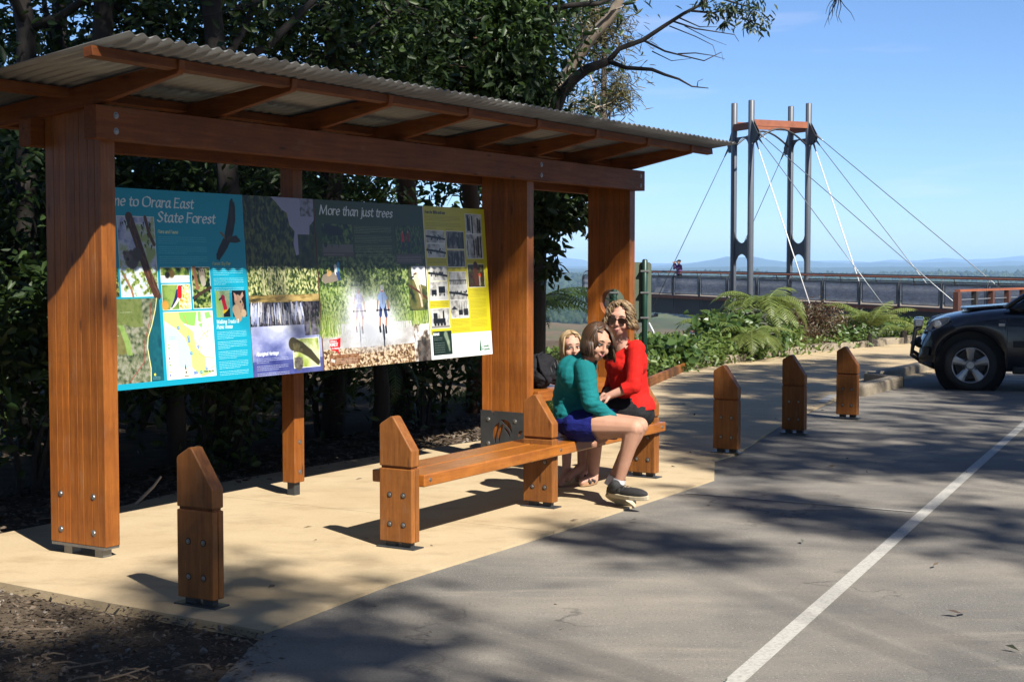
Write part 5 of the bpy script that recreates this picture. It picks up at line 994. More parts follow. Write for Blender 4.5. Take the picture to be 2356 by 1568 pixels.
for side, s_ in ((0., 1), (W_, -1)):
    for i in range(n_e):
        t, nn = nrm(i); c = edge[i] + nn*side + Z*zd[i]; mb = MB()
        mb.box(c + Z*.39 - nn*s_*.03, .07, .09, 1.02, (t, nn, Z)); mb.tube([c + Z*.88, c + Z*.98 + nn*s_*.02, c + Z*1.08 + nn*s_*.11, c + Z*1.1 + nn*s_*.22], .02, 6)
        if s_ == 1: mb.tube([c - Z*.12 - nn*.02, c - Z*.62 + nn*.02], [.03, .012], 6)
        mb.obj('balustrade_post', M_RAILD, pier)
        if i < n_e-1:
            e = edge[i+1] + nrm(i+1)[1]*side + Z*zd[i+1]; dd = (e-c); L = dd.length; dn = dd/L
            pa, pb = c + dn*.16, e - dn*.16; mm = MB()
            mm.box((pa+pb)/2 + Z*.45, (pb-pa).length, .012, .74, (dn, nn, Z)).obj('mesh_panel', M_MESHW, pier)
            fr = MB()
            for z in (.07, .83): fr.box((pa+pb)/2 + Z*z, (pb-pa).length, .03, .03, (dn, nn, Z))
            for p in (pa, pb): fr.box(p + Z*.45, .03, .03, .76, (dn, nn, Z))
            fr.obj('panel_frame', M_RAILD, pier)
# pylons
pa0 = at(1687, 608, 66.6); pa0.z = 0; d1 = d0
nn = Vector((.909, .417, 0)); tubes = []
for k, (ofs, s_) in enumerate(((0, 0), (0, 1.36), (3.05, 0), (3.05, 1.36))):
    b = pa0 + nn*ofs + d1*s_; tubes.append(b)
    MB().lathe((b.x, b.y, -11), Z, [(0, .138), (19.72, .138), (19.75, .12)], 20).obj('pylon_tube', M_PYLON, pier, smooth=False).data.polygons.foreach_set('use_smooth', [True]*62)
def arch_plate(b0, b1, z0, z1, top_arc, bot_arc):
    """plate between two tubes with round bites top and bottom"""
    L = (b1-b0).length - .25; u_ = (b1-b0).normalized(); c = (b0+b1)/2; r = L/2; out = []
    K = 9
    for k in range(K+1):
        x = -r + 2*r*k/K; y = z0 + (math.sqrt(max(r*r-x*x, 0)) if bot_arc else 0); out.append((x, y))
    for k in range(K+1):
        x = r - 2*r*k/K; y = z1 - (math.sqrt(max(r*r-x*x, 0)) if top_arc else 0); out.append((x, y))
    n2 = Vector((-u_.y, u_.x, 0))
    MB().prism([c + u_*x - n2*.03 + Z*y for x, y in out], n2*.06).obj('spacer_plate', M_PLATE, pier)
zt = 8.75
for a, b in ((0, 1), (2, 3)):
    arch_plate(tubes[a], tubes[b], zt - 2.15, zt - 1.55, False, True)
    arch_plate(tubes[a], tubes[b], zt - 7.3, zt - 5.7, True, True)
    arch_plate(tubes[a], tubes[b], zt - 13, zt - 8.9, True, False)
    c = (tubes[a] + tubes[b])/2; MB().box((c.x, c.y, zt - 1.1), (tubes[a]-tubes[b]).length - .2, .2, .3, (d1, nn, Z)).obj('tie_beam', M_RUST, pier)
for a, b in ((0, 2), (1, 3)):
    c = (tubes[a] + tubes[b])/2; L = (tubes[b]-tubes[a]).length
    MB().box((c.x, c.y, zt - .98), .16, L - .1, .28, (d1, nn, Z)).obj('cross_beam', M_RUST, pier)
    arc = [tubes[a] + nn*(L*k/14) + Z*(zt - 1.95 + .75*math.sin(math.pi*k/14)) for k in range(15)]
    MB().tube(arc, .045, 8).obj('curved_brace', M_PLATE, pier, smooth=True)
def cable(p, q, r, m): MB().tube([p, q], r, 8).obj('cable' if m is M_CABLE else 'tie_rod', m, pier, smooth=True); 
def shoe(p, q, r=.05):
    d = (q-p).normalized(); MB().tube([p, p + d*.25, p + d*.55], [r, r*.9, r*.45], 8).obj('cable_socket', M_CABLE, pier, smooth=True)
for base, far in ((tubes[1], 0), (tubes[3], 1)):
    e = base + d1*.75; pl = [base + d1*.1 + Z*(zt-.85), base + d1*.62 + Z*(zt-1.5), base + d1*.5 + Z*(zt-1.75), base + d1*.1 + Z*(zt-1.9)]
    for o in (-.07, .05): MB().prism([p + nn*o for p in pl], nn*.025).obj('cable_plate', M_PLATE, pier)
    side = nn*(W_ + .02 if far else -.02)
    for k, (tx, zz_, m, r) in enumerate(((14.2, 1.48, M_CABLE, .017), (9.6, 1.62, M_CABLE, .017), (4.5, 1.76, M_ROD, .026))):
        p = base + d1*(.6 - .13*k) + Z*(zt - zz_); q = pa0 + d1*(1.36 + tx) + (nn*3.0 if far else nn*.1) + Z*-.5; cable(p, q, r, m); shoe(p, q)
for base, far in ((tubes[0], 0), (tubes[2], 1)):
    pl = [base - d1*.1 + Z*(zt-1.2), base - d1*.45 + Z*(zt-1.9), base - d1*.35 + Z*(zt-2.2), base - d1*.1 + Z*(zt-2.2)]
    for o in (-.07, .05): MB().prism([p + nn*o for p in pl], nn*.025).obj('cable_plate', M_PLATE, pier)
    p = base - d1*.42 + Z*(zt - 1.95); q = base - d1*(7.3 if not far else 6.0) + nn*(.12 if not far else -.12) + Z*-.5; cable(p, q, .017, M_CABLE); shoe(p, q)
for (x0, y0, x1, y1, Y) in ((1484, 724, 1522, 800, 74), (1652, 715, 1690, 810, 68)): cable(at(x0, y0, Y), at(x1, y1, Y - 3), .05, M_ROD)
a_, b_ = at(1482, 728, 73.5), at(1512, 724, 73); MB().tube([a_, b_], .09, 12).obj('end_bracket', M_PYLON, pier)
# low timber railing in front of the pier
rl = thing('timber_railing', at(2270, 720, 35.2), 'low timber and steel railing beyond the bonnet of the car', 'railing')
A_, B_ = at(2203, 669, 33.8), at(2480, 660, 40); L = (B_-A_); dn = Vector((L.x, L.y, 0)).normalized(); n2 = Vector((-dn.y, dn.x, 0)); A_.z = B_.z = .95
MB().box((A_+B_)/2, (B_-A_).length, .13, .05, (dn, n2, Z)).obj('handrail', M_RUST, rl)
for z in (.1, .32, .54, .74): MB().tube([A_ + Z*(z-.95), B_ + Z*(z-.95)], .012, 6).obj('wire', M_CABLE, rl)
for k in range(9):
    p = A_ + (B_-A_)*(k/8); MB().box((p.x, p.y, .25), .12 if k else .2, .12, 1.34, (dn, n2, Z)).obj('rail_post', M_RAILW if k != 1 else M_PIERD, rl)
# ================================================================ CAR
def car_paint():
    m = bpy.data.materials.new('dark_blue_black_paint'); m.use_nodes = True; b = m.node_tree.nodes['Principled BSDF']
    nt = m.node_tree; tc = nt.nodes.new('ShaderNodeTexCoord')
    nt.links.new(ramp(nt, noise(nt, tc.outputs['Object'], 3, 6, .7), (.004, .005, .01), (.007, .008, .012)), b.inputs['Base Color'])
    nt.links.new(ramp(nt, noise(nt, tc.outputs['Object'], 2.2, 6, .7), (.16,)*3, (.32,)*3), b.inputs['Roughness'])
    b.inputs['Coat Weight'].default_value = .4; b.inputs['Coat Roughness'].default_value = .08; return m
M_CAR = car_paint()
M_TYRE = mat('tyre_rubber', (.022, .022, .023), (.035, .034, .032), .85, 20, bump=.3, bscale=60)
M_RIM = mat('alloy_wheel', (.62, .62, .63), (.5, .5, .51), .3, 8, metal=.75)
M_BLACKP = mat('black_plastic', (.014, .014, .015), (.02, .02, .02), .6, 20)
M_LAMP = mat('headlamp_glass', (.32, .36, .42), (.2, .23, .28), .12, 7, metal=.5, coat=.6)
M_CHROME = mat('chromed_lamp_housing', (.75, .76, .78), (.6, .6, .62), .2, 4, metal=.85)
M_AMBER = mat('clear_indicator', (.85, .8, .72), (.7, .6, .5), .3, 4)
M_CHROME.node_tree.nodes['Principled BSDF'].inputs['Metallic'].default_value = .6
ks = .9; wc = ground_at(2231.6, 899); yaw = Vector((-.962, .272, 0)).normalized(); lf = Vector((yaw.y, -yaw.x, 0))
lf = lf if lf.dot(wc) < 0 else -lf                      # points to the camera side
car = thing('parked_car', (wc.x, wc.y, 0), 'dark four wheel drive car with bull bar parked nose to the kerb', 'car')
HWD = .86
def K(x, y, z): return wc + yaw*(x*ks) + lf*((y - .02 - HWD)*ks) + Z*(z*ks)     # y: half width, + is the camera side
# lower body: lofted stations; the bottom follows the wheel arches
def zbot(x):
    b = .27 if x < .46 else .27 + (x-.46)*.45
    for xc in (0, -2.5):
        if abs(x-xc) < .46: b = max(b, .33 + math.sqrt(.46**2 - (x-xc)**2)*1.04)
    return b
top = [(-3.35, 1.0), (-3.2, 1.08), (-2.5, 1.1), (-1.2, 1.1), (-.48, 1.14), (-.18, 1.11), (.12, 1.06), (.3, 1.02), (.45, .965), (.53, .91), (.57, .85), (.62, .78), (.66, .7), (.68, .6), (.66, .5)]
tx, tz = zip(*top)
def hw(x): return float(np.interp(x, [-3.4, -3.0, -.2, .2, .5, .68], [.74, HWD, HWD, .84, .76, .58]))
xs = sorted(set([round(x, 3) for x in np.concatenate([np.linspace(-3.35, -.5, 40), np.linspace(-.5, .68, 46), [-.46, .46, -2.96, -2.04]])]))
rows = []
for x in xs:
    zb, zt_, h = zbot(x), float(np.interp(x, tx, tz)), hw(x); zs = max(zb + .02, min(zt_ - .03, float(np.interp(x, [-3.3, -.5, .1, .5, .68], [1.02, 1.02, .96, .86, .52]))))
    r = [(h*.96, zb), (h*1.0, zb + (zs-zb)*.15), (h*1.012, zb + (zs-zb)*.45), (h*1.0, zb + (zs-zb)*.8), (h*.975, zs), (h*.9, zs + (zt_-zs)*.45), (h*.78, zs + (zt_-zs)*.75), (h*.45, zs + (zt_-zs)*.95), (0, zt_)]
    rows.append([K(x, y, z) for y, z in r] + [K(x, -y, z) for y, z in r[-2::-1]])
body = MB().grid(rows).obj('body', M_CAR, car, smooth=True)
MB().box(K(-1.35, 0, .62), 3.8*ks, 1.2*ks, .6*ks, (yaw, lf, Z)).obj('underbody', M_BLACKP, car)
# glasshouse
cab = [(-.5, 1.12, 1.13), (-.62, 1.12, 1.2), (-1.2, 1.12, 1.62), (-1.6, 1.12, 1.69), (-2.6, 1.12, 1.68), (-3.1, 1.12, 1.55), (-3.3, 1.1, 1.12)]
rows = []
for x, a, b in cab:
    f = (b - 1.1)/.6; r = [(.83, a), (.83 - .06*f, a + (b-a)*.5), (.83 - .13*f, a + (b-a)*.88), (.6 - .05*f, b), (0, b + .01)]
    rows.append([K(x, y, z) for y, z in r] + [K(x, -y, z) for y, z in r[-2::-1]])
MB().grid(rows).obj('glasshouse', M_DARKGLASS, car, smooth=True)
MB().tube([K(-.45, .79, 1.13), K(-.8, .765, 1.37), K(-1.2, .71, 1.61), K(-1.6, .68, 1.69), K(-2.6, .68, 1.68)], .028, 8).obj('pillar', M_CAR, car, smooth=True)
MB().tube([K(-.42, .74, 1.145), K(-.78, .72, 1.385), K(-1.15, .67, 1.6)], .012, 6).obj('windscreen_trim', M_CHROME, car, smooth=True)
MB().prism([K(-.62, .45, 1.14), K(.05, .42, 1.085), K(.12, .2, 1.09), K(.12, -.2, 1.09), K(.05, -.42, 1.085), K(-.62, -.45, 1.14)], Z*.035).obj('bonnet_scoop', M_CAR, car, bev=.015)
MB().box(K(-.8, .97, 1.2), .1, .2, .14, (yaw, lf, Z)).obj('mirror', M_BLACKP, car, bev=.03, seg=3)
# wheel arch lining, lamps, bumper details
for xc in (0, -2.5):
    MB().lathe(K(xc, .88, .36), -lf, [(0.02, .475*ks), (.3, .47*ks), (.3, .05)], 40, caps=False).obj('arch_lining', M_BLACKP, car)
for sd in (1, -1):
    hl = [(.575, .8), (.59, .86), (.5, .955), (.36, .995), (.27, 1.005), (.29, .93), (.37, .875), (.5, .805)]
    MB().prism([K(x, sd*(hw(x)*1.0 - (z-.8)*.12 + .006), z) for x, z in hl], -lf*sd*.05).obj('headlight', M_LAMP, car, bev=.008)
    MB().lathe(K(.44, sd*(hw(.44)*.985), .905), lf*sd, [(-.02, .05), (.012, .05), (.02, .03)], 14).obj('lamp_reflector', M_CHROME, car)
MB().tube([K(.67, .42, .62), K(.69, 0, .62), K(.67, -.42, .62)], .06, 10).obj('bumper', M_BLACKP, car, smooth=True)
MB().tube([K(.5, .775, .33), K(.6, .6, .36), K(.66, .3, .37), K(.66, -.3, .37), K(.6, -.6, .36)], .035, 8).obj('lower_lip', M_BLACKP, car, smooth=True)
MB().prism([K(.56, .742, .46), K(.63, .68, .47), K(.64, .66, .58), K(.6, .72, .6), K(.54, .76, .56)], lf*.012).obj('fog_lamp_recess', M_BLACKP, car)
bb = MB()
for s_ in (1, -1): bb.tube([K(.64, s_*.5, .37), K(.78, s_*.5, .46), K(.76, s_*.5, .6), K(.735, s_*.48, .8), K(.66, s_*.42, .84)], .026, 10)
bb.tube([K(.75, .5, .6), K(.78, 0, .6), K(.75, -.5, .6)], .024, 10); bb.tube([K(.7, .45, .82), K(.72, 0, .82), K(.7, -.45, .82)], .024, 10)
bb.obj('bull_bar', M_BLACKP, car, smooth=True)
for s_ in (.36, -.36):
    o = MB().box(K(.69, s_, .905), .11, .2, .1, (yaw, lf, Z)).obj('driving_light', M_CHROME, car, bev=.02, seg=3); MB().box(K(.752, s_, .905), .012, .17, .075, (yaw, lf, Z)).obj('lens', M_LAMP, o)
    MB().box(K(.69, s_, .84), .03, .03, .05, (yaw, lf, Z)).obj('bracket', M_BLACKP, o)
MB().box(K(-.4, HWD*1.008, .905), .075, .016, .034, (yaw, lf, Z)).obj('side_indicator', M_AMBER, car, bev=.008, seg=3)
lt = MB()
for i, pl in enumerate(([(0, 1), (.5, 0), (1, 1)], [(0, 1), (.5, 0), (1, 1)], [(0, 1), (1, 1), (.5, 1), (.5, 0)], [(.5, .7), (.5, 0)])):
    lt.tube([K(-.37 - .022*i - .014*a, HWD*1.01, .945 + .02*b) for a, b in pl], .0018, 4)
lt.obj('badge_lettering', M_CHROME, car)
MB().prism([K(-.47, HWD*1.012, .3), K(-.476, HWD*1.012, .3), K(-.476, HWD*1.0, 1.0), K(-.47, HWD*1.0, 1.0)], lf*.003).obj('door_gap', M_BLACKP, car)
MB().box(K(-1.35, HWD*1.0, .29), 1.45, .06, .09, (yaw, lf, Z)).obj('side_sill', M_BLACKP, car, bev=.02)
MB().prism([K(-.55, HWD*1.01, .6), K(-1.5, HWD*1.012, .6), K(-1.5, HWD*1.012, .69), K(-.55, HWD*1.01, .69)], lf*.015).obj('door_moulding', M_BLACKP, car, bev=.006)
def wheel(xc, side):
    c = K(xc, side*(HWD + .005), .35); ax = lf*side; R0 = .349*ks
    ty = MB().lathe(c, -ax, [(0.012, R0*.68), (-.006, R0*.72), (-.012, R0*.84), (0, R0*.93), (.02, R0*.985), (.05, R0), (.15, R0), (.18, R0*.985), (.2, R0*.9), (.2, R0*.6)], 48, caps=False).obj('wheel', M_TYRE, car, smooth=True)
    tr = MB()
    for k in range(56):
        q = 2*math.pi*k/56; rd = (yaw*math.cos(q) + Z*math.sin(q)); tg = ax.cross(rd)
        for off, w_ in ((.055, .045), (.125, .045)): tr.box(c - ax*off + rd*(R0 + .001), w_, .022, .008, (ax, tg, rd))
    tr.obj('tread', M_TYRE, ty)
    MB().lathe(c, -ax, [(.004, R0*.7), (.004, R0*.665), (.03, R0*.645), (.16, R0*.6), (.16, R0*.05)], 48, caps=False).obj('rim_barrel', M_RIM, ty, smooth=True)
    MB().lathe(c, -ax, [(.006, R0*.655), (-.006, R0*.668), (-.008, R0*.69), (.002, R0*.705)], 48, caps=False).obj('rim_lip', M_RIM, ty, smooth=True)
    MB().lathe(c, -ax, [(.1, R0*.55), (.11, R0*.55)], 36).obj('brake_disc', M_DSTEEL, ty)
    sp = MB()
    for k in range(5):
        q = math.pi/2 + 2*math.pi*k/5; rd = (-yaw*math.cos(q) + Z*math.sin(q)); tg = ax.cross(rd); pr = []
        for r_, w_, dp in ((.12, .1, .02), (.3, .105, .012), (.5, .125, .004), (.675, .17, .0)):
            pr.append((c + rd*R0*r_ - ax*dp, w_*R0*1.15))
        for s_ in (0, 1):
            pass
        rows = []
        for p, w_ in pr: rows.append([p - tg*w_ - ax*.035, p - tg*w_, p - tg*w_*.45 + ax*.009, p + tg*w_*.45 + ax*.009, p + tg*w_, p + tg*w_ - ax*.035])
        sp.grid(rows)
    sp.obj('spokes', M_RIM, ty)
    MB().lathe(c, -ax, [(-.012, R0*.02), (-.012, R0*.14), (0, R0*.17), (.04, R0*.19)], 24).obj('hub_cap', M_RIM, ty)
    for k in range(5):
        q = -math.pi/2 + 2*math.pi*k/5; rd = (-yaw*math.cos(q) + Z*math.sin(q)); MB().lathe(c + rd*R0*.265, -ax, [(-.01, R0*.035), (-.01, R0*.055), (.03, R0*.06)], 10).obj('wheel_nut', M_DSTEEL, ty)
for xc in (0, -2.5):
    for sd in (1, -1): wheel(xc, sd)
def gs(px, py, w_, h_, k=1.9, t=14.):
    c = ground_at(px, py); a = ground_at(px + w_, py); b = ground_at(px, py + h_); return (c.x, c.y, abs(a.x-c.x), max(.16, abs(c.y-b.y)*1.25), t, k)
front = [gs(120, 1490, 330, 55, 1.8), gs(420, 1480, 300, 60, 2.2), gs(700, 1490, 280, 60, 2.), gs(950, 1530, 260, 40, 1.3), gs(250, 1560, 400, 40), gs(600, 1400, 220, 32), gs(760, 1350, 150, 20, 1.2), gs(460, 1345, 170, 26, 1.9), gs(560, 1320, 130, 18, 1.5), gs(470, 1400, 150, 24, 1.6), gs(880, 1330, 90, 14, .9), gs(330, 1360, 110, 14, .9),
         gs(1400, 1245, 120, 32, 2.4), gs(1560, 1250, 140, 30, 2.4), gs(1680, 1262, 70, 10, .8), gs(1000, 1400, 100, 14, .7)]
right = [gs(1780, 1158, 150, 26, 2.3), gs(1920, 1203, 160, 28, 2.4), gs(2040, 1200, 100, 20, 1.6), gs(1650, 1130, 120, 8, .9), gs(2310, 1185, 80, 28, 2.4), gs(2345, 1240, 90, 44, 2.6), gs(2290, 1290, 90, 10, 1.), gs(1700, 1072, 150, 14, 2.4), gs(1900, 1070, 180, 16, 2.6), gs(2100, 1066, 160, 18, 2.6), gs(2240, 1062, 140, 20, 2.8), gs(2360, 1062, 120, 26, 2.8), gs(2000, 1036, 260, 12, 2), gs(2250, 1028, 180, 14, 2.2),
         gs(1830, 1010, 60, 8, 1.1), gs(1960, 1000, 110, 6), gs(2140, 1000, 150, 6), gs(2320, 1000, 110, 7), gs(2060, 975, 120, 4), gs(2230, 965, 140, 5), gs(1990, 950, 100, 3, 1), gs(2150, 940, 130, 3.5), gs(2330, 950, 90, 5), gs(1420, 1220, 50, 8, .8)]
farp = [gs(1600, 1030, 90, 16, 2.4), gs(1720, 1000, 60, 10, 2.2), gs(1580, 975, 80, 10, 2.4), gs(1690, 962, 110, 10, 2.4), gs(1640, 930, 120, 8, 2.4), gs(1780, 925, 110, 7, 2.4), gs(1610, 890, 90, 6, 2.4), gs(1720, 905, 110, 5, 2.4), gs(1850, 896, 110, 5, 2.4), gs(1700, 868, 110, 4, 2.2), gs(1830, 862, 110, 4, 2.2), gs(1960, 852, 100, 3, 2.2), gs(1880, 845, 100, 2.5, 2.2), gs(1600, 1000, 110, 14, 2.2), gs(1680, 945, 120, 9, 2.2), gs(1590, 900, 100, 7, 2.), gs(1780, 890, 130, 6, 2.), gs(1930, 868, 110, 5, 2.), gs(1740, 850, 110, 4, 1.8), gs(1900, 836, 100, 3.5, 1.8), gs(2040, 824, 90, 3, 1.6), gs(1560, 1010, 60, 6, 1.8), gs(1620, 985, 70, 6), gs(1720, 990, 50, 6), gs(1590, 955, 60, 4), gs(1700, 950, 70, 4), gs(1790, 938, 60, 3), gs(1660, 925, 80, 3), gs(1560, 920, 50, 3), gs(1770, 912, 70, 2.5), gs(1880, 905, 60, 2.5), gs(1690, 898, 90, 2.2), gs(1830, 885, 80, 2), gs(1950, 880, 70, 2), gs(1600, 885, 60, 2.2), gs(1730, 872, 70, 1.8), gs(1880, 862, 70, 1.6), gs(2010, 855, 80, 1.6), gs(1960, 838, 60, 1.2), gs(2090, 842, 50, 1.2), gs(1640, 862, 60, 1.8), gs(1560, 1040, 60, 8), gs(1700, 1030, 50, 6), gs(1590, 870, 90, 2.4)]
farp += [(*uvs(12.95, 4.95), .3, .45, 14, 2.), (*uvs(14.55, 5.0), .28, .42, 14, 1.3), (*uvs(11.4, 5.05), .2, .25, 14, 1.2), (*uvs(13.6, 5.2), .4, .3, 14, 1.2)]
farp += [(x + .25, y + .35, rx*.9, ry, 15, k) for x, y, rx, ry, t, k in list(farp)[:24]]
cars = [(wc.x + a*.7, wc.y + b*.7, .75, .75, 14, 2.0) for a in range(0, 8) for b in range(-2, 4) if not (a == 0 and b == -1)] + [gs(2150, 892, 60, 3), gs(2250, 925, 100, 3), gs(2340, 930, 60, 4)]
canopy('leaning gum behind the camera whose shade falls on the near path corner', (9.6, -7.6), front, 62)
canopy('spreading gum right of the car park casting dappled shade on the asphalt', (14.5, -3.4), right, 63)
canopy('gum beyond the right edge casting streaky shade on the far footpath', (16.5, 3.2), farp, 64)
canopy('gum beside the parked car shading it', (18.5, 7.0), cars, 65)
# ---------------------------------------------------------------- unseen trees added behind the camera to block sky light and deepen shade
rk = random.Random(77); names_ = ['far left', 'left', 'middle', 'right', 'far right']
ringpts = [(-13, -8, 11), (-8, -14, 15), (-1.5, -18, 17), (5, -21, 18.5), (12, -22, 19), (19, -20, 19), (26, -14, 19), (30, -5, 18), (31, 6, 17), (-14, 0, 9), (32, 16, 17), (8.5, -23, 19), (15.5, -22, 19), (23, -17, 19)]
for i, (x, y, h) in enumerate(ringpts):
    b = Vector((x + rk.uniform(-1, 1), y + rk.uniform(-1, 1), -.05)); cl = []
    for k in range(13): a = rk.uniform(0, 6.28); rr_ = rk.uniform(0, 2.6); cl.append(((b.x + rr_*math.cos(a), b.y + rr_*math.sin(a), h*rk.uniform(.28, .92)), (2.3, 2.3, h*.12), 330))
    tree('forest_tree', 'tall dense unseen tree added behind the photographer to block sky light', (wobble(b, b + Z*h*.85, 6, .01, rk), .28, .12), [], cl, L_DARK, .5, M_BARKD, 'unseen trees added to block sky light', 300+i, per=24)
# ================================================================ PEOPLE
from mathutils import noise as mnoise
def prim_mesh(prims, me_name='soft'):
    """tapered capsules ('c', p0, r0, p1, r1) and ellipsoids ('e', centre, (ax, ay, az)) in one mesh"""
    mb = MB()
    for p in prims:
        if p[0] == 'c':
            a, r0, b, r1 = Vector(p[1]), p[2], Vector(p[3]), p[4]; d = b-a; L = d.length
            if L < 1e-6: d = Vector((0, 0, 1)); L = 1e-6
            prof = [(-r0*math.cos(q), r0*math.sin(q)) for q in (0.05, .5, 1., 1.35)] + [(0, r0)] + [(L*k/4, r0 + (r1-r0)*k/4) for k in (1, 2, 3)] + [(L, r1)] + [(L + r1*math.cos(q), r1*math.sin(q)) for q in (1.35, 1., .5, .05)]
            mb.lathe(a, d, prof, 14)
        else:
            c = Vector(p[1]); ax = [Vector(x) for x in p[2]]; rows = []
            for i in range(1, 10):
                t = math.pi*i/10; rows.append([c + ax[2]*math.cos(t) + (ax[0]*math.cos(2*math.pi*k/16) + ax[1]*math.sin(2*math.pi*k/16))*math.sin(t) for k in range(16)])
            n0 = len(mb.v); mb.grid(rows, close=True); mb.f += [tuple(n0 + k for k in range(16))[::-1], tuple(n0 + 8*16 + k for k in range(16))]; mb.m += [0, 0]
    return mb.mesh(me_name)
def soft(name, prims, m, parent, vox=.007, it=4, cuts=(), fold=None, thick=0.):
    """the pieces grown together into one continuous skin"""
    me = prim_mesh(prims); bm = bmesh.new(); bm.from_mesh(me); bmesh.ops.recalc_face_normals(bm, faces=bm.faces); bm.to_mesh(me); bm.free()
    o = bpy.data.objects.new('tmp', me); COL.objects.link(o)
    r = o.modifiers.new('r', 'REMESH'); r.mode = 'VOXEL'; r.voxel_size = vox
    s = o.modifiers.new('s', 'SMOOTH'); s.iterations = it; s.factor = .5
    ev = o.evaluated_get(bpy.context.evaluated_depsgraph_get()); out = bpy.data.meshes.new_from_object(ev); bpy.data.objects.remove(o)
    if fold:
        nv = len(out.vertices); co = np.empty(nv*3, np.float32); out.vertices.foreach_get('co', co); no = np.empty(nv*3, np.float32); out.vertex_normals.foreach_get('vector', no); co = co.reshape(-1, 3); no = no.reshape(-1, 3)
        co += no*np.array([fold(Vector(c)) for c in co], np.float32)[:, None]; out.vertices.foreach_set('co', co.ravel())
    if cuts:
        bm = bmesh.new(); bm.from_mesh(out)
        for c, n, lim in cuts:
            g = [v for v in bm.verts if (v.co - Vector(lim[0])).length < lim[1]] if lim else bm.verts[:]
            gs_ = set(g); fs = [f for f in bm.faces if all(v in gs_ for v in f.verts)]; es = {e for f in fs for e in f.edges}
            bmesh.ops.bisect_plane(bm, geom=list(g) + list(es) + fs, plane_co=c, plane_no=n, clear_outer=True)
        bm.to_mesh(out); bm.free()
    out.name = name; out.materials.clear(); o = meshobj(name, out, m, parent, smooth=True)
    if thick: q = o.modifiers.new('thickness', 'SOLIDIFY'); q.thickness = thick; q.offset = 1
    return o
def skin(name, c, c2): 
    m = mat(name, c, c2, .62, 9, spec=.25, bump=.05, bscale=120); b = m.node_tree.nodes['Principled BSDF']; b.inputs['Subsurface Weight'].default_value = .12; b.inputs['Subsurface Radius'].default_value = (.012, .005, .003); return m
def cloth(name, c, c2, bs=220): return mat(name, c, c2, .85, 14, bump=.35, bscale=bs, spec=.15)
SK1 = skin('fair_skin', (.62, .35, .26), (.55, .29, .21)); SK2 = skin('lightly_tanned_skin', (.6, .34, .235), (.52, .27, .18))
M_LIP = mat('lips', (.5, .16, .15), (.42, .12, .12), .4, 30); M_EYE = mat('eye_white', (.7, .68, .65), (.65, .62, .6), .25, 5); M_IRIS = mat('iris', (.04, .035, .03), (.02, .02, .02), .2, 5); M_BROW = mat('eyebrow', (.13, .075, .04), (.08, .05, .03), .8, 60)
M_HAIRB = leafmat('brown_hair', (.025, .012, .007), (.125, .062, .027), .4, 0., .45); M_HAIRC = leafmat('curly_blonde_brown_hair', (.1, .055, .025), (.5, .34, .18), .42, .1, .45); M_HAIRF = leafmat('fair_blonde_hair', (.26, .16, .075), (.62, .46, .26), .42, .1, .45)
def basis(f, up):
    f = Vector(f).normalized(); up = Vector(up); r = f.cross(up).normalized(); up = r.cross(f).normalized(); return f, r, up
def head_prims(c, f, r, u, s=1.):
    E = lambda off, a, b, d: ('e', c + r*off[0]*s + f*off[1]*s + u*off[2]*s, (r*a*s, f*b*s, u*d*s))
    q = [E((0, -.012, .022), .074, .092, .086), E((0, .03, -.03), .06, .058, .07), E((0, .045, -.072), .042, .042, .036), E((0, .06, -.092), .022, .02, .018),
         E((0, .068, .028), .056, .022, .03), E((.036, .06, -.035), .026, .026, .026), E((-.036, .06, -.035), .026, .026, .026), E((0, .074, -.062), .026, .02, .02)]
    P3 = lambda x, y, z: c + r*x*s + f*y*s + u*z*s
    q += [('c', P3(0, .086, .016), .0075*s, P3(0, .104, -.024), .0105*s), ('c', P3(-.01, .094, -.029), .007*s, P3(.01, .094, -.029), .007*s)]
    for k in (1, -1): q += [('c', P3(.073*k, -.005, .012), .008*s, P3(.078*k, -.014, -.022), .007*s), ('c', P3(.076*k, -.016, .018), .006*s, P3(.08*k, -.024, .0), .006*s)]
    return q
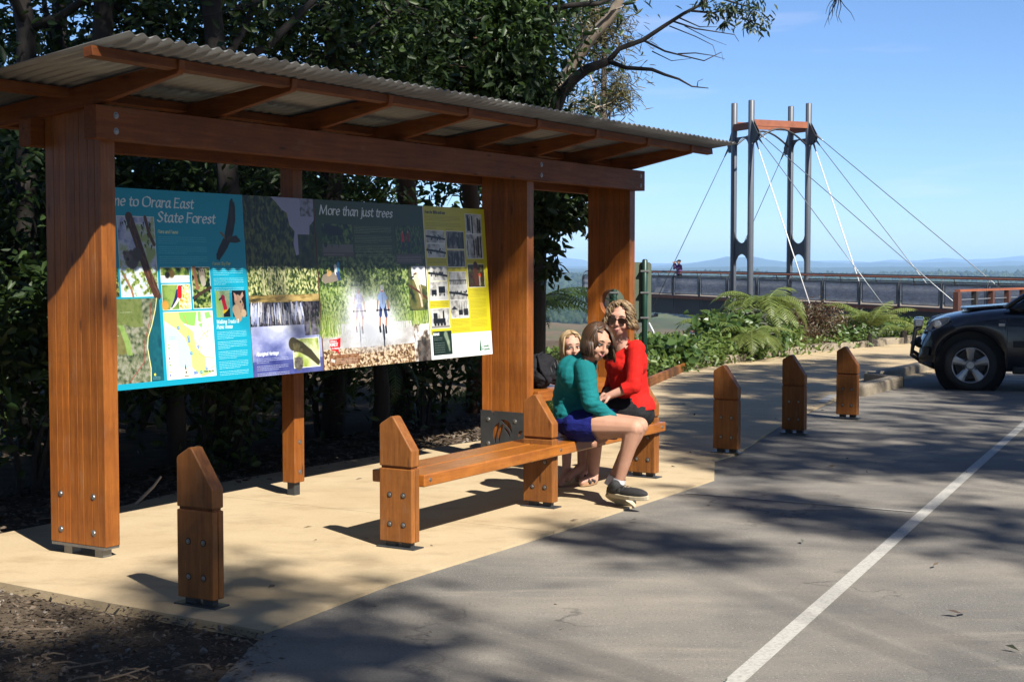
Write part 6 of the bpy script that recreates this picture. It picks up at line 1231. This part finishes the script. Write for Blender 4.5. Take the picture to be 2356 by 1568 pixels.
def face_parts(c, f, r, u, s, par, smile=True, eyes=True, open_=0.):
    P3 = lambda x, y, z: c + r*x*s + f*y*s + u*z*s
    if eyes:
        for k in (1, -1):
            e = MB().lathe(P3(.031*k, .0735, .006), f, [(-.0115*s, .002), (-.006*s, .0105*s), (0, .0122*s), (.0065*s, .0102*s), (.0112*s, .004*s)], 14).obj('eye', M_EYE, par, smooth=True)
            MB().lathe(P3(.031*k, .0735, .006) + f*.0105*s, f, [(0, .0056*s), (.0016*s, .0045*s), (.002*s, .001)], 12).obj('iris', M_IRIS, e, smooth=True)
            MB().tube([P3(.016*k, .0845, .0135), P3(.031*k, .0885, .0175), P3(.045*k, .079, .0125)], .0026*s, 6).obj('eyelid', M_BROW, par, smooth=True)
    for k in (1, -1): MB().tube([P3(.014*k, .0895, .032), P3(.031*k, .0885, .0375), P3(.048*k, .078, .031)], [.0022*s, .0034*s, .0015*s], 6).obj('eyebrow', M_BROW, par, smooth=True)
    w_ = .026 if smile else .019; up_ = .005 if smile else 0
    MB().tube([P3(-w_, .083, -.058 + up_), P3(-.011, .0945, -.058), P3(0, .0955, -.0595), P3(.011, .0945, -.058), P3(w_, .083, -.058 + up_)], [.001*s, .0042*s, .0036*s, .0042*s, .001*s], 8).obj('lips', M_LIP, par, smooth=True)
    MB().tube([P3(-w_*.9, .083, -.0605 + up_), P3(0, .094, -.0675), P3(w_*.9, .083, -.0605 + up_)], [.001*s, .0052*s, .001*s], 8).obj('lips', M_LIP, par, smooth=True)
    if smile and open_: MB().tube([P3(-w_*.7, .0865, -.0592 + up_*.6), P3(0, .0958, -.0625), P3(w_*.7, .0865, -.0592 + up_*.6)], [.001*s, .0028*s, .001*s], 6).obj('teeth', mat('teeth', (.8, .78, .74), (.75, .73, .7), .3, 4), par, smooth=True)
def hair(name, c, f, r, u, s, m, par, n, length, seed, vol=1.1, curl=0., part=.25, face=.95, rad=.0045, down=Vector((0, 0, -1)), flare=0.):
    g = random.Random(seed); mb = MB(); R3 = (.078*s*vol, .1*s*vol, .093*s*vol); cc = c - f*.014*s + u*.022*s
    for k in range(n):
        a = g.uniform(-math.pi, math.pi)                     # 0 = towards the face
        fr = abs(a) < face; start = g.uniform(.02, .75) if not fr else g.uniform(.0, .35)
        tmax = 1.75 + .25*math.cos(a - math.pi) if not fr else (.72 + .5*(abs(a)/face)**2)
        lay = 1 + g.uniform(-.02, .07); pts = []; ph = g.uniform(0, 6.28); K = 9
        for i in range(K+1):
            t = start + (tmax-start)*i/K; aa = a
            if fr: aa = a + (1 if a > part*.5 else -1)*(i/K)**1.3*(face*1.12 - abs(a))   # swept to its side of the parting
            d = (f*math.cos(aa)*R3[1] + r*math.sin(aa)*R3[0])*math.sin(t) + u*math.cos(t)*R3[2]; pts.append(cc + d*lay)
        hang = length*g.uniform(.75, 1.08)*(1 if not fr else .9); H = max(3, int(hang/.016)); out = (pts[-1]-cc); out -= u*out.dot(u); out.normalize()
        for i in range(H):
            q = (i+1)/H; pts.append(pts[-1] + down*(hang/H) + out*(flare*(1-q) - .25*q*q*(hang > .06))*hang/H*1.2)
        if curl:
            L = len(pts); w1 = g.uniform(2.6, 5.2); cz = g.uniform(.5, 1.6); pts = [p + (r*math.cos(ph + i*w1*.33) + f*math.sin(ph + i*w1*.33) + u*.5*math.sin(ph*2 + i*w1*.3))*curl*cz*min(1, i/5) for i, p in enumerate(pts)]
        L = len(pts); rr = [rad*(1 if i < L-3 else (L-i)/3.5)*s for i in range(L)]; mb.tube(pts, rr, 5)
    base = [('e', cc - f*.006*s + u*.004*s, (r*R3[0]*.985, f*R3[1]*.97, u*R3[2]*.985)), ('e', cc - f*.04*s - u*.05*s, (r*R3[0]*.9, f*R3[1]*.5, u*R3[2]*.6))]
    bmz = prim_mesh(base); bm = bmesh.new(); bm.from_mesh(bmz)
    kill = [v for v in bm.verts if (v.co-c).dot(f) > .028*s and (v.co-c).dot(u) < .074*s or (v.co-c).dot(f) > .06*s]; bmesh.ops.delete(bm, geom=kill, context='VERTS'); bm.verts.index_update()
    mb.add([v.co[:] for v in bm.verts], [[v.index for v in p.verts] for p in bm.faces]); bm.free()
    return mb.obj(name, m, par, smooth=True)
def hand(w_, d, n, s=1., curl=.6, side=1):
    """palm and five unequal bent fingers: w_ wrist, d pointing direction, n back of the hand"""
    d = Vector(d).normalized(); n = Vector(n); n = (n - d*n.dot(d)).normalized(); x = d.cross(n)*side; pr = [('e', w_ + d*.042*s, (x*.038*s, n*.014*s, d*.05*s)), ('c', w_ - d*.01*s, .024*s, w_ + d*.03*s, .026*s)]
    for k, L in enumerate((.07, .078, .073, .058)):
        p = w_ + d*.08*s + x*(-.028 + .0185*k)*s; q = d.copy()
        for j in range(3): q2 = (q - n*curl*(.45 + .3*j)).normalized(); e = p + q2*L*(.45, .32, .25)[j]*s; pr.append(('c', p, (.0088 - .0009*j)*s, e, (.0082 - .0011*j)*s)); p = e; q = q2
    p = w_ + d*.022*s - x*.03*s; e = p + (d*.6 - x*.75 - n*.25).normalized()*.036*s; g = e + (d*.9 - x*.1 - n*.4).normalized()*.03*s
    return pr + [('c', p, .0125*s, e, .0105*s), ('c', e, .0102*s, g, .008*s)]
def fold_fn(seed, amp, sc, ani=(1, 1, 2.2)):
    o = Vector((seed*3.7, seed*1.3, 0))
    return lambda c: amp*(mnoise.noise(Vector((c.x*ani[0], c.y*ani[1], c.z*ani[2]))*sc + o) + .5*mnoise.noise(Vector((c.x, c.y, c.z*2))*sc*2.3 + o))
# ---------------------------------------------------------------- girl in the teal jumper
J = at
girl = thing('person', P(8.45, 4.62, .42), 'girl in a teal jumper and blue shorts leaning forward on the bench, brown bobbed hair', 'girl')
pel, wai, che, nek = J(1322, 962, 9.62), J(1316, 915, 9.62), J(1329, 862, 9.56), J(1352, 822, 9.5); hc = J(1374, 787, 9.46)
f, r_, u_ = basis((.5, -.82, -.3), (.3, -.1, .93))
fb_ = Vector((.856, -.5165, 0)); rt = -U
shR, elR, wrR = J(1345, 846, 9.43), J(1359, 926, 9.36), J(1406, 960, 9.42); shL, elL, wrL = J(1350, 842, 9.68), J(1352, 915, 9.68), J(1398, 958, 9.56)
hpR, knR, anR = J(1330, 978, 9.5), J(1460, 984, 9.27), J(1423, 1108, 9.34); hpL, knL, anL = J(1346, 972, 9.74), J(1471, 979, 9.45), J(1410, 1104, 9.46)
haR = J(1392, 1008, 9.46)
legs = [('c', hpR, .098, knR, .059), ('c', knR, .056, anR, .034), ('c', knR.lerp(anR, .15) + (-fb_)*.008, .053, knR.lerp(anR, .6) - fb_*.006, .039), ('c', hpL, .092, knL, .058), ('c', knL, .056, anL, .034), ('c', knL.lerp(anL, .15), .053, knL.lerp(anL, .6) - fb_*.006, .039)]
feet = lambda an, toe, r0=.036: [('c', an, .034, an.lerp(toe, .15) - Z*.02, .034), ('c', an - Z*.012, .034, toe, .026)]
toR, toL = J(1478, 1142, 9.17), J(1438, 1150, 9.36)
body_ = [('c', pel, .115, wai, .1), ('c', wai, .1, che, .105), ('e', che, (U*.145, fb_*.09, Z*.12)), ('c', che, .09, nek, .055), ('c', nek, .046, hc - u_*.05 - f*.01, .044), ('e', pel, (U*.155, fb_*.12, Z*.1)),
         ('c', shR, .046, elR, .036), ('c', elR, .035, wrR, .025), ('c', shL, .046, elL, .036), ('c', elL, .035, wrL, .025), ('c', che, .07, shR, .05), ('c', che, .07, shL, .05)]
soft('body', body_ + legs + head_prims(hc, f, r_, u_, .98) + [('c', wrR, .024, haR, .022)] + hand(haR, J(1368, 1024, 9.36) - haR, fb_ - Z*.4, .85, .35), SK2, girl, .0062, 3)
face_parts(hc, f, r_, u_, .98, girl, True, True, 1)
hair('hair', hc, f, r_, u_, .98, M_HAIRB, girl, 1100, .11, 4, vol=1.1, part=.7, face=1.0, rad=.0034, down=Vector((.12, -.02, -1)).normalized(), flare=.5)
hem = pel + fb_*.03 - Z*.045
teal = cloth('teal_knit', (.008, .2, .215), (.006, .155, .17))
def tealfold(c, a=fold_fn(2, .0042, 12, (1.1, 1.1, 4.2))): k = max(0, 1 - abs(c.z - wai.z)/.2); return .004 + a(c)*(.25 + 1.3*k)
soft('jumper', [('e', pel + Z*.035 - fb_*.0, (U*.162, fb_*.13, Z*.12)), ('c', pel + Z*.03, .13, wai, .125), ('c', wai, .125, che, .125), ('e', che, (U*.16, fb_*.105, Z*.13)), ('e', che - fb_*.03 + Z*.02, (U*.14, fb_*.1, Z*.11)), ('c', che, .105, nek - u_*.004, .068), ('c', che, .09, shR, .066), ('c', che, .09, shL, .066), ('c', shR, .066, elR, .056), ('c', elR, .054, wrR, .036), ('c', shL, .06, elL, .05), ('c', elL, .049, wrL, .034)],
     teal, girl, .0068, 4, cuts=[(hem, (fb_*-.35 - Z).normalized(), (pel, .26)), (nek + u_*.018, (u_*.8 + f*.35).normalized(), (nek + u_*.05, .12))], fold=tealfold)
shb = cloth('blue_shorts_cloth', (.012, .02, .2), (.008, .013, .14), 150)
def hemcut(h, k, t): d = (k-h).normalized(); p = h.lerp(k, t); return (p, d, (h.lerp(k, t + .2), .085))
soft('shorts', [('e', pel - Z*.015, (U*.168, fb_*.136, Z*.105)), ('c', hpR, .108, hpR.lerp(knR, .55), .098), ('c', hpL, .108, hpL.lerp(knL, .55), .098)], shb, girl, .0068, 3, cuts=[((hpR.lerp(knR, .47) + hpL.lerp(knL, .47))/2, ((knR-hpR).normalized() + Z*.12).normalized(), None)], fold=fold_fn(5, .004, 16))
def shoe_(name, heel, toe, upv, par, m_up, m_sole, s=1.):
    d = (toe-heel).normalized(); L = (toe-heel).length; upv = (upv - d*upv.dot(d)).normalized(); x = d.cross(upv)
    o = soft(name, [('e', heel + d*L*.2 + upv*.035, (x*.034*s, d*L*.26, upv*.042)), ('e', heel + d*L*.62 + upv*.026, (x*.042*s, d*L*.4, upv*.034)), ('c', heel + d*.03 + upv*.05, .032*s, heel + d*.055 + upv*.066, .034*s)], m_up, par, .005, 2)
    out = []
    for k in range(24): q = 2*math.pi*k/24; yy = math.cos(q); out.append(heel + d*(L*.5 + L*.53*yy) + x*((.034 + .008*(yy > -.2)*(1-abs(yy-.35)))*s*math.sin(q)*1.12) - upv*.004)
    MB().prism([p - upv*.006 for p in out], upv*.028).obj('sole', m_sole, o, bev=.004, seg=2)
    lc = MB()
    for k in range(4): p = heel + d*L*(.4 + .075*k) + upv*(.064 - .004*k); lc.tube([p - x*.02, p + upv*.003, p + x*.02 + d*.008], .0028, 5)
    lc.tube([heel + d*L*.4 + upv*.066, heel + d*L*.36 + x*.03 + upv*.068, heel + d*L*.4 + x*.05 + upv*.04], .0026, 5); lc.obj('laces', m_up, o); return o
M_SHOE = mat('black_canvas', (.018, .018, .02), (.012, .012, .013), .8, 60, bump=.3, bscale=300); M_SOLE = mat('cream_rubber_sole', (.62, .54, .38), (.52, .44, .3), .7, 20); M_SOCK = mat('white_ribbed_sock', (.8, .8, .82), (.66, .66, .7), .9, 160)
shoe_('shoe', J(1403, 1136, 9.34), J(1490, 1146, 9.14), Z*.95 - Vector((0, .25, 0)), girl, M_SHOE, M_SOLE)
shoe_('shoe', J(1395, 1137, 9.37), J(1460, 1166, 9.36), Vector((.5, .6, .6)), girl, M_SHOE, M_SOLE)
for an, kn in ((anR, knR), (anL, knL)): d = (kn-an).normalized(); MB().tube([an - d*.04, an + d*.0, an + d*.026], [.044, .042, .041], 18, cap=False).obj('sock', M_SOCK, girl, smooth=True)
# ---------------------------------------------------------------- woman in red
wom = thing('person', P(9.3, 4.62, .42), 'smiling woman in a red cardigan and sunglasses with curly blonde hair', 'woman')
pel, wai, che, nek = J(1458, 945, 10.36), J(1451, 897, 10.36), J(1443, 832, 10.33), J(1428, 782, 10.28); hc = J(1427, 733, 10.24)
f, r_, u_ = basis((-.3, -.94, -.12), (.1, -.05, 1)); ft = Vector((-.92, -.38, 0)).normalized(); lt_ = Vector((.38, -.92, 0)).normalized()
shL, elL, wrL = J(1463, 803, 10.19), J(1458, 888, 10.1), J(1406, 908, 10.12); shR, elR, wrR = J(1425, 800, 10.46), J(1408, 890, 10.5), J(1385, 918, 10.3)
hpL, knL, anL = J(1462, 948, 10.28), J(1376, 940, 10.3), J(1365, 1092, 10.3); hpR, knR, anR = J(1452, 945, 10.5), J(1362, 938, 10.65), J(1352, 1080, 10.55)
legs = [('c', hpL, .1, knL, .062), ('c', knL, .06, anL, .038), ('c', knL.lerp(anL, .2), .056, knL.lerp(anL, .45), .054), ('c', hpR, .1, knR, .062), ('c', knR, .06, anR, .038)]
tL, tR = J(1338, 1108, 10.16), J(1330, 1098, 10.4)
bp = [('e', pel, (lt_*.17, ft*.13, Z*.11)), ('c', pel, .115, wai, .105), ('c', wai, .1, che, .11), ('e', che, (lt_*.155, ft*.1, Z*.13)), ('c', che, .09, nek, .055), ('c', nek, .047, hc - u_*.05 - f*.01, .046), ('c', che, .07, shL, .052), ('c', che, .07, shR, .052), ('c', shL, .048, elL, .038), ('c', elL, .038, wrL, .027), ('c', shR, .048, elR, .038), ('c', elR, .038, wrR, .027)]
soft('body', bp + legs + [('c', anL, .036, anL - Z*.03, .036), ('c', anL - Z*.02, .034, tL, .024), ('c', anR, .036, tR, .026)] + head_prims(hc, f, r_, u_, 1.02) + hand(wrL, J(1378, 918, 10.14) - wrL, Z*.8 + lt_*.4, .95, .3) + hand(wrR, J(1365, 926, 10.3) - wrR, Z, .95, .3, -1), SK1, wom, .0064, 3)
face_parts(hc, f, r_, u_, 1.02, wom, True, False, 1)
hair('hair', hc, f, r_, u_, 1.02, M_HAIRC, wom, 1100, .07, 9, vol=1.06, curl=.013, part=-.3, face=.9, rad=.0026, flare=1.0)
P3 = lambda x, y, z: hc + r_*x + f*y + u_*z
gl_ = MB()
for k in (1, -1): gl_.prism([P3(k*(.034 + .029*math.cos(q)), .094 - .35*abs(.03 + .029*math.cos(q))**1.5, .004 + .021*math.sin(q) - .004*math.cos(q)) for q in [2*math.pi*j/18 for j in range(18)]], f*.005)
gl_.tube([P3(-.008, .099, .009), P3(.008, .099, .009)], .003, 6)
for k in (1, -1): gl_.tube([P3(k*.062, .085, .01), P3(k*.074, .04, .012), P3(k*.078, -.01, .006)], .004, 6)
gl_.obj('sunglasses', mat('dark_tortoiseshell_lens', (.03, .014, .01), (.018, .01, .008), .12, 20, spec=.6, coat=.6), wom)
for k in (1, -1): MB().lathe(P3(k*.082, -.012, -.034), -Z, [(-.004, .003), (0, .005), (.008, .0055), (.012, .002)], 8).obj('earring', M_STEEL, wom, smooth=True)
red = cloth('red_knit', (.72, .018, .012), (.6, .012, .009), 260)
soft('cardigan', [('e', pel + Z*.03, (lt_*.185, ft*.145, Z*.12)), ('c', pel, .135, wai, .125), ('c', wai, .122, che, .128), ('e', che, (lt_*.175, ft*.135, Z*.14)), ('e', che + ft*.045 - Z*.015, (lt_*.14, ft*.11, Z*.09)), ('c', wai + ft*.02, .125, che + ft*.03, .12), ('c', che, .105, nek - Z*.012, .062), ('c', che, .09, shL, .064), ('c', che, .09, shR, .064), ('c', shL, .062, elL, .052), ('c', elL, .05, elL.lerp(wrL, .7), .043), ('c', shR, .062, elR, .052), ('c', elR, .05, elR.lerp(wrR, .7), .043)], red, wom, .0068, 4,
     cuts=[(pel + Z*.022, (0, 0, -1), None), (nek - Z*.022 + ft*.0, (ft*.75 + lt_*.2 + Z*.7).normalized(), (nek + ft*.05, .13)), hemcut(elL, wrL, .45), hemcut(elR, wrR, .45)], fold=lambda c, a=fold_fn(8, .006, 9, (1.4, 1.4, 1.2)): .003 + a(c))
blk = cloth('black_shorts_cloth', (.02, .02, .023), (.012, .012, .014), 120)
soft('shorts', [('e', pel - Z*.02, (lt_*.18, ft*.145, Z*.105)), ('c', hpL, .118, hpL.lerp(knL, .9), .088), ('c', hpR, .118, hpR.lerp(knR, .9), .088)], blk, wom, .007, 3, cuts=[((hpL.lerp(knL, .86) + hpR.lerp(knR, .86))/2, (knL-hpL).normalized(), None)], fold=fold_fn(3, .006, 12))
nk = MB(); [nk.lathe(nek + ft*(.045 + .0*k) + lt_*(.02*math.sin(k*.9)) - Z*(.0 + .012*k), Z, [(0, .002), (.003, .0035), (.006, .002)], 6) for k in range(9)]; nk.obj('necklace', M_STEEL, wom)
M_CORK = mat('cork_sole', (.42, .24, .12), (.3, .16, .08), .8, 60)
def sandal(h, t, par):
    d = (t-h); d.z = 0; L = d.length; d.normalize(); x = d.cross(Z); out = []
    for k in range(20): q = 2*math.pi*k/20; out.append(h + d*(L*.5 + (L*.56)*math.cos(q)) + x*(.04 + .006*math.cos(q))*math.sin(q))
    for p in out: p.z = .018
    o = MB().prism(out, Z*.024).obj('sandal', M_CORK, par, bev=.004)
    for a, b in ((.5, .78), (.78, .45)): MB().tube([h + d*L*a + x*.045 + Z*.02, h + d*L*(a+b)/2 + Z*.05, h + d*L*b - x*.045 + Z*.02], .011, 6).obj('strap', M_SHOE, o, smooth=True)
hL = anL.copy(); hL.z = 0.02; tL2 = tL.copy(); tL2.z = .02; sandal(hL + (hL-tL2).normalized()*.04, tL2, wom); hR = anR.copy(); hR.z = .02; tR2 = tR.copy(); tR2.z = .02; sandal(hR + (hR-tR2).normalized()*.04, tR2, wom)
# ---------------------------------------------------------------- child behind the girl
kid = thing('person', P(8.95, 4.8, .42), 'fair haired barefoot child peering out from behind the girl in the teal jumper', 'child')
pel, che, nek = J(1342, 945, 10.2), J(1320, 868, 10.3), J(1316, 834, 10.32); hc = J(1314, 797, 10.28); f, r_, u_ = basis((.22, -.96, -.1), (-.06, 0, 1)); ft = Vector((-.8, .5, 0)).normalized(); lt_ = Vector((-.5, -.8, 0)).normalized()
hp1, kn1, an1 = J(1330, 950, 10.1), J(1306, 948, 10.42), J(1303, 1082, 10.3); hp2, kn2, an2 = J(1352, 950, 10.25), J(1342, 950, 10.5), J(1338, 1070, 10.35)
t1, t2 = J(1288, 1112, 10.15), J(1306, 1100, 10.2)
sh1, el1, wr1 = J(1300, 852, 10.3), J(1296, 905, 10.3), J(1310, 935, 10.4); sh2, el2, wr2 = J(1338, 852, 10.36), J(1345, 905, 10.4), J(1335, 935, 10.5)
arms = [('c', sh1, .036, el1, .03), ('c', el1, .029, wr1, .021), ('c', sh2, .036, el2, .03), ('c', el2, .029, wr2, .021)]
soft('body', [('c', pel, .11, che, .095), ('c', che, .08, nek, .045), ('c', nek, .038, hc - u_*.05, .038), ('c', hp1, .075, kn1, .05), ('c', kn1, .048, an1, .03), ('c', kn1.lerp(an1, .2), .045, kn1.lerp(an1, .5), .043), ('c', hp2, .075, kn2, .05), ('c', kn2, .048, an2, .03), ('c', an1, .03, t1, .02), ('c', an1 - Z*.015, .03, t1, .024), ('c', an2, .03, t2, .021), ('c', an2 - Z*.012, .03, t2, .023)] + arms + head_prims(hc, f, r_, u_, .9) + hand(wr1, ft - Z*.4, Z, .75) + hand(wr2, ft - Z*.4, Z, .75, .6, -1)
     + [('c', t + d, .009, t + d + (t-a).normalized()*.02, .007) for t, a in ((t1, an1), (t2, an2)) for d in [x*k for k in (-.022, -.011, 0, .011, .022) for x in [(t-a).cross(Z).normalized()]]], SK1, kid, .0058, 3)
face_parts(hc, f, r_, u_, .9, kid, False)
hair('hair', hc, f, r_, u_, .9, M_HAIRF, kid, 800, .075, 15, vol=1.06, part=.2, face=.95, rad=.0032, flare=.1)
navy = cloth('navy_tee_cloth', (.02, .028, .07), (.014, .02, .05))
soft('tee', [('c', pel, .125, che, .112), ('c', che, .095, nek - Z*.01, .05), ('c', che, .075, sh1, .05), ('c', che, .075, sh2, .05), ('c', sh1, .05, sh1.lerp(el1, .7), .044), ('c', sh2, .05, sh2.lerp(el2, .7), .044)], navy, kid, .007, 3, cuts=[(nek + Z*.0, (0, 0, 1), (nek + Z*.03, .07))], fold=fold_fn(4, .005, 11))
soft('shorts', [('e', pel - Z*.02, (lt_*.13, ft*.12, Z*.09)), ('c', hp1, .09, hp1.lerp(kn1, .85), .068), ('c', hp2, .09, hp2.lerp(kn2, .85), .068)], blk, kid, .007, 3)
# ---------------------------------------------------------------- man with binoculars on the pier
b = J(1563, 608, 73.3); b.z = .07; man = thing('person', b, 'man in a purple shirt and dark cap looking through binoculars on the pier', 'man'); f = Vector((-.96, -.25, 0)).normalized(); s = f.cross(Z)
q = lambda x, y, z: b + f*x + s*y + Z*z
hc = q(.02, 0, 1.6); F, RR_, UU = basis(f, Z)
soft('body', [('c', q(0, .09, .95), .085, q(.01, .1, .5), .06), ('c', q(.01, .1, .5), .058, q(-.02, .1, .08), .042), ('c', q(0, -.09, .95), .085, q(.01, -.1, .5), .06), ('c', q(.01, -.1, .5), .058, q(-.02, -.1, .08), .042), ('c', q(-.03, .1, .05), .04, q(.16, .12, .035), .035), ('c', q(-.03, -.1, .05), .04, q(.16, -.12, .035), .035), ('e', q(0, 0, 1.0), (s*.16, f*.11, Z*.12)), ('c', q(0, 0, 1.05), .12, q(0, 0, 1.3), .12), ('c', q(0, 0, 1.35), .1, q(0, 0, 1.48), .05), ('c', q(0, 0, 1.46), .05, hc, .05),
      ('c', q(0, .19, 1.4), .05, q(.2, .2, 1.28), .04), ('c', q(.2, .2, 1.28), .038, q(.24, .07, 1.55), .03), ('c', q(0, -.19, 1.4), .05, q(.2, -.2, 1.28), .04), ('c', q(.2, -.2, 1.28), .038, q(.24, -.07, 1.55), .03)] + head_prims(hc, F, RR_, UU, 1.) + hand(q(.24, .07, 1.55), f + Z*.4, s, .9, .9) + hand(q(.24, -.07, 1.55), f + Z*.4, -s, .9, .9, -1), SK2, man, .011, 2)
soft('shirt', [('c', q(0, 0, 1.0), .145, q(0, 0, 1.3), .15), ('e', q(0, 0, 1.36), (s*.21, f*.13, Z*.13)), ('c', q(0, 0, 1.38), .11, q(0, 0, 1.47), .06), ('c', q(0, .19, 1.4), .065, q(.2, .2, 1.28), .055), ('c', q(.2, .2, 1.28), .053, q(.235, .09, 1.5), .042), ('c', q(0, -.19, 1.4), .065, q(.2, -.2, 1.28), .055), ('c', q(.2, -.2, 1.28), .053, q(.235, -.09, 1.5), .042)], cloth('purple_shirt_cloth', (.2, .1, .26), (.15, .07, .2)), man, .012, 2)
soft('trousers', [('e', q(0, 0, .98), (s*.175, f*.13, Z*.1)), ('c', q(0, .09, .93), .105, q(.01, .1, .5), .08), ('c', q(.01, .1, .5), .08, q(-.02, .1, .1), .065), ('c', q(0, -.09, .93), .105, q(.01, -.1, .5), .08), ('c', q(.01, -.1, .5), .08, q(-.02, -.1, .1), .065)], blk, man, .012, 2)
soft('cap', [('e', hc + Z*.045 - f*.01, (s*.084, f*.1, Z*.075)), ('c', hc + f*.08 + Z*.045, .02, hc + f*.15 + Z*.035, .012)], blk, man, .01, 1)
bn = MB(); [bn.tube([hc + f*.09 + s*k, hc + f*.15 + s*k, hc + f*.24 + s*k], [.022, .026, .034], 12) for k in (.036, -.036)]; tag(bn.obj('binoculars', M_BLACKP), 'dark binoculars held up by the man on the pier', 'binoculars')
# ---------------------------------------------------------------- backpack on the table
bk = P(10.27, 5.96, .565); pack = thing('backpack', bk, 'black backpack lying on the slatted table behind the child', 'backpack'); M_PACK = cloth('black_nylon', (.018, .018, .022), (.012, .012, .015), 90)
q = lambda x, y, z: bk + U*x + V*y + Z*z
soft('bag', [('e', q(0, 0, .1), (U*.2, V*.15, Z*.11)), ('e', q(.02, -.02, .17), (U*.17, V*.13, Z*.1)), ('e', q(-.08, -.1, .09), (U*.1, V*.08, Z*.085)), ('e', q(.12, -.09, .1), (U*.09, V*.07, Z*.09))], M_PACK, pack, .008, 3, fold=fold_fn(7, .012, 13))
MB().tube([q(-.12, -.17, .06), q(-.17, -.14, .16), q(-.08, -.06, .26), q(.03, -.04, .275)], .012, 6).obj('strap', M_PACK, pack, smooth=True); MB().tube([q(.05, -.17, .12), q(.1, -.14, .2), q(.12, -.04, .26)], .01, 6).obj('strap', M_PACK, pack, smooth=True)
zp = MB(); [zp.tube([q(-.06 + .02*k, -.165, .17 + .01*k), q(-.06 + .02*k + .006, -.175, .13 + .01*k)], .004, 5) for k in (0, 3, 5)]; zp.obj('zip_pull', M_STEEL, pack)
# ================================================================ HAZE
hz = bpy.data.materials.new('valley_haze'); hz.use_nodes = True; nt = hz.node_tree
for n_ in list(nt.nodes):
    if n_.type == 'BSDF_PRINCIPLED': nt.nodes.remove(n_)
pv_ = nt.nodes.new('ShaderNodeVolumePrincipled'); pv_.inputs['Color'].default_value = (.4, .64, 1, 1); pv_.inputs['Density'].default_value = 9.5e-5
nt.links.new(pv_.outputs[0], nt.nodes['Material Output'].inputs['Volume'])
tag(MB().box((0, 8400, 29), 34000, 18800, 178).obj('haze', hz), kind='stuff')
